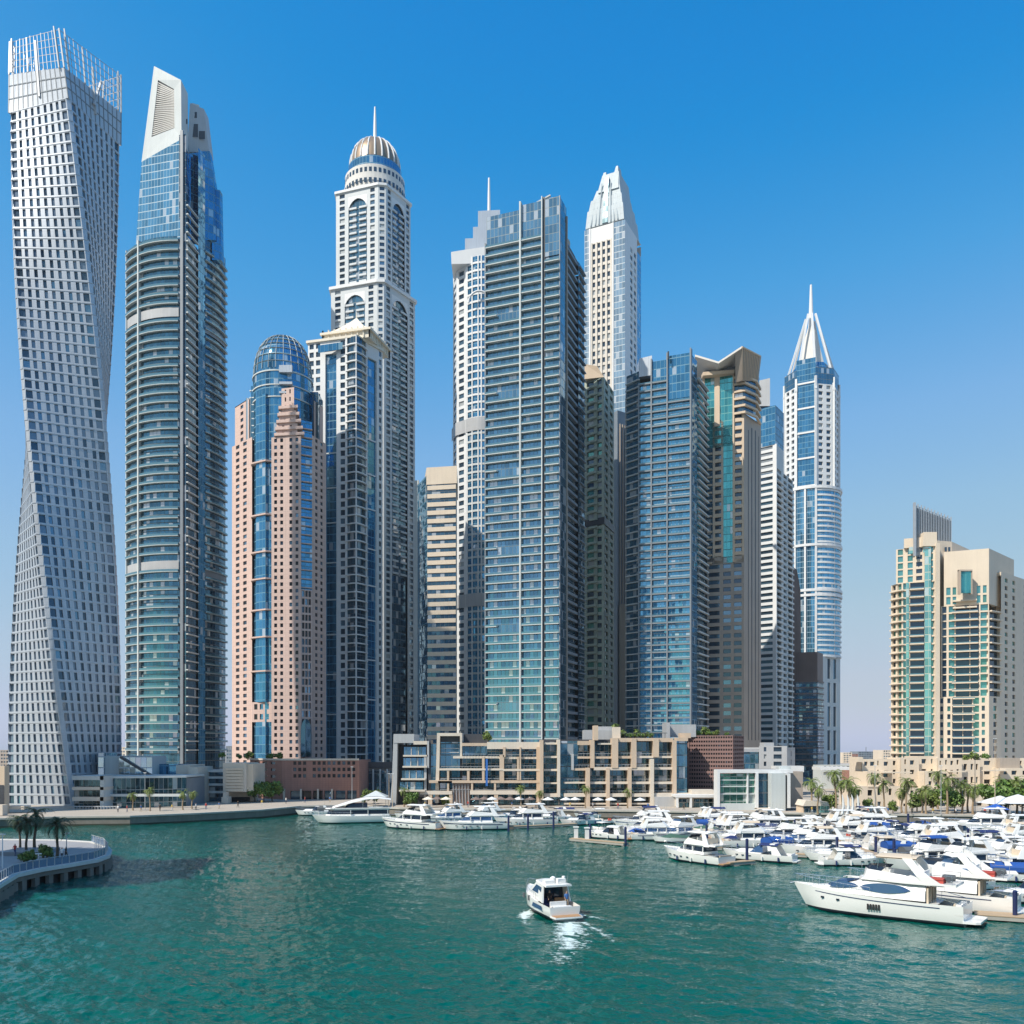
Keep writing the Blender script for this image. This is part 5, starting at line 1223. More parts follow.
boxpx(W, 424, 426.5, 757, gnd(Y), Y-.5, 4, 2); boxpx(W, 428, 431, 740, 805, Y-.2, 6, 3); quadpx(G, 431, 436, 744, 800, Y+.2, 2)
boxpx(W, 427, 429, 741, 768, Y-.6, 4, 2)
# framed dark box
px_prism(W, [(435, 803, Y), (437, 733, Y), (440, 733, Y), (438.5, 803, Y)], 12, 1); boxpx(W, 440, 462, 733, 736, Y-.1, 12, 1); boxpx(W, 460, 462, 736, 757, Y-.1, 12, 1); boxpx(W, 440, 460, 736, 742, Y+1.6, 8, 3)
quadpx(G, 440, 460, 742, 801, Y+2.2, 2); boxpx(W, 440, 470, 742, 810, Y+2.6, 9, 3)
m = MB(); boxpx(m, 441, 459, 748, 748.8, Y+1.9, .3); boxpx(m, 441, 459, 752, 752.8, Y+1.9, .3); T.part(m, 'balcony_rail', 'steel')
# long storeys to the right
boxpx(W, 462, 487, 743, 746, Y-.3, 12, 0); boxpx(W, 487, 540, 742, 749, Y-.3, 12, 1)
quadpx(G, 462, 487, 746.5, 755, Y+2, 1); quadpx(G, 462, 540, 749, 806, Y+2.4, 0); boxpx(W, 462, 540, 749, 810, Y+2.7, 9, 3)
for (x0, x1, y0, y1, mi) in ((453, 499, 756.2, 758.4, 1), (499, 540, 757, 759, 1), (439, 503, 768.6, 770.4, 1), (503, 540, 769, 771, 1), (429, 540, 780.5, 783, 0), (420, 452, 791, 794.5, 1), (470, 540, 790.5, 794.5, 1), (438, 452, 781, 783, 0)):
    m = MB(); boxpx(m, x0, x1, y0, y1, Y-.8 if y0 < 760 else Y-1.6, 4.2); T.part(m, 'terrace_slab', ('terrace_stone', 'terrace_pale')[mi])
for (x0, x1, y0, y1) in ((503, 505.5, 747, 757), (519.5, 521, 747, 780), (536.5, 541, 747, 804), (482, 484.5, 757, 781), (499.5, 504, 755, 781), (467, 469.5, 770, 781), (447, 449, 770, 792), (517, 519, 757, 780), (449, 452.5, 791, 810), (428, 432, 793, 810), (494, 498, 793, 810), (471, 473, 783, 792), (494, 496, 783, 792)):
    m = MB(); boxpx(m, x0, x1, y0, y1, Y-1.5, 3.6); T.part(m, 'pier', 'terrace_stone')
m = MB(); boxpx(m, 452.5, 470, 783, 810, Y-.9, .5); 
T.part(m, 'dark_screen', 'brown_panel'); m = MB(); 
for x in range(453, 470, 3): m.beam(g3(x, 784, Y-1.1), g3(x+1.2, 810, Y-1.1), .14)
T.part(m, 'screen_rod', 'steel')
rl = MB()
for (x0, x1, y) in ((463, 486, 754), (488, 536, 754.5), (488, 536, 765.8), (441, 500, 766.4), (441, 534, 778.4), (440, 536, 789.5)):
    rl.beam(g3(x0, y, Y-1.0), g3(x1, y, Y-1.0), .09); 
    for x in range(int(x0), int(x1), 3): rl.beam(g3(x, y, Y-1.0), g3(x, y+3, Y-1.0), .05)
T.part(rl, 'balcony_rail', 'steel')
boxpx(W, 462, 487, 734, 743.2, Y+8, 6, 3)
fl = MB(); quadpx(fl, 485.6, 487.8, 759, 786, Y-2.2); T.part(fl, 'blue_banner', 'banner_blue')
T.finish()
# -- terrace complex, right wing
T = Tower('terrace_block', (gx(620, 234), 244), 'beige pier and slab terrace building with roof garden, right half of the quay front', 'building')
W = T.mb('terrace_wall', ['terrace_stone', 'terrace_pale', 'grey_panel', 'dark_panel']); G = T.mb('glass_front', ['glass_shop', 'glass_teal', 'glass_deep']); Y = 234
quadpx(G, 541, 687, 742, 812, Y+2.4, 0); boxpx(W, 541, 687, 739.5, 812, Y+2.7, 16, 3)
quadpx(G, 560, 578, 741, 806, Y+1.2, 2); quadpx(G, 676, 687, 741, 795, Y-.6, 2); boxpx(W, 676, 687, 741, 795, Y-.4, 3, 3)
for (x0, x1, y0, y1, dy, mi) in ((540, 543.4, 740, 800, -2.6, 0), (557.3, 560.2, 739.5, 797, -2.4, 1), (590.5, 594.5, 740, 768, -1.4, 0), (593.8, 598.2, 725.5, 740.2, -1.5, 0), (612, 618.2, 738, 768, -1.8, 0), (631.5, 636.5, 738, 768, -1.8, 0), (653.3, 659, 738, 757, -1.8, 0), (672.8, 676.6, 740, 808, -2.2, 0),
      (586, 590, 768, 812, -2.8, 0), (606.5, 609.8, 768, 812, -2.8, 0), (628.2, 631.6, 768, 812, -2.8, 0), (650.5, 654, 759, 812, -2.8, 1), (571.5, 573.8, 754, 770, -1.6, 2)):
    m = MB(); boxpx(m, x0, x1, y0, y1, Y+dy, 3.2-dy*.6); T.part(m, 'pier', ('terrace_stone', 'terrace_pale', 'grey_panel')[mi])
for (x0, x1, y0, y1, mi, dy) in ((544, 557, 742.5, 744.5, 1, -1), (544, 557, 756, 758, 1, -1), (544, 557, 769, 771, 1, -1), (544, 557, 782.5, 784, 1, -1), (544, 557, 793.5, 797, 1, -1.2), (578, 591, 741, 745, 0, -.9), (598, 612, 743, 744.6, 1, -.9), (618, 631.5, 738, 742, 0, -1.2), (636.5, 653.3, 738, 741, 0, -1.2), (659, 673, 738, 742, 0, -1.2), (676.6, 688, 737.5, 741, 0, -1.2),
      (578, 612, 756.5, 758.6, 0, -1), (618, 631.5, 756, 758.5, 0, -1), (636.5, 673, 756, 758, 1, -1.1), (572, 590, 768.3, 770.5, 0, -1.3), (594, 653, 767.2, 770.2, 1, -1.6), (654, 673, 767.3, 769.6, 1, -1.3), (564, 586, 782, 783.6, 1, -1.4), (590, 673, 781.8, 784, 1, -1.8), (564, 673, 793.5, 796.8, 1, -2.2), (564, 686, 803, 804.5, 1, -1.5), (654, 690, 793, 796, 1, -2.0)):
    m = MB(); boxpx(m, x0, x1, y0, y1, Y+dy, 3.0-dy*.5); T.part(m, 'terrace_slab', ('terrace_stone', 'terrace_pale')[mi])
rl = MB()
for (x0, x1, y) in ((578, 611, 753.6), (618, 631, 753), (637, 672, 753.5), (573, 590, 765), (595, 672, 764.5), (565, 585, 779), (591, 672, 779), (565, 672, 791)):
    rl.beam(g3(x0, y, Y-1.0), g3(x1, y, Y-1.0), .09)
    for x in range(int(x0), int(x1), 3): rl.beam(g3(x, y, Y-1.0), g3(x, y+3.5, Y-1.0), .05)
T.part(rl, 'balcony_rail', 'steel')
for (x0, x1, y0, y1, mi, dy, dep) in ((584, 612, 730, 740, 2, 7, 6), (598.5, 612, 726.5, 740, 2, 8, 5), (613.2, 620.5, 727, 738, 1, 2, 3), (666.5, 670, 722.5, 738, 2, 5, 7), (670.1, 696, 724.5, 737, 2, 8, 3), (681, 691, 733, 738, 0, 2, 4), (655, 676, 797, 811, 2, -4, 3)):
    boxpx(W, x0, x1, y0, y1, Y+dy, dep, mi)
m = MB(); m.beam(g3(620, 733, Y+.5), g3(667, 733, Y+.5), .15); [m.beam(g3(x, 733, Y+.5), g3(x, 738, Y+.5), .1) for x in range(621, 668, 4)]; T.part(m, 'roof_rail', 'dark_panel')
T.finish()
# -- brown lattice block
T = Tower('lattice_block', (gx(712, 242), 248), 'cube of brown perforated lattice between the terraces and the grey offices', 'building')
W = T.mb('lattice_wall', ['lattice_brown', 'lattice_brown']); a, b, c = g2(688.5, 243), g2(733, 238), g2(744, 246); z0, z1 = gz(797, 240), gz(735.5, 240)
T.punched(W, a, b, z0, z1, 15, [('s', .15)]+[('w', .62), ('s', .26)]*18, .35, (0, 1, .3, .78)); T.punched(W, b, c, z0, z1, 15, [('s', .1)]+[('w', .6), ('s', .3)]*6, .35, (0, 1, .3, .78))
W.prism([a+Vector((.1, .6)), b+Vector((0, .7)), c+Vector((-.5, .3)), c+Vector((-2, 14)), a+Vector((0, 14))], LAND, z1-.3); T.fin(W, a, b-a, .5, .2, LAND, z1)
lb = T.mb('base_wall', ['terrace_pale']); boxpx(lb, 690, 745, 797.5, gnd(262), 239.3, 8); 
T.finish(('pane_black', 'pane_black', 'pane_dark'))
# -- white shop row
T = Tower('shop_row', (gx(698, 228), 230), 'low white shop row in front of the brown lattice cube', 'building')
W = T.mb('white_wall', ['white_paint', 'terrace_pale']); G = T.mb('shop_window', ['glass_shop']); boxpx(W, 676, 719, 795, 797.5, 225.5, 8); boxpx(W, 692, 715, 790, 795.2, 229, 5, 1); boxpx(W, 676.5, 719, 797.5, gnd(229), 227.4, 6, 1)
quadpx(G, 679, 689, 799, 808, 227.2); quadpx(G, 694, 716, 799, 808, 227.2); [boxpx(W, x, x+2, 797.5, gnd(226), 225.6, 1) for x in (676.5, 690, 716.5)]
T.finish()
# -- glass pavilion
T = Tower('glass_pavilion', (gx(758, 220), 226), 'white framed green glass pavilion with plain grey end wall on the quay', 'pavilion')
W = T.mb('wall', ['white_paint', 'cool_concrete', 'taupe', 'dark_panel']); G = T.mb('glass_front', ['glass_pavilion', 'glass_night'])
Y = 217; g0 = gnd(Y)
boxpx(W, 717.5, 793, 769.8, 773, Y, 4, 0); boxpx(W, 717.5, 720, 773, g0, Y, 4, 0); quadpx(G, 720.5, 756, 773.5, 805, Y+1.2, 0); boxpx(W, 720, 756, 803.5, g0, Y+.2, 5, 1)
for y in (779.5, 786, 793.5): m = MB(); boxpx(m, 720.5, 756, y, y+1.0, Y+.6, .6); T.part(m, 'floor_band', 'cool_concrete')
m = MB(); boxpx(m, 747, 748.4, 773, 804, Y+.3, 1); boxpx(m, 756, 758.5, 773, g0, Y-.3, 3); T.part(m, 'pier', 'white_paint')
quadpx(G, 758.5, 772, 773.5, g0, Y+.6, 1); boxpx(W, 720.5, 786, 774, g0, Y+1.4, 4, 3); boxpx(W, 771.5, 785.5, 773.3, g0+2, Y-3, 3, 1)
boxpx(W, 785.6, 787.3, 775, 804, Y-2.4, 1, 3); boxpx(W, 787.4, 790.5, 773.5, 808, Y-2.8, 4, 0); boxpx(W, 790.6, 803, 771.5, 807, Y+2, 5, 2); 
boxpx(W, 780, 791, 766.2, 769.8, Y+3, 3, 1)
T.finish()
# -- grey offices behind
T = Tower('grey_office', (gx(768, 292), 296), 'grey stone office block behind the glass pavilion', 'office')
W = T.mb('stone_wall', ['grey_panel', 'grey_panel']); G = T.mb('glass_front', ['glass_deep'])
face_px(T, W, 759, 787, 746, 775, 284, 4, [('s', .6), ('w', .5), ('s', .7), ('w', 1.6), ('s', .5)], 282); face_px(T, W, 787, 795, 750, 775, 282, 3, [('s', .4), ('w', .5), ('s', .5)], 290)
W.prism([g2(759, 284.7), g2(786.8, 282.8), g2(795, 290.5), g2(795, 300), g2(743, 300), g2(743, 289)], LAND, gz(747.5, 283)); quadpx(G, 743.5, 759, 752, 778, 284.5); boxpx(W, 743, 760, 748.5, 752, 284.2, 8); boxpx(W, 743, 796, 775, gnd(284), 283.5, 8)
boxpx(W, 764, 774, 742.5, 747, 288, 5); T.finish()
T = Tower('low_white_hall', (gx(745, 268), 272), 'low white roofed hall between the pavilion and the grey offices', 'building')
W = T.mb('white_wall', ['white_paint', 'roof_grey']); boxpx(W, 744, 776, 769, 775, 262, 4, 1); boxpx(W, 775, 804, 766, 772, 270, 4); boxpx(W, 820, 852, 767, 770, 300, 8); T.finish()
T = Tower('grey_low_block', (gx(838, 330), 336), 'low grey flat roofed block right of the spire tower', 'building')
W = T.mb('wall', ['cool_concrete', 'cool_concrete', 'brick_pink']); face_px(T, W, 822, 860, 765, 772, 330, 1, [('s', .3)]+[('w', .8), ('s', .2)]*8); boxpx(W, 822, 860, 765.2, gnd(331), 330.6, 10); boxpx(W, 848, 862, 768, 780, 318, 6, 2); T.finish()
# -- cream villas and restaurants under the right towers
T = Tower('cream_villa_row', (gx(940, 238), 246), 'long stepped cream low rise with small windows behind the palms on the right', 'building')
W = T.mb('cream_wall', ['sand', 'sand', 'taupe']); Y = 234
for (x0, x1, y0, y1, dY, nf, nw) in ((862, 901, 759, 786, 6, 3, 5), (901, 919, 757.5, 786, 4, 3, 2), (919, 938, 756, 786, 5, 3, 2), (938, 962, 758, 786, 2, 3, 4), (962, 980, 760, 786, 4, 2, 3), (980, 1040, 758, 786, 5, 3, 5), (852, 900, 786, 812, -1, 2, 4), (900, 972, 788, 812, -2, 2, 7), (972, 1040, 785, 812, 0, 2, 5), (868, 892, 771, 787, 1, 2, 3), (925, 952, 771, 788, 0, 2, 3), (1000, 1040, 768, 786, 1, 2, 4)):
    rr = random.Random(int(x0*7+y0)); cols = [('s', .5)]
    for k in range(nw): cols += [(rr.choice('wvw'), rr.uniform(.5, 1.2)), ('s', rr.uniform(.4, 1.1))]
    face_px(T, W, x0, x1, y0, y1, Y+dY, nf, cols, depth=.5, wins={'w': (.05, .95, .25, .7), 'v': (.2, .8, .3, .8)})
    a, b = g2(x0, Y+dY), g2(x1, Y+dY); W.prism([a+Vector((0, .6)), b+Vector((0, .6)), b+Vector((0, 9)), a+Vector((0, 9))], LAND, gz(y0, Y+dY)-.1)
for (x0, x1, y0, y1) in ((858, 863, 757, 762), (1000, 1020, 758, 768)): boxpx(W, x0, x1, y0, y1, Y+3, 6, 2 if x0 > 900 else 0)
for (x0, x1, y) in ((884, 912, 772), (950, 966, 771), (986, 1010, 770), (868, 882, 786), (930, 944, 800)):
    m = MB(); boxpx(m, x0, x1, y, y+1.2, Y-1.2, 2.2); T.part(m, 'ledge', 'sand')
T.finish(('pane_black', 'pane_dark', 'pane_blue'))
T = Tower('quay_cafe', (gx(817, 222), 226), 'small pale roofed quay cafe with green and turquoise glass', 'cafe')
W = T.mb('roof', ['terrace_pale']); px_prism(W, [(803, 806, 207), (806, 800.5, 207), (828, 802, 207), (829.5, 806, 207)], 6); G = T.mb('glass_wall', ['glass_night', 'glass_aqua']); quadpx(G, 804, 816, 806, 814, 207.6); quadpx(G, 816, 829, 806, 814, 207.6, 1); Wd = T.mb('wall', ['beige']); boxpx(Wd, 803, 829.5, 806, gnd(208), 208, 5); T.finish()
# -- distant blocks
for i, (x0, x1, y0, Yd, mat, lab) in enumerate(((843, 852, 752.5, 900, 'sand', 'distant pale pink block on the horizon, leftmost'), (852.5, 858, 754, 930, 'brick_pink', 'distant dark pink slim block on the horizon'), (858.5, 882, 751.5, 980, 'slate_panel', 'distant long blue grey block on the horizon'), (883, 893, 750, 900, 'sand', 'distant cream block on the horizon beside the cream towers'), (120, 128, 747, 900, 'sand', 'distant cream block seen between the twisted tower and the teal tower'), (226, 234, 746, 900, 'slate_panel', 'distant grey block seen beside the pink tower'), (0, 9, 750, 700, 'taupe', 'distant brown block at the left edge behind the twisted tower'))):
    T = Tower('distant_block', (gx((x0+x1)/2, Yd), Yd+10), lab, 'building'); W = T.mb('wall', [mat, mat])
    face_px(T, W, x0, x1, y0, gnd(Yd), Yd, 5, [('s', .3)]+[('w', .6), ('s', .3)]*max(3, int((x1-x0)/2.5)), win=(0, 1, .3, .8), depth=.5)
    a, b = g2(x0, Yd), g2(x1, Yd); W.prism([a+Vector((0, .8)), b+Vector((0, .8)), b+Vector((0, 25)), a+Vector((0, 25))], LAND, gz(y0, Yd)); 
    if i == 2: W.beam(g3(866, 752, Yd), g3(866, 747, Yd), .6)
    T.budget = 12; T.finish()
T = Tower('beige_quay_house', (gx(2, 205), 208), 'beige quay building cut by the left edge of the picture', 'building'); W = T.mb('wall', ['beige', 'dark_panel', 'terrace_pale'])
boxpx(W, -30, 4.5, 766, gnd(206), 205, 2, 0); boxpx(W, -30, 2.5, 805, gnd(200), 199, 2, 2); quadpx(W, -2, 4, 785, 806, 204.9, 1); boxpx(W, 5.5, 24, 806, 809.5, 207, 3, 2); T.finish()
# ================================================================ unseen towers: left two added to shade promontory and mall, others show in glass
def context_block(x, y, wx, wy, h, mat, rz, lab):
    T = Tower('unseen_tower', (x, y), lab, 'skyscraper'); m = T.mb('wall', [mat, mat]); c, s = math.cos(R(rz)), math.sin(R(rz))
    P = [Vector((x+a*c-b*s, y+a*s+b*c)) for a, b in ((-wx, -wy), (wx, -wy), (wx, wy), (-wx, wy))]
    T.sheet(m, P+[P[0]], LAND-1, h); m.face([V3(p, h) for p in P])
    for z in zs_range(12, h-4, 9.0):
        q = offset(P, .7, True); mm = MB(); mm.hexa([V3(p, z) for p in q], [V3(p, z+2.2) for p in q]); T.part(mm, 'floor_band', 'pale_concrete')
    T.finish()
for a in ((-143, 58, 13, 11, 122, 'glass_teal', 10, 'unseen teal glass tower added beyond the left edge to shade the promontory'),
          (-151, 194, 12, 10, 172, 'glass_deep', 38, 'unseen dark glass tower added on the far quay to shade the mall'),
          (60, -260, 16, 16, 150, 'glass_deep', 20, 'dark glass tower on the near shore behind the viewer'),
          (-120, -240, 18, 14, 110, 'glass_teal', 0, 'teal tower on the near shore behind the viewer to the left'),
          (200, -220, 16, 18, 190, 'glass_silver', 0, 'silver tower on the near shore behind the viewer to the right'),
          (-20, -330, 15, 15, 220, 'pale_concrete', 0, 'pale stone tower on the near shore farthest behind the viewer')): context_block(*a)
m = MB(); m.face([(-56, 60, 1.95), (-50, 20, 1.95), (-60, -120, 1.95), (1500, -120, 1.95), (1500, -700, 1.95), (-900, -700, 1.95), (-900, 140, 1.95), (-96, 146, 1.95), (-96, 70, 1.95)][::-1]); m.quad((1500, -120, -1), (-60, -120, -1), (-60, -120, 1.95), (1500, -120, 1.95)); m.quad((-60, -120, -1), (-50, 20, -1), (-50, 20, 1.95), (-60, -120, 1.95)); m.quad((-50, 20, -1), (-56, 62, -1), (-56, 62, 1.95), (-50, 20, 1.95))
tag(m.build('near_ground', 'ground_paving'), 'paved near shore beside and behind the viewer', None, kind='structure')
# ================================================================ trees and palms
def leafmat(name, a, b, tr=0.15):
    m, nt, bs = base_mat(name); oi = _n(nt, 'ShaderNodeNewGeometry')
    nt.links.new(_mix(nt, oi.outputs['Random Per Island'], a, b), bs.inputs['Base Color']); bs.inputs['Roughness'].default_value = 0.55
    bs.inputs['Subsurface Weight'].default_value = 0.0
    return m
leafmat('palm_leaf', (0.07, 0.11, 0.02), (0.22, 0.27, 0.06)); leafmat('palm_leaf_dark', (0.02, 0.04, 0.015), (0.06, 0.09, 0.03)); leafmat('tree_leaf', (0.045, 0.1, 0.015), (0.15, 0.25, 0.04)); leafmat('shrub_leaf', (0.06, 0.11, 0.02), (0.2, 0.26, 0.05))
paint('trunk', (0.3, 0.22, 0.14), 0.9, 0.25, 3.0); paint('trunk_dark', (0.1, 0.075, 0.05), 0.9, 0.25, 3.0)
def palm(h, seed, fr=30, L=2.7, leaf='palm_leaf', bark='trunk'):
    r = random.Random(seed); o = empty('palm_tree'); t = MB(); lean = r.uniform(-.3, .3)
    pts = [(lean*(k/6)**2, .15*math.sin(k), h*k/6) for k in range(7)]
    t.tube(pts, [.26, .2, .18, .17, .17, .18, .24], 8); t.build('trunk', bark, o, smooth=60)
    top = Vector(pts[-1]); c = MB()
    for k in range(fr):
        az = k*2.399+r.uniform(-.2, .2); el = R(r.uniform(-35, 78)); ln = L*r.uniform(.8, 1.1); d = Vector((math.cos(az), math.sin(az), 0)); sd_ = Vector((-math.sin(az), math.cos(az), 0)); p = top.copy(); dr = el; n = 8; prev = None
        for q in range(n):
            st = ln/n; nxt = p+(d*math.cos(dr)+Vector((0, 0, 1))*math.sin(dr))*st; dr -= R(15)*(1+.3*q/n)
            w = .42*math.sin(math.pi*(.12+.86*(q+.5)/n))
            for sg in (-1, 1):
                for u in (0.0, .5):
                    a = p.lerp(nxt, u); b = p.lerp(nxt, u+.42); tip = a.lerp(b, .8)+sd_*sg*w+(nxt-p)*.6+Vector((0, 0, -w*.45*r.uniform(.6, 1.4)))
                    c.face((a, b, tip))
            p = nxt
    c.build('crown', leaf, o); return o
def tree(h, w, seed, leaf='tree_leaf', n=1500, s=.34):
    r = random.Random(seed); o = empty('tree'); t = MB(); t.tube([(0, 0, 0), (.05, .05, h*.3), (0, .1, h*.55)], [.2, .15, .1], 7)
    cl = []
    for k in range(11):
        a = r.uniform(0, 6.28); q = w*r.uniform(.15, .62); z = h*r.uniform(.42, .86); e = Vector((q*math.cos(a), q*math.sin(a), z)); cl.append((e, w*r.uniform(.2, .42))); t.tube([(0, .03, h*r.uniform(.25, .45)), (e.x*.5, e.y*.5, z*.8), e], [.1, .06, .03], 5)
    t.build('trunk', 'trunk_dark', o); c = MB()
    for k in range(n):
        e, q = cl[k % len(cl)]; v = Vector((r.gauss(0, 1), r.gauss(0, 1), r.gauss(0, .8))); v = v.normalized()*q*r.uniform(.55, 1.15); p = e+v
        u = Vector((r.uniform(-1, 1), r.uniform(-1, 1), r.uniform(-1, 1))).normalized(); w2 = u.cross(v.normalized()+Vector((.01, 0, .3))).normalized(); z = s*r.uniform(.6, 1.3)
        c.face((p-u*z-w2*z*.5, p+u*z-w2*z*.4, p+u*z*.7+w2*z*.5, p-u*z*.8+w2*z*.5))
    c.build('crown', leaf, o); return o
PALMS = [palm(6.2, 1), palm(7.4, 2), palm(5.2, 3, 26), palm(4.6, 4, 34, 2.4)]; DPALM = [palm(4.6, 5, 30, 2.9, 'palm_leaf_dark', 'trunk_dark'), palm(5.1, 6, 30, 2.8, 'palm_leaf_dark', 'trunk_dark')]
TREES = [tree(6.0, 3.6, 11), tree(5.0, 3.0, 12, 'shrub_leaf'), tree(7.0, 4.4, 13, 'tree_leaf', 1900)]; SHRUBS = [tree(2.2, 1.7, 21, 'shrub_leaf', 500, .22), tree(1.6, 1.4, 22, 'tree_leaf', 420, .2)]
USED = set()
def place(protos, i, loc, lab, cat, group, rz=0.0, s=1.0, name=None):
    p = protos[i % len(protos)]
    o = p if p.name not in USED else copy_tree(p)
    USED.add(p.name); o.location = loc; o.rotation_euler = (0, 0, rz); o.scale = (s, s, s); tag(o, lab, cat, group)
    if name and p is o: o.name = name
    return o
def P_at(px, Y, z=LAND): v = g2(px, Y); return (v.x, v.y, z)
ORD = ('leftmost', 'second', 'third', 'fourth', 'fifth', 'sixth', 'seventh', 'eighth', 'ninth', 'tenth', 'eleventh', 'twelfth', 'thirteenth', 'fourteenth', 'fifteenth', 'sixteenth', 'seventeenth', 'eighteenth', 'nineteenth', 'twentieth', 'twenty-first', 'twenty-second', 'twenty-third', 'twenty-fourth')
def nth(i): return ORD[i] if i else 'first'
# palms along the right hand promenade
rp = [(812, 209, 0), (818, 205, 2), (836, 206, 1), (842, 211, 0), (849, 204, 0), (853, 208, 3), (875, 222, 1), (884, 222, 2), (902, 208, 3), (906, 205, 0), (922, 207, 3), (926, 204, 2), (938, 221, 1), (947, 205, 0), (962, 206, 0), (968, 209, 2), (973, 204, 3), (1005, 210, 2), (1017, 206, 0)]
rp.sort()
for i, (x, Y, k) in enumerate(rp):
    place(PALMS, k, P_at(x, Y), f'{nth(i)} palm from the left in the row of palms before the cream low rise', 'palm', 'palms along the right promenade', i*1.7, random.uniform(1.05, 1.32))
for i, (x, Y, k, s) in enumerate(((829, 212, 1, .8), (893, 206, 1, .55), (955, 207, 0, .8), (990, 208, 2, .95), (999, 204, 0, .95), (1008, 207, 2, 1.1), (1022, 204, 0, 1.0), (868, 210, 1, .6), (933, 213, 1, 1.0), (948, 214, 2, .9), (917, 212, 1, .85))):
    place(TREES, k, P_at(x, Y), ('round green tree left of the big palms, right of the cafe', 'small round tree standing alone before the cream low rise', 'green tree between the palms left of the lamp pole', 'leafy tree before the white tents, leftmost', 'leafy tree before the white tents, in the middle', 'tallest dark green tree near the right edge', 'green tree cut by the right edge of the picture', 'small low tree right of the masts', 'leafy tree filling the gap behind the middle palms', 'broad green tree behind the palms, left of the pole', 'low leafy tree between the slim lamp post and the palms')[i], 'tree', 'leafy trees on the right promenade', i, s)
for i, (x, Y) in enumerate(((150, 214), (133, 216), (183, 218), (192, 222))):
    place(PALMS, (0, 3, 2, 3)[i], P_at(x, Y), f'{nth(i)} slim palm from the left in front of the glass mall' if 0 else ('tallest palm in front of the glass mall', 'small palm left of the tallest one at the mall', 'low palm near the right end of the glass mall', 'dark palm before the stone wall of the mall')[i], 'palm', 'palms by the glass mall', i, .8)
for i, (x, Y, k) in enumerate(((521, 226, 0), (540, 227, 3), (585.5, 224, 0), (627.5, 224, 2), (404, 230, 2))):
    place(PALMS, k, P_at(x, Y), ('palm before the middle of the left terrace building', 'small palm by the beige pillar between both terrace buildings', 'palm before the left end of the right terrace building', 'palm before the middle of the right terrace building', 'palm before the slanting wall of the terrace building')[i], 'palm', 'palms before the terrace buildings', i, .8)
for i, (x, Y, k, s) in enumerate(((408, 229, 1, .55), (414, 227, 0, .6), (255, 250, 0, .9), (264, 250, 2, .8), (272, 252, 0, .9), (365, 240, 1, .75), (374, 243, 1, .7), (445, 229, 1, .5))):
    place(TREES, k, P_at(x, Y), ('low bright green bush tree by the slanting terrace wall', 'dark cypress like tree right of the slanting terrace wall', 'dark green tree before the brick building, leftmost', 'broad dark green tree before the brick building, middle', 'dark green tree before the brick building, right', 'olive tree at the columned building, left', 'olive tree at the columned building, right', 'small green tree under the terrace arches')[i], 'tree', 'trees at the quay front', i, s)
for i, (x, y, Y, s) in enumerate(((601, 737.5, 238, .8), (607, 737.8, 240, .7), (613, 737, 245, 1.5), (618, 738, 240, .9), (624, 738, 241, .9), (630, 738, 240, .8), (636, 738, 241, 1.0), (640, 738, 239, .8), (646, 738, 241, .7), (651, 738, 240, .8), (488, 742, 240, 1.2), (697, 736, 244, .9), (704, 736, 246, 1.1), (709, 736, 244, .8), (716, 736, 246, .7), (727, 736, 246, .6), (975, 761, 240, 1.1), (985, 760, 240, 1.0), (965, 762, 240, .8), (239, 759, 268, .8), (248, 760, 268, 1.1), (271, 760, 275, 1.2), (280, 760, 275, 1.0), (222, 758, 255, .9))):
    lab = ('roof garden of the right terrace building' if 600 <= x < 660 else 'flat roof of the lattice cube' if 690 < x < 730 else 'terrace roof under the cream towers' if x > 900 else 'roof at the foot of the pink tower' if x < 300 else 'roof of the left terrace building')
    place(SHRUBS, i, tuple(g3(x, y, Y)), f'{nth(i % 10)} green shrub from the left on the {lab}', 'shrub', 'shrubs on the podium roofs', i, s, 'shrub')
# ================================================================ near promontory on the left with railing and palms
ZP = 2.0
PR = [g2(-60, 78), g2(0, 100), g2(14, 106.5), g2(40, 111.5), g2(70, 116), g2(95, 120.5), g2(106, 125), g2(108.5, 131), g2(104, 138), g2(92, 143), g2(60, 146), g2(0, 147), g2(-80, 147)]
m = MB(); m.face([V3(p, ZP) for p in PR]); tag(m.build('near_pavement', 'dark_paving' if 'dark_paving' in MATS else 'ground_paving'), 'paved deck of the near left promontory', None, kind='structure')
m = MB(); o1 = offset(PR, .25)
for i in range(len(PR)-1):
    a, b = o1[i], o1[i+1]; m.quad(V3(a, ZP-.9), V3(b, ZP-.9), V3(b, ZP-.35), V3(a, ZP-.35))
    a, b = offset(PR, -.6)[i], offset(PR, -.6)[i+1]; m.quad(V3(a, -1), V3(b, -1), V3(b, ZP-.9), V3(a, ZP-.9), 1)
    L = (PR[i+1]-PR[i]).length; n = max(1, int(L/2.0))
    for k in range(n):
        p = PR[i].lerp(PR[i+1], (k+.5)/n); m.box(p.x-.25, p.x+.25, p.y-.1, p.y+.9, -.5, ZP-.9, 0)
tag(m.build('near_quay_wall', ['quay_wall_stone', 'dark_void']), 'dark piled wall under the near left promontory', None, kind='structure')
m = MB(); o2 = offset(PR, .5); i2 = offset(PR, -.35)
for i in range(len(PR)-1): m.hexa([V3(i2[i], ZP-.3), V3(o2[i], ZP-.3), V3(o2[i+1], ZP-.3), V3(i2[i+1], ZP-.3)], [V3(i2[i], ZP+.12), V3(o2[i], ZP+.12), V3(o2[i+1], ZP+.12), V3(i2[i+1], ZP+.12)])
tag(m.build('near_kerb', 'pale_concrete'), 'curved pale kerb edge of the near left promontory', None, kind='structure')
simple('rail_blue_glass', (0.12, 0.2, 0.32), 0.2, 0.3)
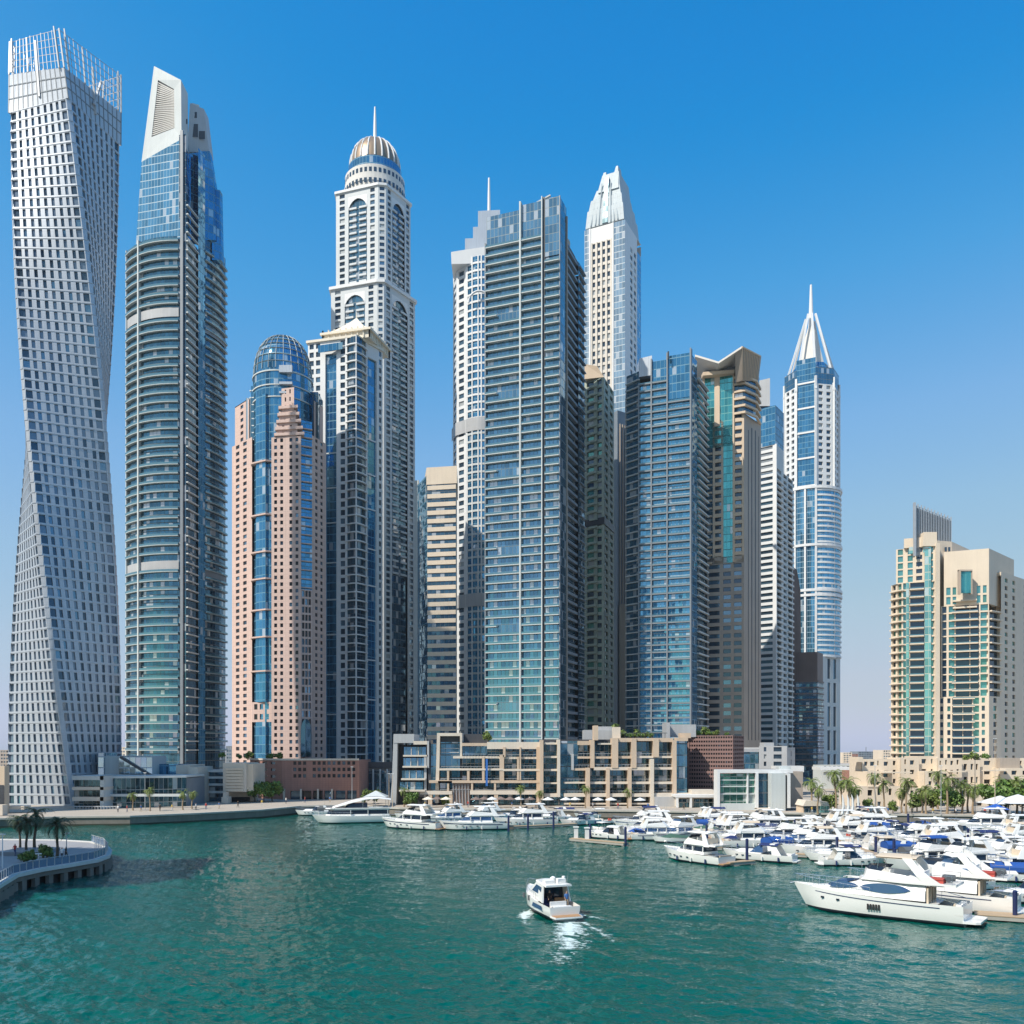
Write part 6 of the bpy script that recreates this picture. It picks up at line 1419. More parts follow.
rt = empty('railing', (PR[1].x, PR[1].y, ZP)); tag(rt, 'curved railing with bluish glass panels along the near left promontory', 'railing'); OFF = (PR[1].x, PR[1].y, ZP)
path = []; pr = offset(PR, -.1)
for i in range(0, 9):
    n = max(1, int((pr[i+1]-pr[i]).length/1.1)); path += [pr[i].lerp(pr[i+1], k/n) for k in range(n)]
path.append(pr[9])
ph, gp, hd = MB(), MB(), MB()
for a, b in zip(path[:-1], path[1:]):
    pp = MB(); pp.box(a.x-.035, a.x+.035, a.y-.035, a.y+.035, ZP+.12, ZP+1.2); pp.build('post', 'steel', rt, OFF)
    g = MB(); g.quad(V3(a.lerp(b, .06), ZP+.2), V3(a.lerp(b, .94), ZP+.2), V3(a.lerp(b, .94), ZP+1.08), V3(a.lerp(b, .06), ZP+1.08)); g.build('glass_panel', 'rail_blue_glass', rt, OFF)
hd.tube([V3(p, ZP+1.2) for p in path], .04, 6); hd.build('handrail', 'steel', rt, OFF)
# white gate frame at the tip
gf = empty('gate_frame', (g2(100, 133).x, 133, ZP)); tag(gf, 'white tubular gate at the tip of the near promontory', 'gate')
m = MB()
for k in range(6): p = g2(95+k*1.7, 134-k*.6); m.beam(V3(p, ZP), V3(p, ZP+1.5), .06)
m.beam(V3(g2(95, 134), ZP+1.5), V3(g2(103.5, 131), ZP+1.5), .09); m.beam(V3(g2(95, 134), ZP+.8), V3(g2(103.5, 131), ZP+.8), .06); m.build('bars', 'white_paint', gf, (gf.location.x, 133, ZP))
for i, (x, Y, k, s, lab) in enumerate(((57, 122, 0, 1.0, 'dark palm standing alone at the right on the near promontory'), (35, 131, 1, 1.05, 'tallest dark palm of the clump on the near promontory'), (27, 128, 0, .95, 'dark palm in the middle of the promontory clump'), (20, 133, 1, .85, 'leftmost dark palm of the promontory clump'))):
    place(DPALM, k, P_at(x, Y, ZP), lab, 'palm', None, i*1.3, s)
pl = MB(); pl.box(g2(5, 127).x, g2(46, 127).x, 125, 131, ZP, ZP+.55); tag(pl.build('planter', 'slate_panel'), 'long dark planter under the palm clump on the near promontory', 'planter')
for i, (x, Y, s) in enumerate(((43, 123, .8), (47, 122.5, .7), (24, 118, .6), (28, 118.5, .6), (33, 119, .65))):
    place(SHRUBS, i, P_at(x, Y, ZP), ('bright green shrub behind the lone palm', 'small bright shrub beside the lone palm', 'low dark hedge bush nearest the railing, left', 'low dark hedge bush nearest the railing, middle', 'low dark hedge bush nearest the railing, right')[i], 'shrub', None, i, s, 'shrub')
def lamp(x, Y, h, lab, z=LAND, mat='steel'):
    o = empty('street_lamp', P_at(x, Y, z)); m = MB(); m.tube([(0, 0, 0), (0, 0, h*.5), (0, 0, h)], [.1, .07, .05], 8); m.build('pole', mat, o); m = MB(); m.box(-.35, .35, -.12, .12, h, h+.12); m.tube([(0, 0, h-.2), (0, 0, h+.02)], .07, 6); m.build('lamp_head', 'white_paint', o); tag(o, lab, 'street lamp'); return o
lamp(2.5, 112, 4.2, 'white lamp post at the left edge of the near promontory', ZP, 'white_paint'); lamp(38.5, 113.5, 1.6, 'low round lamp near the railing of the promontory', ZP); lamp(66.5, 124, 3.2, 'thin lamp post right of the lone palm', ZP)
lamp(352, 236, 10, 'tall grey lamp post before the columned building'); lamp(389, 226, 8.5, 'tan lamp post left of the slanting terrace wall', mat='beige'); lamp(392.5, 226, 8.5, 'tan lamp post close to the slanting terrace wall', mat='beige')
lamp(975, 200, 14, 'tall dark pole among the palms on the right', mat='dark_panel'); lamp(145, 216, 9, 'lamp post left of the mall palms'); lamp(995, 196, 17, 'tall yellow pole right of the palms', mat='beige'); lamp(875, 202, 11, 'slim grey lamp post among the right palms'); lamp(941, 201, 11, 'slim grey lamp post in the middle of the right palms')
for i, (x, Y) in enumerate(((842, 201), (847, 201), (851.5, 201), (857, 201))):
    m = MB(); m.face([]) if 0 else None
    m = MB(); pts = [(0, 0, 0), (.3, 0, 1.8), (.25, 0, 3.6), (.0, 0, 4.6)]; m.tube(pts, [.32, .3, .2, .05], 6); o = m.build('sail_mast', 'white_paint'); o.location = P_at(x, Y); tag(o, ('leftmost of four white curved sail masts before the palms', 'second of four white curved sail masts before the palms', 'third of four white curved sail masts before the palms', 'rightmost of four white curved sail masts before the palms')[i], 'mast', 'white sail masts')
# white tents at the right, canopies and parasols along the quay
def tent(x, Y, w, h, lab, mat='white_paint', z=LAND, name='tent'):
    o = empty(name, P_at(x, Y, z)); m = MB(); n = 4; m.hexa([(-w, -w, h*.62), (w, -w, h*.62), (w, w, h*.62), (-w, w, h*.62)], [(-.1, -.1, h), (.1, -.1, h), (.1, .1, h), (-.1, .1, h)]); m.build('canopy', mat, o)
    for a in (-1, 1):
        for b in (-1, 1): q = MB(); q.tube([(a*w*.94, b*w*.94, 0), (a*w*.94, b*w*.94, h*.62)], .06, 5); q.build('post', 'steel', o)
    tag(o, lab, 'tent'); return o
tent(1000, 200, 3.6, 4.4, 'big white tent at the right edge of the promenade, leftmost'); tent(1018, 198, 3.8, 4.8, 'big white tent cut by the right edge of the picture'); tent(996, 193.5, 2.0, 3.0, 'small blue topped tent in front of the big white tents', 'tarp_blue')
simple('tarp_blue', (0.03, 0.13, 0.42), 0.6) if 'tarp_blue' not in MATS else None
tent(376, 232, 3.0, 4.0, 'pale canopy before the columned building', 'cool_concrete')
def parasol(mat='white_paint'):
    o = empty('parasol'); m = MB(); m.tube([(0, 0, 0), (0, 0, 2.5)], .035, 6); m.build('pole', 'steel', o); m = MB(); m.lathe((0, 0), [(1.5, 2.1), (.05, 2.75)], 8); m.lathe((0, 0), [(1.5, 2.02), (1.5, 2.1)], 8); m.build('canopy', mat, o); return o
PA = [parasol(), parasol('cream'), parasol('brown_panel')]
xs = [(428, 227), (437, 228), (446, 227), (476, 226), (484, 227), (492, 226.5), (501, 227), (510, 226), (519, 227), (530, 226.5), (548, 225), (566, 225), (575, 225.5), (598, 224), (611, 224), (640, 223)]
for i, (x, Y) in enumerate(xs):
    k = (1, 2, 1, 2, 2, 0, 2, 2, 0, 2, 0, 0, 0, 0, 0, 0)[i]; place(PA, k, P_at(x, Y), f'{("white", "cream", "brown")[k]} parasol, {nth(i)} from the left along the terrace restaurants', 'parasol', 'parasols of the terrace restaurants', i, 1.0)
# ================================================================ boats
simple('hull_white', (0.8, 0.8, 0.78), 0.22, 0, 0.5); simple('deck_cream', (0.66, 0.6, 0.5), 0.6); simple('teak', (0.38, 0.22, 0.11), 0.6); simple('hull_navy', (0.015, 0.03, 0.1), 0.25, 0, 0.5)
simple('boat_glass', (0.02, 0.035, 0.06), 0.05, 0.3); simple('boat_glass_blue', (0.06, 0.13, 0.26), 0.05, 0.45); simple('antifoul', (0.03, 0.03, 0.045), 0.5); simple('canvas_navy', (0.015, 0.03, 0.12), 0.8); simple('canvas_blue', (0.015, 0.08, 0.32), 0.75)
simple('canvas_beige', (0.6, 0.5, 0.38), 0.8); simple('canvas_grey', (0.1, 0.11, 0.12), 0.8); simple('canvas_white', (0.75, 0.75, 0.73), 0.7); simple('canvas_teal', (0.02, 0.35, 0.42), 0.7); simple('canvas_green', (0.05, 0.12, 0.09), 0.8); simple('red_cushion', (0.45, 0.07, 0.05), 0.7); simple('rubber', (0.02, 0.02, 0.022), 0.7); simple('chrome', (0.7, 0.7, 0.7), 0.2, 0.9)
simple('pile_navy', (0.015, 0.025, 0.09), 0.5); paint('pontoon_wood', (0.42, 0.31, 0.2), 0.8, 0.2, 2.0); paint('pontoon_float', (0.34, 0.33, 0.3), 0.8, 0.2, 1.0)
def hull(L, B, H, mats=('hull_white', 'antifoul', 'deck_cream'), bow=0.55, rise=0.35, n=16, blunt=0.0):
    # stern at x=0, bow at x=L; returns builder and a function for half beam and sheer height
    def hb(s): return B/2*(0.93+0.07*min(1, s*4))*(1-max(0, (s-bow)/(1-bow))**2.1*(1-blunt))
    def sh(s): return H*(0.86+rise*s*s)
    m = MB(); rings = []
    for i in range(n+1):
        s = i/n; b = max(hb(s), 0.02); h = sh(s); xr = L*0.11*max(0, (s-.72)/.28)**1.5       # raked stem: low points sit further aft
        pts = [(-.55+.35*s**3, .0, 1.25), (-.22+.2*s**3, .66, 1.1), (.1, .86, .85), (.28, .9, .72), (h*.62, .97, .3), (h-.02, 1, 0)]
        rings.append([Vector((s*L-xr*k, b*w, z)) for z, w, k in pts])
    mi = [1, 1, 1, 0, 0]
    for sg in (1, -1):
        for a, b in zip(rings[:-1], rings[1:]):
            for j in range(5):
                q = [a[j], a[j+1], b[j+1], b[j]]; q = [Vector((v.x, v.y*sg, v.z)) for v in q]
                if sg > 0: q.reverse()
                m.quad(*q, mi[j])
    a = rings[0]; m.face([Vector((v.x, v.y, v.z)) for v in a]+[Vector((v.x, -v.y, v.z)) for v in reversed(a)], 0)
    return m, hb, sh
def deck(m, L, hb, sh, x0, x1, dz=-.12, mi=2, n=12):
    for i in range(n):
        s0, s1 = (x0+(x1-x0)*i/n)/L, (x0+(x1-x0)*(i+1)/n)/L
        m.quad((s0*L, -hb(s0)*.97, sh(s0)+dz), (s1*L, -hb(s1)*.97, sh(s1)+dz), (s1*L, hb(s1)*.97, sh(s1)+dz), (s0*L, hb(s0)*.97, sh(s0)+dz), mi)
def frus(m, x0, x1, w0, w1, z0, z1, rf=0.0, rb=0.0, tap=0.0, mi=0, nose=0.0):
    # deckhouse block: x0 aft, x1 forward, widths aft/forward, raked front (rf), raked back (rb), sides leaning in by tap, rounded nose
    def ring(z, a, b, t):
        k = b-a; return [(a, -w0/2+t, z), (b-nose, -w1/2+t, z), (b-nose*.25, -w1/4, z), (b, 0, z), (b-nose*.25, w1/4, z), (b-nose, w1/2-t, z), (a, w0/2-t, z)]
    m.hexa(ring(z0, x0, x1, 0), ring(z1, x0+rb, x1-rf, tap), mi)
def house(o, x0, x1, w0, w1, z0, z1, rf, rb, tap, nose, win=(.3, .85), wf=(0, 1), glassm='boat_glass', name='cabin', roof=True):
    m = MB(); H = z1-z0; frus(m, x0, x1, w0, w1, z0, z0+H*win[0], rf*win[0], rb*win[0], tap*win[0], 0, nose)
    t0, t1 = win
    frus(m, x0+rb*t1, x1-rf*t1, w0-2*tap*t1, w1-2*tap*t1, z0+H*t1, z1, rf*(1-t1), rb*(1-t1), tap*(1-t1), 0, nose)
    px = [x0+(x1-x0)*q for q in (0.02, .33, .6)]; o1 = m.build(name, 'hull_white', o, smooth=35)
    for q in px: p = MB(); p.box(q, q+.14, -w0/2+tap*t0+.0, w0/2-tap*t0-.0, z0+H*t0, z0+H*t1); p.build('pillar', 'hull_white', o)
    g = MB(); frus(g, x0+rb*t0+.03, x1-rf*t0-.03, w0-2*tap*t0-.06, w1-2*tap*t0-.06, z0+H*t0, z0+H*t1, rf*(t1-t0), rb*(t1-t0), tap*(t1-t0), 0, nose); g.build('window_band', glassm, o, smooth=35)
def rails(o, L, hb, sh, x0, x1, h=.65, n=9):
    m = MB()
    for sg in (1, -1):
        pts = []
        for i in range(n+1):
            x = x0+(x1-x0)*i/n; s = x/L; p = Vector((x, sg*hb(s)*.93, sh(s))); pts.append(p+Vector((0, 0, h))); m.tube([p, p+Vector((0, 0, h))], .018, 4, cap=False)
        m.tube(pts, .022, 4, cap=False)
    m.tube([Vector((x1, hb(x1/L)*.93, sh(x1/L)+h)), Vector((x1+.35, 0, sh(x1/L)+h)), Vector((x1, -hb(x1/L)*.93, sh(x1/L)+h))], .022, 4); m.build('bow_rail', 'chrome', o)
def arched(o, x0, x1, w, z, rise, mat, name='canopy', n=8, drop=.0, th=.06):
    m = MB(); r0 = []; r1 = []
    for k in range(n+1):
        t = math.pi*k/n; y = -w/2*math.cos(t); zz = z+rise*math.sin(t)
        r0.append((x0, y, zz)); r1.append((x1, y, zz))
    for k in range(n):
        m.quad(r0[k], r1[k], r1[k+1], r0[k+1]); u = lambda p: (p[0], p[1]*.97, p[2]-th)
        m.quad(u(r0[k+1]), u(r1[k+1]), u(r1[k]), u(r0[k])); m.quad(r0[k+1], u(r0[k+1]), u(r0[k]), r0[k]); m.quad(r1[k], u(r1[k]), u(r1[k+1]), r1[k+1])
    if drop:
        for sg in (0, -1): m.quad(r0[sg], r1[sg], (r1[sg][0], r1[sg][1], z-drop), (r0[sg][0], r0[sg][1], z-drop))
        m.face([r0[k] for k in range(n+1)]+[(x0, w/2, z-drop), (x0, -w/2, z-drop)])
    m.build(name, mat, o)
def fenders(o, L, hb, sh, n=3):
    for k in range(n):
        s = .18+.22*k
        for sg in (1, -1): m = MB(); m.tube([(s*L, sg*(hb(s)+.12), .25), (s*L, sg*(hb(s)+.12), .85)], .12, 7); m.build('fender', 'canvas_white' if k % 2 else 'canvas_navy', o)
def seat(o, x0, x1, y0, y1, z, mat='canvas_white', back=None):
    m = MB(); m.box(x0, x1, y0, y1, z, z+.4)
    if back == 'x1': m.box(x1-.15, x1, y0, y1, z+.4, z+.8)
    if back == 'x0': m.box(x0, x0+.15, y0, y1, z+.4, z+.8)
    m.build('seat', mat, o)
def flybridge_yacht(L=15.0, canvas='canvas_white', trim=None, top='hard', glassm='boat_glass', hullm='hull_white', cush='canvas_beige'):
    k = L/15; B = 4.3*k**.7; H = 1.75*k**.8; o = empty('motor_yacht'); h, hb, sh = hull(L, B, H); deck(h, L, hb, sh, L*.12, L*.985, -.1, 0)
    h.quad((.0, -B*.45, H*.45), (L*.24, -B*.46, H*.45), (L*.24, B*.46, H*.45), (0, B*.45, H*.45), 2); h.build('hull', [hullm, 'antifoul', 'teak'], o, smooth=35)
    pf = MB(); pf.prism([(-.9*k, -B*.4), (0.05, -B*.46), (0.05, B*.46), (-.9*k, B*.4)], .28, .42); pf.build('swim_platform', ['teak'], o)
    if trim:
        t = MB()
        for sg in (1, -1):
            for i in range(14):
                s0, s1 = .1+.85*i/14, .1+.85*(i+1)/14; a = (s0*L, sg*(hb(s0)*.985+.02), sh(s0)*.72); b = (s1*L-.02*L*max(0, s1-.8), sg*(hb(s1)*.985+.02), sh(s1)*.72); t.quad(a, b, (b[0], b[1]+sg*.01, b[2]+.16*k), (a[0], a[1]+sg*.01, a[2]+.16*k))
        t.build('hull_stripe', trim, o)
    z0 = sh(.5)-.1; z1 = z0+1.45*k**.6
    house(o, L*.24, L*.76, B*.8, B*.5, z0, z1, L*.15, 0, .22, .5*k, (.32, .84), glassm=glassm, name='saloon')
    ov = MB(); frus(ov, L*.06, L*.60, B*.86, B*.72, z1, z1+.22, .2, -.1, .05, 0, .5*k); ov.build('flybridge_deck', 'hull_white', o)
    cm = MB(); zb = z1+.22
    for sg in (1, -1): cm.hexa([(L*.2, sg*B*.40-.06, zb), (L*.56, sg*B*.33-.06, zb), (L*.56, sg*B*.33+.06, zb), (L*.2, sg*B*.40+.06, zb)], [(L*.2, sg*B*.37-.05, zb+.35), (L*.5, sg*B*.31-.05, zb+.75*k**.5), (L*.5, sg*B*.31+.05, zb+.75*k**.5), (L*.2, sg*B*.37+.05, zb+.35)])
    cm.hexa([(L*.55, -B*.34, zb), (L*.6, -B*.2, zb), (L*.6, B*.2, zb), (L*.55, B*.34, zb)], [(L*.49, -B*.32, zb+.75), (L*.53, -B*.2, zb+.78), (L*.53, B*.2, zb+.78), (L*.49, B*.32, zb+.75)]); cm.build('flybridge_coaming', 'hull_white', o)
    ws = MB(); ws.quad((L*.5, -B*.3, zb+.76), (L*.5, B*.3, zb+.76), (L*.465, B*.28, zb+1.15), (L*.465, -B*.28, zb+1.15)); ws.build('windscreen', glassm, o)
    seat(o, L*.22, L*.3, -B*.3, B*.3, zb, cush, 'x0'); seat(o, L*.38, L*.43, -B*.1, B*.22, zb, 'canvas_white', 'x0'); seat(o, L*.02, L*.07, -B*.3, B*.3, H*.45, cush, 'x0')
    ar = MB()
    for sg in (1, -1): ar.hexa([(L*.15, sg*B*.42-.07, z1-.1), (L*.23, sg*B*.42-.07, z1-.1), (L*.23, sg*B*.42+.07, z1-.1), (L*.15, sg*B*.42+.07, z1-.1)], [(L*.24, sg*B*.3-.06, zb+1.55*k**.5), (L*.29, sg*B*.3-.06, zb+1.6*k**.5), (L*.29, sg*B*.3+.06, zb+1.6*k**.5), (L*.24, sg*B*.3+.06, zb+1.55*k**.5)])
    ar.box(L*.24, L*.30, -B*.31, B*.31, zb+1.5*k**.5, zb+1.64*k**.5); ar.build('radar_arch', 'hull_white', o)
    if top == 'hard': arched(o, L*.2, L*.5, B*.66, zb+1.66*k**.5, .16, canvas, 'hardtop')
    elif top == 'bimini': arched(o, L*.28, L*.5, B*.62, zb+1.55*k**.5, .3, canvas, 'bimini')
    rd = MB(); rd.lathe((L*.27, 0), [(.01, zb+2.0*k**.5), (.28, zb+1.98*k**.5), (.3, zb+1.8*k**.5), (.01, zb+1.75*k**.5)][::-1], 12); rd.build('radar_dome', 'canvas_white', o, smooth=50)
    an = MB(); an.tube([(L*.255, B*.25, zb+1.6*k**.5), (L*.235, B*.25, zb+3.4*k**.5)], .02, 4); an.tube([(L*.255, -B*.25, zb+1.6*k**.5), (L*.24, -B*.25, zb+2.7*k**.5)], .02, 4); an.build('antenna', 'chrome', o)
    pt = MB()
    for sg in (1, -1):
        for s in (.45, .55, .66, .75): x = s*L; y = sg*(hb(s)*.985+.03); pt.box(x, x+.42, min(y, y-.02*sg), max(y, y-.02*sg)+.001, sh(s)*.5, sh(s)*.5+.16)
    pt.build('porthole', 'boat_glass', o)
    rails(o, L, hb, sh, L*.45, L*.97); fenders(o, L, hb, sh); return o
def cabin_cruiser(L=10.0, canvas='canvas_navy', hullm='hull_white', glassm='boat_glass', closed=False):
    k = L/10; B = 3.2*k**.8; H = 1.25*k**.8; o = empty('cabin_cruiser'); h, hb, sh = hull(L, B, H); deck(h, L, hb, sh, L*.42, L*.985, -.05, 0)
    h.quad((0, -B*.44, H*.4), (L*.45, -B*.46, H*.4), (L*.45, B*.46, H*.4), (0, B*.44, H*.4), 2); h.build('hull', [hullm, 'antifoul', 'deck_cream'], o, smooth=35)
    pf = MB(); pf.prism([(-.6, -B*.38), (0.03, -B*.44), (0.03, B*.44), (-.6, B*.38)], .25, .36); pf.build('swim_platform', 'hull_white', o)
    z0 = sh(.6)-.1; m = MB(); frus(m, L*.42, L*.86, B*.74, B*.3, z0, z0+.5*k, L*.12, 0, .2, 0, .5*k); m.build('foredeck_cabin', 'hull_white', o, smooth=35)
    g = MB(); frus(g, L*.40, L*.62, B*.78, B*.55, z0+.15, z0+1.15*k**.5, L*.13, .1, .22, 0, .35); g.build('windscreen', glassm, o, smooth=35)
    f = MB(); frus(f, L*.395, L*.50, B*.56, B*.44, z0+1.15*k**.5, z0+1.24*k**.5, .1, 0, .03, 0, .2); f.build('windscreen_frame', 'hull_white', o)
    ar = MB()
    for sg in (1, -1): ar.hexa([(L*.14, sg*B*.44-.05, sh(.2)-.2), (L*.27, sg*B*.44-.05, sh(.2)-.2), (L*.27, sg*B*.44+.05, sh(.2)-.2), (L*.14, sg*B*.44+.05, sh(.2)-.2)], [(L*.24, sg*B*.34-.05, z0+1.35*k**.5), (L*.3, sg*B*.34-.05, z0+1.4*k**.5), (L*.3, sg*B*.34+.05, z0+1.4*k**.5), (L*.24, sg*B*.34+.05, z0+1.35*k**.5)])
    ar.box(L*.24, L*.31, -B*.35, B*.35, z0+1.32*k**.5, z0+1.44*k**.5); ar.build('radar_arch', 'hull_white', o)
    if canvas: arched(o, L*.02 if closed else L*.2, L*.45, B*.84, z0+.7*k**.5 if closed else z0+1.2*k**.5, .55 if closed else .25, canvas, 'canopy', drop=.55 if closed else 0)
    seat(o, L*.02, L*.08, -B*.34, B*.34, H*.4, 'canvas_white', 'x0'); seat(o, L*.3, L*.35, -B*.3, B*.02, H*.4+.15, 'canvas_white', 'x0')
    pt = MB()
    for sg in (1, -1):
        for s in (.55, .65, .74): x = s*L; y = sg*(hb(s)*.985+.03); pt.box(x, x+.4, min(y, y-.02*sg), max(y, y-.02*sg)+.001, sh(s)*.62, sh(s)*.62+.13)
    pt.build('porthole', 'boat_glass', o)
    an = MB(); an.tube([(L*.27, B*.28, z0+1.4*k**.5), (L*.25, B*.28, z0+2.9*k**.5)], .018, 4); an.build('antenna', 'chrome', o)
    rails(o, L, hb, sh, L*.5, L*.96, .5, 7); fenders(o, L, hb, sh, 2); return o
def sport_boat(L=7.0, canvas='canvas_blue', hullm='hull_white'):
    B = 2.4; H = .95; o = empty('sport_boat'); h, hb, sh = hull(L, B, H); deck(h, L, hb, sh, L*.55, L*.98, -.04, 0); h.quad((0, -B*.44, .35), (L*.57, -B*.45, .35), (L*.57, B*.45, .35), (0, B*.44, .35), 2); h.build('hull', [hullm, 'antifoul', 'deck_cream'], o, smooth=35)
    if canvas: 
        m = MB(); m.hexa([(0.1, -B*.46, .9), (L*.7, -B*.42, .95), (L*.8, 0, .98), (L*.7, B*.42, .95), (.1, B*.46, .9)], [(.5, -.12, 1.15), (L*.5, -.5, 1.55), (L*.56, 0, 1.6), (L*.5, .5, 1.55), (.5, .12, 1.15)]); m.build('cover', canvas, o, smooth=60)
    else:
        g = MB(); frus(g, L*.45, L*.58, B*.8, B*.6, .95, 1.45, .5, .1, .15, 0, .2); g.build('windscreen', 'boat_glass', o); seat(o, .3, .8, -B*.36, B*.36, .4, 'canvas_white', 'x0'); seat(o, L*.32, L*.38, -.8, -.2, .4, 'red_cushion', 'x0'); seat(o, L*.32, L*.38, .2, .8, .4, 'red_cushion', 'x0')
    e = MB(); e.box(-.5, 0, -.25, .25, .3, 1.1); e.box(-.38, -.15, -.08, .08, -.4, .3); e.build('outboard_motor', 'rubber', o); return o
def console_boat(L=8.0, canvas='canvas_white'):
    B = 2.5; H = 1.05; o = empty('fishing_boat'); h, hb, sh = hull(L, B, H); h.quad((0, -B*.44, .4), (L*.6, -B*.45, .4), (L*.6, B*.45, .4), (0, B*.44, .4), 2); deck(h, L, hb, sh, L*.6, L*.98, -.25, 2); h.build('hull', ['hull_white', 'antifoul', 'deck_cream'], o, smooth=35)
    c = MB(); c.box(L*.36, L*.5, -.45, .45, .4, 1.5); c.build('console', 'hull_white', o); t = MB()
    for x in (.34, .52):
        for y in (-.75, .75): t.tube([(L*x, y, .5), (L*x, y*.85, 2.35)], .03, 5)
    t.build('t_top_frame', 'chrome', o); arched(o, L*.28, L*.58, 1.9, 2.35, .12, canvas, 't_top'); seat(o, L*.28, L*.33, -.5, .5, .5, 'canvas_white', 'x0')
    for y in (-.4, .4): e = MB(); e.box(-.5, 0, y-.2, y+.2, .4, 1.25); e.box(-.36, -.15, y-.06, y+.06, -.4, .4); e.build('outboard_motor', 'rubber', o)
    return o
PROTO = {}
def proto(key):
    if key not in PROTO:
        kind, L, can, ex = key
        PROTO[key] = {'fly': lambda: flybridge_yacht(L, can, **dict(ex)), 'cab': lambda: cabin_cruiser(L, can, **dict(ex)), 'spo': lambda: sport_boat(L, can, **dict(ex)), 'con': lambda: console_boat(L, can)}[kind]()
        return PROTO[key], True
    return PROTO[key], False
def put(key, x, y, head, lab, cat='boat', group=None, roll=0):
    p, fresh = proto(key); o = p if fresh else copy_tree(p); o.location = (x, y, 0); o.rotation_euler = (R(roll), 0, R(head)); tag(o, lab, cat, group); return o
CN = {'canvas_white': 'white', 'canvas_navy': 'navy', 'canvas_blue': 'royal blue', 'canvas_beige': 'beige', 'canvas_grey': 'dark grey', 'canvas_teal': 'turquoise', 'canvas_green': 'dark green', None: 'no'}
KN = {'fly': 'flybridge yacht', 'cab': 'cabin cruiser', 'spo': 'small sport boat', 'con': 'open fishing boat'}
e_ = (); tr = (('trim', 'hull_navy'),)
KEYS = [('fly', 14.0, 'canvas_white', e_), ('fly', 12.5, 'canvas_beige', (('top', 'bimini'),)), ('fly', 13.0, 'canvas_navy', (('top', 'bimini'), ('trim', 'hull_navy'))), ('fly', 11.5, 'canvas_white', (('trim', 'hull_navy'), ('glassm', 'boat_glass_blue'))), ('fly', 13.5, 'canvas_blue', (('top', 'bimini'),)),
        ('cab', 10.0, 'canvas_navy', e_), ('cab', 9.5, 'canvas_white', e_), ('cab', 10.5, 'canvas_blue', (('closed', True),)), ('cab', 9.0, 'canvas_beige', e_), ('cab', 9.8, 'canvas_grey', (('closed', True),)), ('cab', 10.0, 'canvas_white', (('hullm', 'hull_navy'),)), ('cab', 9.2, None, e_), ('cab', 10.2, 'canvas_navy', (('closed', True),)),
        ('spo', 7.0, 'canvas_blue', e_), ('spo', 6.5, 'canvas_navy', e_), ('spo', 7.2, None, e_), ('spo', 6.8, 'canvas_grey', e_), ('con', 8.0, 'canvas_white', e_), ('con', 8.5, 'canvas_navy', e_), ('spo', 7.5, 'canvas_green', e_)]
# -- pontoons of the right marina: walkways running away from the camera, boats lying on both sides
def pontoon(a, b, w, lab, piles=()):
    a, b = Vector(a), Vector(b); o = empty('pontoon', (a.x, a.y, 0)); d = (b-a).normalized(); n = Vector((d.y, -d.x)); P4 = [a+n*w/2, b+n*w/2, b-n*w/2, a-n*w/2]
    area = sum(P4[i].x*P4[(i+1) % 4].y-P4[(i+1) % 4].x*P4[i].y for i in range(4))
    if area < 0: P4.reverse()
    m = MB(); m.prism(P4, .12, .5, 1); m.prism(offset(P4, .04, True), .5, .58, 0); m.build('walkway', ['pontoon_wood', 'pontoon_float'], o, (a.x, a.y, 0)); tag(o, lab, 'pontoon'); return o
def pile(x, y, h, lab, r=.22):
    m = MB(); m.tube([(0, 0, -1), (0, 0, h)], r, 10); m.tube([(0, 0, h), (0, 0, h+.12)], [r*1.1, r*.5], 10, 1); o = m.build('mooring_pile', ['pile_navy', 'pile_navy'], smooth=50); o.location = (x, y, 0); tag(o, lab, 'mooring pile', 'navy mooring piles in the marina'); return o
rb = random.Random(20); row_of = {}
names = ('leftmost', 'second', 'third', 'fourth', 'fifth', 'sixth', 'seventh')
PX = [(34.0, 152, 200), (55.5, 128, 197), (77.5, 118, 194), (100.5, 112, 192), (124, 112, 190)]
for pi, (x, ya, yb) in enumerate(PX):
    pontoon((x, ya-3), (x+(yb-ya)*.06, yb), 1.6, f'{names[pi]} long walkway pontoon from the left in the right marina')
    for side in (-1, 1):
        y = ya+rb.uniform(-1, 1); cnt = 0
        while y < yb-2:
            xx = x+(y-ya)*.06+side*1.0
            key = rb.choices(KEYS, [2, .9, 1.4, 2, .35, 2.2, 3, .5, 1.5, 1, .6, 3, .9, .4, .7, 1.4, .4, 1, .5, .3])[0]; L = key[1]
            gap = (4.5 if key[0] == 'fly' else 3.5 if key[0] == 'cab' else 2.8)+rb.uniform(.1, .7)
            bow_out = rb.random() < .85; head = (180 if side < 0 else 0)+rb.uniform(-4, 4)
            bx = xx+side*(.9 if bow_out else L+.3)
            if not bow_out: head += 180
            pxs = 512+F*bx/(y+gap/2)
            if pxs < 1130 and abs(y+gap/2) > 5 and not (side < 0 and pi == 0 and y < 160):
                cnt += 1; lab = f'{CN[key[2]].replace(" ", "-")} topped {KN[key[0]]}, number {cnt} on the {"left" if side < 0 else "right"} of the {names[pi]} walkway'
                put(key, bx, y+gap/2, head, lab, 'boat', 'boats moored along the marina walkways')
            y += gap+.25+(3.2 if rb.random() < .12 else 0)
    for j, q in enumerate(range(int(ya), int(yb), 14)): pile(x+(q-ya)*.06+(1.05 if j % 2 else -1.05), q, 2.6+.3*(j % 3), f'{names[min(j, 6)]} navy pile from the open water on the {names[pi]} marina walkway')
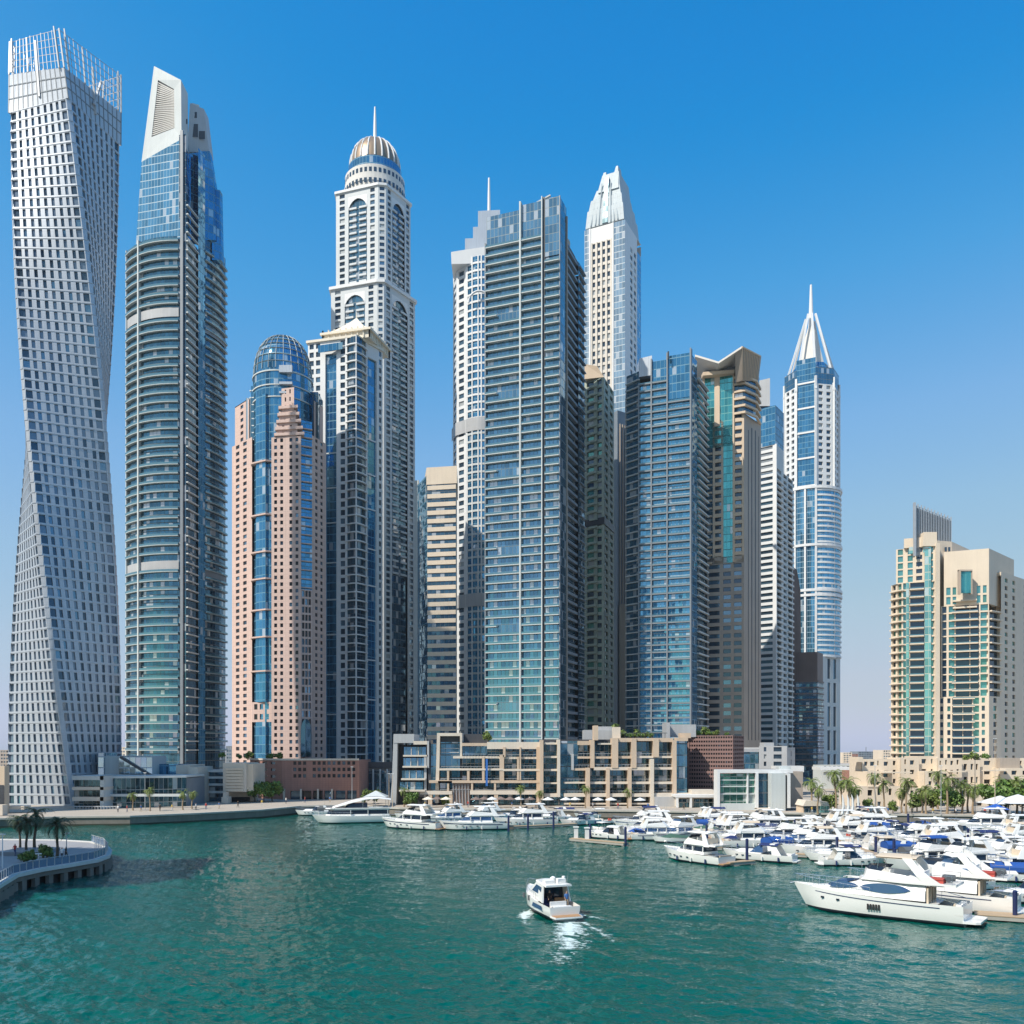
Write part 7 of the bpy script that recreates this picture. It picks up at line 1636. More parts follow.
# -- boats placed one by one where the photograph shows them
def bpx(px, py): Y = yw(py); return gx(px, Y), Y
def single(key, bowpx, bowpy, spx, spy, lab, group=None):
    bx, by = bpx(bowpx, bowpy); sx, sy = bpx(spx, spy); d = Vector((bx-sx, by-sy)); return put(key, sx, sy, math.degrees(math.atan2(d.y, d.x)), lab, 'boat', group)
single(('fly', 13.0, 'canvas_white', (('top', 'hard'), ('trim', None))), 664, 857, 727, 866, 'white flybridge yacht with beige seats alone left of the navy pile, bow to the left', None)
single(('cab', 11.0, 'canvas_navy', (('hullm', 'hull_white'), ('glassm', 'boat_glass_blue'))), 735, 859, 795, 863, 'white cruiser with navy hull stripe and navy canopy beside the blue covered boat')
single(('fly', 14.5, 'canvas_white', (('glassm', 'boat_glass_blue'), ('trim', 'hull_navy'))), 444, 830, 508, 829, 'white yacht with closed hull and small portholes, rightmost big one of the centre quay')
single(('fly', 15.5, 'canvas_white', (('trim', 'hull_navy'), ('glassm', 'boat_glass'))), 368, 826, 441, 830, 'long white yacht with open stern between the party yacht and the portholed yacht')
for i, (kx, a, b, c, d, lab) in enumerate(((11, 1, 0, 0, 0, ''),)): pass
back = [(3, 455, 822, 505, 820), (6, 492, 820, 530, 819), (0, 505, 826, 556, 825), (11, 530, 821, 570, 820), (5, 556, 826, 598, 824), (6, 575, 819, 610, 818), (8, 392, 819, 432, 819), (3, 420, 824, 470, 822), (12, 540, 817, 575, 817), (11, 500, 816, 530, 816), (15, 470, 817, 500, 817), (6, 432, 817, 462, 817), (9, 302, 815.5, 335, 815)]
for i, (k, a, b, c, d) in enumerate(back): single(KEYS[k], a, b, c, d, f'{CN[KEYS[k][2]]} topped {KN[KEYS[k][0]]}, {("leftmost" if i == 12 else "number "+str(i+1))} packed before the terraces', 'boats packed before the terraces')
mid = [(15, 634, 823, 600, 824), (13, 622, 835, 650, 838), (6, 600, 838, 630, 840), (17, 590, 832, 612, 836), (10, 618, 826, 655, 828), (5, 640, 830, 680, 833), (19, 690, 832, 720, 834), (3, 655, 841, 700, 838), (7, 800, 850, 765, 852)]
for i, (k, a, b, c, d) in enumerate(mid): single(KEYS[k], a, b, c, d, (('low reddish floored runabout nearest the quay, above the white pontoon boats', 'small boat under royal blue cover left of the marina', 'white cruiser with arch right of the wooden jetty', 'open fishing boat with white top by the wooden jetty', 'dark hulled cruiser at the left end of the marina', 'cruiser with navy canopy at the left end of the marina', 'small boat with green cover behind the lone flybridge yacht', 'white yacht just behind the lone flybridge yacht', 'boat fully covered in royal blue canvas beside the front pontoon')[i]))
# wooden jetty in front, finger pontoons and piles
pontoon(bpx(572, 841), bpx(626, 846), 1.5, 'short wooden jetty end floating left of the marina'); pontoon(bpx(727, 866), bpx(752, 864), 1.4, 'short pontoon stub beside the navy pile')
pontoon(bpx(795, 857), bpx(900, 862), 1.8, 'front cross pontoon with two piles before the packed boats'); pontoon(bpx(508, 829), bpx(576, 826), 1.3, 'narrow pontoon before the centre quay boats')
pontoon(bpx(975, 918), bpx(1060, 924), 2.4, 'nearest pontoon with wooden edge beside the large yacht')
for i, (x, y, h, lab) in enumerate(((625.5, 846, 3.2, 'black topped pile at the right end of the wooden jetty'), (747, 864, 3.6, 'navy pile right of the lone flybridge yacht'), (837, 860, 3.4, 'dark pile on the front cross pontoon, left'), (894, 862, 3.4, 'dark pile on the front cross pontoon, right'), (508.5, 832, 3.2, 'dark pile right of the portholed yacht'), (528, 830, 3.2, 'second dark pile before the centre quay boats'), (553.5, 829, 3.6, 'third dark pile before the centre quay boats'), (590, 838, 2.5, 'short dark pile on the wooden jetty'), (1015, 921, 2.9, 'navy pile on the nearest pontoon at the right edge'))): pile(*bpx(x, y), h, lab)
for i, (x, y) in enumerate(((576, 841), (587, 842))):
    o = empty('jetty_box', (*bpx(x, y), .58)); m = MB(); m.box(-.35, .35, -.35, .35, 0, 1.9); m.build('cabinet', 'white_paint', o); m = MB(); m.box(-.5, .5, -.5, .5, 1.9, 2.05); m.build('lid', 'canvas_white', o); tag(o, ('white cabinet at the left end of the wooden jetty', 'white cabinet in the middle of the wooden jetty')[i], 'cabinet')
# ================================================================ the large yacht in front, the boat under way, people
def loft(m, st, mi=0, n=5):
    # st: stations (x, half width, z base, z top) from aft to bow; rounded shoulders
    rings = []
    for x, w_, zb, zt in st:
        h = zt-zb; prof = [(w_, zb), (w_*.97, zb+h*.45), (w_*.88, zb+h*.8), (w_*.62, zb+h*.97), (0, zt)]
        rings.append([Vector((x, y, z)) for y, z in prof]+[Vector((x, -y, z)) for y, z in reversed(prof[:-1])])
    for a, b in zip(rings[:-1], rings[1:]):
        for j in range(len(a)-1): m.quad(a[j+1], a[j], b[j], b[j+1], mi)
    m.face(rings[0], mi); m.face(list(reversed(rings[-1])), mi); return rings
def sleek_yacht(L=18.0, cover='canvas_beige'):
    k = L/18; B = 4.9*k; H = 2.05*k; o = empty('motor_yacht'); h, hb, sh = hull(L, B, H, bow=.42, rise=.3, n=22); deck(h, L, hb, sh, L*.14, L*.985, -.12, 0, 16)
    h.quad((0, -B*.45, .95*k), (L*.22, -B*.46, .95*k), (L*.22, B*.46, .95*k), (0, B*.45, .95*k), 2); h.build('hull', ['hull_white', 'antifoul', 'teak'], o, smooth=35)
    pf = MB(); pf.prism([(-1.5*k, -B*.36), (-1.1*k, -B*.42), (.05, -B*.46), (.05, B*.46), (-1.1*k, B*.42), (-1.5*k, B*.36)], .32, .5); pf.build('swim_platform', 'hull_white', o)
    tb = MB(); tb.hexa([(-.05, -B*.3, .5), (.9, -B*.3, .5), (.9, B*.3, .5), (-.05, B*.3, .5)], [(.35, -B*.28, 1.75*k), (.9, -B*.28, 1.75*k), (.9, B*.28, 1.75*k), (.35, B*.28, 1.75*k)]); tb.build('transom_locker', 'hull_white', o)
    t = MB()
    for sg in (1, -1):
        for i in range(20):
            s0, s1 = .12+.84*i/20, .12+.84*(i+1)/20; f = lambda s: (s*L-L*.03*max(0, (s-.72)/.28)**1.5, sg*(hb(s)*.995+.015), sh(s)*(.8-.0*s)); a, b = f(s0), f(s1); t.quad(a, b, (b[0], b[1], b[2]+.07), (a[0], a[1], a[2]+.07))
    t.build('hull_stripe', 'hull_navy', o)
    v = MB(); pt = MB()
    for sg in (1, -1):
        y = sg*(hb(.45)*.985+.03)
        for q in range(5): x = L*.44+q*.28*k; v.box(x, x+.2*k, y-.01, y+.01, .72*k, 1.25*k)
        for s in (.68, .78): x = s*L; y2 = sg*(hb(s)*.97+.03); pt.box(x, x+.35, y2-.01, y2+.01, sh(s)*.58, sh(s)*.58+.17)
    v.build('hull_vent', 'rubber', o); pt.build('porthole', 'boat_glass', o)
    z0 = 1.85*k; m = MB(); st = [(L*.2, B*.42, z0, 3.3*k), (L*.34, B*.42, z0, 3.42*k), (L*.46, B*.40, z0, 3.42*k), (L*.54, B*.38, z0+.02, 3.32*k), (L*.62, B*.35, z0+.06, 2.98*k), (L*.70, B*.3, z0+.1, 2.6*k), (L*.79, B*.22, z0+.14, 2.4*k), (L*.87, B*.12, z0+.2, 2.25*k)]
    loft(m, st); m.build('saloon', 'hull_white', o, smooth=50)
    # leaf shaped tinted side windows and the raked front window
    g = MB()
    for sg in (1, -1):
        for xa, xb, zl, zh in ((.28, .57, 2.15, 3.12), (.575, .76, 2.3, 2.95)):
            n = 10; up, lo = [], []
            for q in range(n+1):
                u = q/n; x = L*(xa+(xb-xa)*u); s = x/L
                wq = B*(.42 if s < .4 else .42-(s-.4)*.36)+.03; e = math.sin(math.pi*min(1, max(0, u)))**.55
                mid = (zl+zh)/2-.12*(u-.5); zt_, zb_ = (mid+(zh-zl)/2*e)*k, (mid-(zh-zl)/2*e*.75)*k
                up.append((x, sg*(wq*.955), zt_)); lo.append((x, sg*wq, zb_))
            for q in range(n): g.quad(lo[q], lo[q+1], up[q+1], up[q])
    for sg in (1, -1): pass
    g.build('side_window', 'boat_glass_blue', o)
    fw = MB(); fw.quad((L*.70, -B*.2, 2.68*k), (L*.70, B*.2, 2.68*k), (L*.595, B*.24, 3.16*k), (L*.595, -B*.24, 3.16*k)); fw.build('front_window', 'boat_glass_blue', o)
    ad = MB(); ad.box(L*.195, L*.2, -B*.36, B*.36, z0-.7*k, 3.1*k); ad.build('saloon_door', 'boat_glass', o)
    cu = MB()
    for y in (-.7, -.25, .3, .75): cu.box(L*.185, L*.195, y*B*.45-.18, y*B*.45+.18, z0-.6*k, 3.0*k)
    cu.build('curtain', 'canvas_beige', o)
    f = MB(); zf = 3.42*k; f.hexa([(L*.04, -B*.40, zf-.16), (L*.3, -B*.44, zf-.14), (L*.56, -B*.33, zf-.12), (L*.6, 0, zf-.12), (L*.56, B*.33, zf-.12), (L*.3, B*.44, zf-.14), (L*.04, B*.40, zf-.16)], [(L*.04, -B*.40, zf+.05), (L*.3, -B*.44, zf+.07), (L*.55, -B*.32, zf+.07), (L*.585, 0, zf+.07), (L*.55, B*.32, zf+.07), (L*.3, B*.44, zf+.07), (L*.04, B*.40, zf+.05)]); f.build('flybridge_deck', 'hull_white', o)
    c = MB(); pl = [(L*.16, B*.41), (L*.32, B*.43), (L*.46, B*.38), (L*.54, B*.28), (L*.575, 0)]; pl = pl+[(x, -y) for x, y in reversed(pl[:-1])]; hh = [.3, .55, .75, .82, .84, .82, .75, .55, .3]
    for i in range(len(pl)-1):
        (xa, ya), (xb, yb) = pl[i], pl[i+1]; a0, b0 = Vector((xa, ya, zf)), Vector((xb, yb, zf)); a1, b1 = Vector((xa-.35*k*hh[i], ya*.94, zf+hh[i]*k)), Vector((xb-.35*k*hh[i+1], yb*.94, zf+hh[i+1]*k)); c.quad(b0, a0, a1, b1); c.quad(a0*1.0+Vector((-.1, -.05*(1 if ya > 0 else -1), 0)), b0+Vector((-.1, 0, 0)), b1+Vector((-.12, 0, 0)), a1+Vector((-.12, 0, 0))); c.quad(a1, a1+Vector((-.12, 0, 0)), b1+Vector((-.12, 0, 0)), b1)
    c.build('flybridge_coaming', 'hull_white', o, smooth=50)
    ws = MB(); [ws.quad(Vector((pl[i][0]-.3*k, pl[i][1]*.93, zf+hh[i]*k)), Vector((pl[i+1][0]-.3*k, pl[i+1][1]*.93, zf+hh[i+1]*k)), Vector((pl[i+1][0]-.7*k, pl[i+1][1]*.86, zf+(hh[i+1]+.35)*k)), Vector((pl[i][0]-.7*k, pl[i][1]*.86, zf+(hh[i]+.35)*k))) for i in range(2, 6)]; ws.build('windscreen', 'boat_glass', o)
    # swept arch and hardtop
    ar = MB(); zt = zf+2.05*k
    for sg in (1, -1):
        pts = [Vector((L*.10, sg*B*.41, zf-.1)), Vector((L*.17, sg*B*.41, zf+.55*k)), Vector((L*.235, sg*B*.38, zf+1.3*k)), Vector((L*.275, sg*B*.34, zt))]; wd = [1.9*k, 1.35*k, .9*k, 1.0*k]
        for i in range(3):
            a, b = pts[i], pts[i+1]; ar.hexa([a+Vector((0, -.07, 0)), a+Vector((wd[i], -.07, 0)), a+Vector((wd[i], .07, 0)), a+Vector((0, .07, 0))], [b+Vector((0, -.07, 0)), b+Vector((wd[i+1], -.07, 0)), b+Vector((wd[i+1], .07, 0)), b+Vector((0, .07, 0))])
    ar.build('radar_arch', 'hull_white', o); arched(o, L*.25, L*.475, B*.72, zt-.02, .16*k, cover, 'hardtop', th=.1)
    pp = MB()
    for sg in (1, -1): pp.tube([(L*.47, sg*B*.3, zf+.7*k), (L*.46, sg*B*.31, zt)], .035, 6)
    pp.build('hardtop_post', 'chrome', o)
    rd = MB(); rd.lathe((L*.29, 0), [(.01, zt+.2), (.32, zt+.24), (.34, zt+.42), (.2, zt+.52), (.01, zt+.54)], 14); rd.build('radar_dome', 'canvas_white', o, smooth=50)
    an = MB()
    for y in (.28, -.28): an.tube([(L*.28, B*y, zt), (L*.265, B*y, zt+2.2)], .022, 5)
    an.build('antenna', 'chrome', o)
    seat(o, L*.22, L*.30, -B*.32, B*.32, zf+.05, 'canvas_white', 'x0'); seat(o, L*.40, L*.45, -B*.05, B*.25, zf+.05, 'canvas_white', 'x0'); seat(o, L*.11, L*.2, B*.05, B*.32, zf+.05, 'red_cushion'); seat(o, L*.05, L*.1, -B*.3, B*.3, .97*k, 'canvas_beige', 'x0')
    tn = MB(); tn.tube([(L*.07, -.3, zf+.4), (L*.12, .2, zf+.45), (L*.09, .9, zf+.4)], .28, 8); tn.build('rolled_tender', 'canvas_grey', o, smooth=50)
    sr = MB()
    for sg in (1, -1): sr.tube([(L*.06, sg*B*.4, zf+.75), (L*.16, sg*B*.42, zf+.75)], .025, 5); sr.tube([(L*.06, sg*B*.4, zf), (L*.06, sg*B*.4, zf+.75)], .025, 5); sr.tube([(L*.0+.2, sg*B*.44, 1.9*k), (L*.13, sg*B*.45, 2.3*k)], .03, 5)
    sr.build('stern_rail', 'chrome', o); rails(o, L, hb, sh, L*.5, L*.975, .75, 12)
    ac = MB(); ac.tube([(L*.985, 0, sh(.98)-.05), (L*1.02, 0, sh(.98)-.2)], .09, 6); ac.build('anchor', 'chrome', o)
    am = MB(); am.tube([(L*.9, 0, sh(.9)), (L*.9, 0, sh(.9)+1.2)], .03, 5); am.box(L*.9-.1, L*.9+.1, -.1, .1, sh(.9)+1.2, sh(.9)+1.35); am.build('bow_light', 'chrome', o)
    return o
y1 = sleek_yacht(17.6); bx, by = bpx(822, 905); sx, sy = gx(968, 86.8), 86.8
y1.location = (sx, sy, 0); y1.rotation_euler = (0, 0, math.atan2(97.5-sy, 29.9-sx)); y1.scale = (.97, 1.0, 1.15); tag(y1, 'large white yacht with beige hardtop and blue tinted windows, bow left, nearest the viewer', 'yacht')
y2 = copy_tree(y1); y2.location = (sx+7.4, sy+4.6, 0); y2.rotation_euler = y1.rotation_euler; tag(y2, 'second large white yacht half hidden behind the nearest yacht, with open flybridge', 'yacht')
for c in list(y2.children):
    if c.name.startswith('hardtop'): bpy.data.objects.remove(c)
for i, (key, a, b, c, d, lab) in enumerate(((KEYS[3], 905, 893, 985, 889, 'white yacht with navy stripe moored behind the two large yachts'), (('cab', 10.5, 'canvas_blue', (('closed', True),)), 958, 879, 1030, 882, 'boat under royal blue cover at the right edge behind the large yachts'), (KEYS[7], 1003, 870, 1062, 872, 'blue covered boat cut by the right edge behind the marina front'), (KEYS[0], 930, 875, 1000, 872, 'white flybridge yacht at the right, before the fifth walkway'), (KEYS[4], 895, 871, 965, 868, 'yacht with royal blue bimini at the right end of the front pontoon'), (KEYS[6], 1000, 903, 1062, 900, 'white cruiser with arch right of the two large yachts'))): single(key, a, b, c, d, lab)

def hardtop_cruiser():
    L, B, H = 9.4, 3.5, 1.5; o = empty('motor_boat'); h, hb, sh = hull(L, B, H, bow=.5, rise=.4, n=18); deck(h, L, hb, sh, L*.34, L*.98, -.1, 0); h.quad((0, -B*.45, .75), (L*.36, -B*.46, .75), (L*.36, B*.46, .75), (0, B*.45, .75), 2); h.build('hull', ['hull_white', 'antifoul', 'teak'], o, smooth=35)
    pf = MB(); pf.prism([(-1.0, -B*.42), (.05, -B*.46), (.05, B*.46), (-1.0, B*.42)], .3, .44); pf.prism([(-.92, -B*.38), (0, -B*.42), (0, B*.42), (-.92, B*.38)], .445, .47, 1); pf.build('swim_platform', ['hull_white', 'teak'], o)
    tb = MB(); tb.hexa([(0, -B*.26, .5), (.7, -B*.26, .5), (.7, B*.30, .5), (0, B*.30, .5)], [(.3, -B*.24, 1.25), (.7, -B*.24, 1.25), (.7, B*.28, 1.25), (.3, B*.28, 1.25)]); tb.build('transom_locker', 'hull_white', o)
    m = MB()
    for sg in (1, -1): m.hexa([(L*.22, sg*B*.43-.08, 1.3), (L*.74, sg*B*.30-.08, 1.5), (L*.74, sg*B*.30+.08, 1.5), (L*.22, sg*B*.43+.08, 1.3)], [(L*.26, sg*B*.37-.05, 2.95), (L*.5, sg*B*.31-.05, 3.0), (L*.5, sg*B*.31+.05, 3.0), (L*.26, sg*B*.37+.05, 2.95)])
    m.build('cabin_side', 'hull_white', o); g = MB()
    for sg in (1, -1): y = sg*(B*.43+.03); g.quad((L*.30, y-sg*.12, 1.95), (L*.6, sg*(B*.355), 1.95), (L*.48, sg*(B*.345), 2.75), (L*.30, sg*(B*.395), 2.75)); g.quad((L*.18, sg*(hb(.2)+.02), .62), (L*.46, sg*(hb(.45)+.02), .62), (L*.43, sg*(hb(.43)+.03), 1.05), (L*.2, sg*(hb(.2)+.03), 1.05))
    g.quad((L*.74, -B*.3, 1.55), (L*.74, B*.3, 1.55), (L*.5, B*.3, 2.95), (L*.5, -B*.3, 2.95)); g.build('window', 'boat_glass_blue', o)
    r = MB(); r.hexa([(L*.17, -B*.41, 2.95), (L*.52, -B*.33, 3.0), (L*.55, 0, 3.0), (L*.52, B*.33, 3.0), (L*.17, B*.41, 2.95)], [(L*.17, -B*.39, 3.13), (L*.51, -B*.31, 3.18), (L*.54, 0, 3.2), (L*.51, B*.31, 3.18), (L*.17, B*.39, 3.13)]); r.build('hardtop', 'hull_white', o)
    d = MB(); d.box(L*.36, L*.37, -B*.36, B*.36, .8, 2.95); d.build('saloon_bulkhead', 'boat_glass', o)
    for (x0, x1, a, b, z, c) in ((L*.1, L*.15, -B*.2, B*.3, .75, 'canvas_white'), (L*.27, L*.33, -B*.35, -B*.05, .75, 'teak'), (L*.25, L*.33, B*.1, B*.33, .75, 'canvas_navy')): seat(o, x0, x1, a, b, z, c, 'x1')
    q = MB(); q.box(L*.24, L*.3, -B*.3, -.2, 3.15, 3.6); q.box(L*.26, L*.34, .1, 1.1, 3.15, 3.45); q.lathe((L*.33, 0), [(.01, 3.15), (.3, 3.2), (.3, 3.6), (.1, 3.75), (.01, 3.75)], 12); q.lathe((L*.3, -B*.3), [(.01, 3.15), (.18, 3.2), (.18, 3.75), (.01, 3.8)], 10); q.build('roof_gear', 'canvas_white', o, smooth=40)
    an = MB()
    for y in (-1.15, .2): an.tube([(L*.24, y, 3.1), (L*.22, y-.1, 4.6)], .025, 5)
    an.build('antenna', 'chrome', o)
    for x in (.55, .7): b = MB(); b.tube([(L*x, B*.5, 1.0), (L*x, B*.5, 1.5)], .13, 7); b.build('fender', 'canvas_grey', o)
    rails(o, L, hb, sh, L*.4, L*.96, .6, 9); return o
mbt = hardtop_cruiser(); mx, my = gx(565, 88.5), 88.5; mbt.location = (mx, my, .12); hd_ = math.atan2(97-my, gx(530, 97)-mx); mbt.rotation_euler = (0, R(-2.5), hd_); tag(mbt, 'white motor boat under way with dark open saloon, seen from behind with foam wake', 'motor boat')
# wake: a foam sheet of its own, torn by noise
m_, nt_, b_ = base_mat('foam'); ge = _n(nt_, 'ShaderNodeNewGeometry'); nz = _n(nt_, 'ShaderNodeTexNoise'); nz.inputs['Scale'].default_value = 1.5; nz.inputs['Detail'].default_value = 7; nz.inputs['Roughness'].default_value = .75; nt_.links.new(ge.outputs['Position'], nz.inputs['Vector'])
uvn = _n(nt_, 'ShaderNodeUVMap'); sp = _n(nt_, 'ShaderNodeSeparateXYZ'); nt_.links.new(uvn.outputs[0], sp.inputs[0])
b_.inputs['Base Color'].default_value = (.62, .74, .72, 1); b_.inputs['Roughness'].default_value = .7
nt_.links.new(_m(nt_, 'MULTIPLY', _m(nt_, 'MULTIPLY_ADD', _m(nt_, 'SUBTRACT', _m(nt_, 'ADD', nz.outputs[0], sp.outputs[0]), 1.0), 6.0, 0.0), .8), b_.inputs['Alpha']); b_.inputs['Alpha'].default_value = 1
fm = MB(); d = Vector((math.cos(hd_), math.sin(hd_))); n_ = Vector((-d.y, d.x)); st_ = Vector((mx, my)); rr = random.Random(4)
def strip(pts, uvc):
    for (a, wa, ca), (b, wb, cb) in zip(pts[:-1], pts[1:]):
        dd = (b-a).normalized(); nn = Vector((-dd.y, dd.x))
        for sg in (1, -1):
            A, B_, C_, D_ = V3(a, .05), V3(b, .05), V3(b+nn*wb*sg, .04), V3(a+nn*wa*sg, .04)
            q = [A, B_, C_, D_]; u = [(ca, 0), (cb, 0), (.1, 1), (.1, 1)]
            if sg < 0: q.reverse(); u.reverse()
            fm.quad(*q, 0, u)
strip([(st_+d*.8, 2.0, .78), (st_-d*1.4+n_*.3, 3.0, .84), (st_-d*3+n_*.9, 3.6, .78), (st_-d*5+n_*1.9, 4.2, .76), (st_-d*8+n_*3.2, 4.8, .7), (st_-d*11+n_*4.8, 5.2, .64), (st_-d*14+n_*6.6, 5.4, .56), (st_-d*18+n_*9, 5.4, .45)], 0)
strip([(st_-d*1.4-n_*1.2, 1.0, .7), (st_-d*4-n_*1.0, 2.0, .62), (st_-d*7-n_*.6, 2.4, .56), (st_-d*11+n_*.2, 2.8, .48)], 0)
strip([(st_+d*7+n_*.7, .6, .6), (st_+d*5.2+n_*2.0, 1.7, .86), (st_+d*3.4+n_*3.0, 2.1, .76), (st_+d*1.5+n_*3.6, 2.1, .66), (st_-d*1+n_*4.4, 2.2, .55)], 0); strip([(st_+d*6.5-n_*1.0, .5, .6), (st_+d*4-n_*2.2, 1.3, .74), (st_+d*1.5-n_*3.0, 1.5, .64), (st_-d*2-n_*4.4, 1.6, .52)], 0)
tag(fm.build('wake', 'foam'), 'white foam wake spreading behind the moving motor boat', None, kind='stuff')

# people, small in the picture: one continuous body each
def person_mat(name, shirt, trousers, skin=(.42, .26, .18), hair=(.02, .015, .012)):
    m, nt, b = base_mat(name); tc = _n(nt, 'ShaderNodeTexCoord'); sp = _n(nt, 'ShaderNodeSeparateXYZ'); nt.links.new(tc.outputs['Object'], sp.inputs[0]); z = sp.outputs[2]; ax = _m(nt, 'ABSOLUTE', sp.outputs[0])
    c = _mix(nt, _m(nt, 'GREATER_THAN', z, .92), trousers, shirt); c = _mix(nt, _m(nt, 'GREATER_THAN', z, 1.47), c, skin)
    c = _mix(nt, _m(nt, 'MULTIPLY', _m(nt, 'GREATER_THAN', ax, .2), _m(nt, 'LESS_THAN', z, 1.15)), c, skin); c = _mix(nt, _m(nt, 'GREATER_THAN', _m(nt, 'ADD', z, _m(nt, 'MULTIPLY', sp.outputs[1], .6)), 1.69), c, hair); c = _mix(nt, _m(nt, 'LESS_THAN', z, .07), c, (.03, .03, .03))
    nt.links.new(c, b.inputs['Base Color']); b.inputs['Roughness'].default_value = .8
def person(mat, stride=.12, arm=.1, sit=False):
    me = bpy.data.meshes.new('person'); V = []; E = []; Rd = []
    def v(p, r): V.append(p); Rd.append(r); return len(V)-1
    pe = v((0, 0, .95), .13); sp1 = v((0, 0, 1.15), .12); ch = v((0, .01, 1.36), .145); nk = v((0, 0, 1.5), .055); hd = v((0, -.02, 1.62), .095); tp = v((0, 0, 1.7), .08); E += [(pe, sp1), (sp1, ch), (ch, nk), (nk, hd), (hd, tp)]
    for s in (1, -1):
        hp = v((.1*s, 0, .88), .09); kn = v((.11*s, -.04-stride*s*.5, .48), .062); an = v((.11*s, -stride*s+.03, .09), .042); to = v((.12*s, -stride*s-.14, .05), .035); E += [(pe, hp), (hp, kn), (kn, an), (an, to)]
        shd = v((.18*s, 0, 1.4), .06); el = v((.25*s, .02+arm*s, 1.13), .042); wr = v((.25*s, -.08+arm*s*1.8, .89), .03); ha = v((.25*s, -.11+arm*s*2, .8), .034); E += [(ch, shd), (shd, el), (el, wr), (wr, ha)]
    me.from_pydata(V, E, []); me.materials.append(MATS[mat]); o = bpy.data.objects.new('person', me); COL.objects.link(o)
    sk = o.modifiers.new('skin', 'SKIN'); sk.use_smooth_shade = True
    for i, r in enumerate(Rd): me.skin_vertices[0].data[i].radius = (r, r)
    me.skin_vertices[0].data[0].use_root = True
    ss = o.modifiers.new('sub', 'SUBSURF'); ss.levels = 1; ss.render_levels = 1; return o
cols = [('white shirt and dark trousers', (.7, .7, .68), (.03, .035, .06)), ('red shirt and blue jeans', (.45, .05, .04), (.06, .1, .2)), ('blue shirt and beige shorts', (.06, .16, .4), (.45, .36, .25)), ('black clothes', (.02, .02, .02), (.03, .03, .03)), ('yellow top and white trousers', (.6, .42, .08), (.6, .6, .58))]
PP = []
for i, (d_, a, b) in enumerate(cols): person_mat(f'clothes_{i}', a, b); PP.append(person(f'clothes_{i}', .1+.04*i, .06+.03*i))
spots = [(118, 209.5, 'before the glass mall'), (127, 210, 'before the glass mall'), (141, 211, 'before the glass mall'), (160, 213, 'before the glass mall'), (172, 214, 'before the glass mall'), (196, 217, 'before the striped offices'), (206, 219, 'before the striped offices'), (219, 222, 'before the striped offices'), (238, 226, 'before the stone screen block'), (262, 232, 'before the brick building'), (286, 243, 'before the brick building'), (305, 246, 'before the brick building'), (330, 248, 'before the brick building'), (412, 226.5, 'by the slanting terrace wall'), (425, 227, 'under the left terraces'), (455, 226, 'under the left terraces'), (468, 227.5, 'under the left terraces'), (512, 225, 'under the left terraces'), (536, 224, 'between the terrace buildings'), (570, 222, 'before the right terraces'), (593, 221, 'before the right terraces'), (618, 220, 'before the right terraces'), (648, 219, 'before the right terraces'), (684, 217, 'before the shop row'), (812, 205.5, 'by the quay cafe'), (833, 205, 'by the quay cafe'), (868, 203, 'under the right palms'), (888, 202.5, 'under the right palms'), (912, 202, 'under the right palms'), (933, 201.5, 'under the right palms'), (956, 201, 'under the right palms'), (985, 199, 'by the white tents')]
cnt = {}
for i, (x, Y, wh) in enumerate(spots):
    cnt[(i % 5, wh)] = cnt.get((i % 5, wh), 0)+1; k = i % 5; n = cnt[(k, wh)]
    place(PP, k, P_at(x, Y), f'person in {cols[k][0]} walking {wh}'+(f', {nth(n-1)} from the left' if n > 1 else ''), 'person', 'people on the promenades', i*2.1)
for i, (fx, fy, k) in enumerate(((1.6, -.9, 2), (2.7, .5, 3))):
    q = d*fx+n_*fy; place(PP, k, (mx+q.x, my+q.y, .87+.05), ('person in blue shirt standing at the stern of the moving boat', 'person in black standing in the saloon opening of the moving boat')[i], 'person', None, hd_-1.57)
for i, (x, Y, k) in enumerate(((62, 120.5, 0), (66, 121.5, 3), (15, 125, 1))): place(PP, k, P_at(x, Y, ZP), ('person in white shirt beside the lone promontory palm', 'person in black beside the lone promontory palm', 'person in red shirt near the promontory planter')[i], 'person', 'people on the promontory', i*1.5)

# white party yacht with a swooping roof at the left end of the centre quay
def party_yacht():
    L, B, H = 17.5, 5.0, 1.9; o = empty('party_yacht'); h, hb, sh = hull(L, B, H, bow=.6, rise=.2, blunt=.1); deck(h, L, hb, sh, 0.1, L*.98, -.1, 0); h.build('hull', ['hull_white', 'antifoul', 'teak'], o, smooth=35)
    house(o, L*.02, L*.84, B*.9, B*.6, 1.65, 3.3, 1.2, 0, .1, 1.0, (.25, .8), name='main_deck'); m = MB(); frus(m, -.2, L*.84, B*.96, B*.7, 3.3, 3.48, .3, 0, 0, 0, 1.0); m.build('upper_deck', 'hull_white', o)
    r = MB(); st = [(L*.0, B*.40, 5.2, 5.5), (L*.15, B*.42, 5.55, 5.95), (L*.32, B*.42, 5.35, 5.85), (L*.5, B*.38, 4.6, 5.2), (L*.64, B*.3, 3.9, 4.4), (L*.74, B*.2, 3.45, 3.8)]; loft(r, st); r.build('swoop_roof', 'hull_white', o, smooth=50)
    for x in (.05, .2, .36):
        for y in (-.4, .4): p = MB(); p.tube([(L*x, B*y, 3.45), (L*x, B*y, 5.4)], .05, 6); p.build('roof_post', 'chrome', o)
    g = MB(); frus(g, L*.3, L*.6, B*.7, B*.5, 3.45, 4.5, 1.2, 0, .1, 0, .5); g.build('wheelhouse', 'boat_glass', o); rails(o, L, hb, sh, L*.5, L*.96, .8, 9); return o
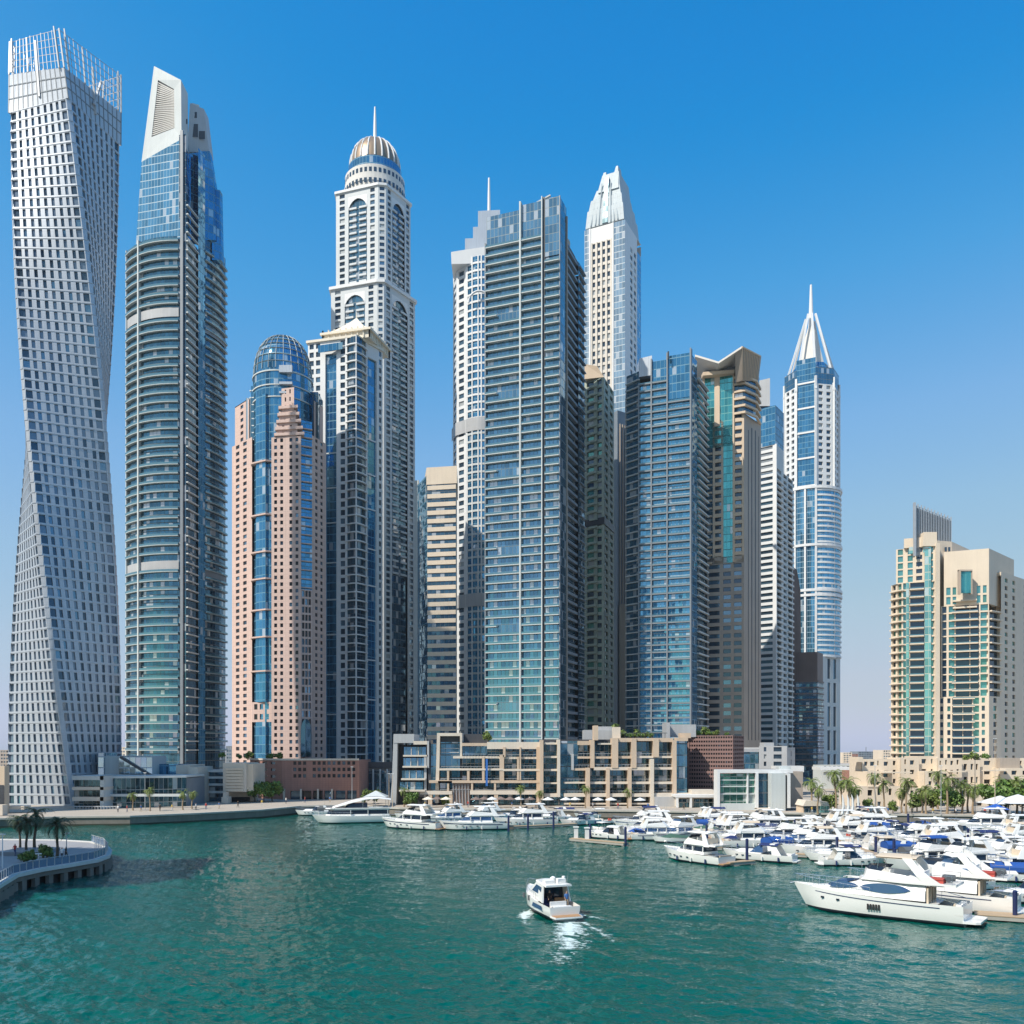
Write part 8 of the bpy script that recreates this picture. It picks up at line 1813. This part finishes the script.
o = party_yacht(); a_, b_2 = bpx(310, 823.5), bpx(390, 822); o.location = (b_2[0], b_2[1], 0); o.rotation_euler = (0, 0, math.atan2(a_[1]-b_2[1], a_[0]-b_2[0])); tag(o, 'long white party yacht with swooping upper roof before the brick building', 'yacht')
# pieces that belong to a piece
INTO = {'window_band': ('saloon', 'cabin', 'main_deck'), 'pillar': ('saloon', 'cabin', 'main_deck'), 'radar_dome': ('radar_arch',), 'antenna': ('radar_arch', 'hardtop'), 'windscreen_frame': ('windscreen',), 'dome_rib': ('dome',), 'dome_lattice': ('dome',), 'porthole': ('hull',), 'hull_stripe': ('hull',), 'hull_vent': ('hull',), 'anchor': ('hull',), 'roof_rib': ('roof_side_plate',), 'oriel_frame': ('glass_oriel',), 'curtain': ('saloon',), 'saloon_door': ('saloon',), 'side_window': ('saloon',), 'front_window': ('saloon',), 'roof_gear': ('hardtop',), 'hardtop_post': ('hardtop',), 'roof_post': ('swoop_roof',), 'arch_trim': ('glass_bay',)}
def stem_(n): return n.split('.')[0]
kids = {}
for ob in COL.objects:
    if ob.parent is not None: kids.setdefault(ob.parent.name, []).append(ob)
for root in [ob for ob in COL.objects if ob.parent is None and ob.type == 'EMPTY']:
    by = {}
    for c in kids.get(root.name, []): by.setdefault(stem_(c.name), c)
    for c in kids.get(root.name, []):
        for t in INTO.get(stem_(c.name), ()):
            if t in by and by[t] is not c: c.parent = by[t]; break
# ================================================================ the dusty air over the city
hz = bpy.data.materials.new('dusty_air'); hz.use_nodes = True; hz.node_tree.nodes.remove(hz.node_tree.nodes['Principled BSDF'])
pv = hz.node_tree.nodes.new('ShaderNodeVolumePrincipled'); pv.inputs['Color'].default_value = (.85, .92, 1, 1); pv.inputs['Density'].default_value = 0.00006; pv.inputs['Anisotropy'].default_value = 0.3
hz.node_tree.links.new(pv.outputs[0], hz.node_tree.nodes['Material Output'].inputs['Volume']); MATS['dusty_air'] = hz
m = MB(); m.box(-6500, 6500, -720, 3000, -3, 300); tag(m.build('haze', 'dusty_air'), 'thin pale haze in the air over the whole harbour', None, kind='stuff')
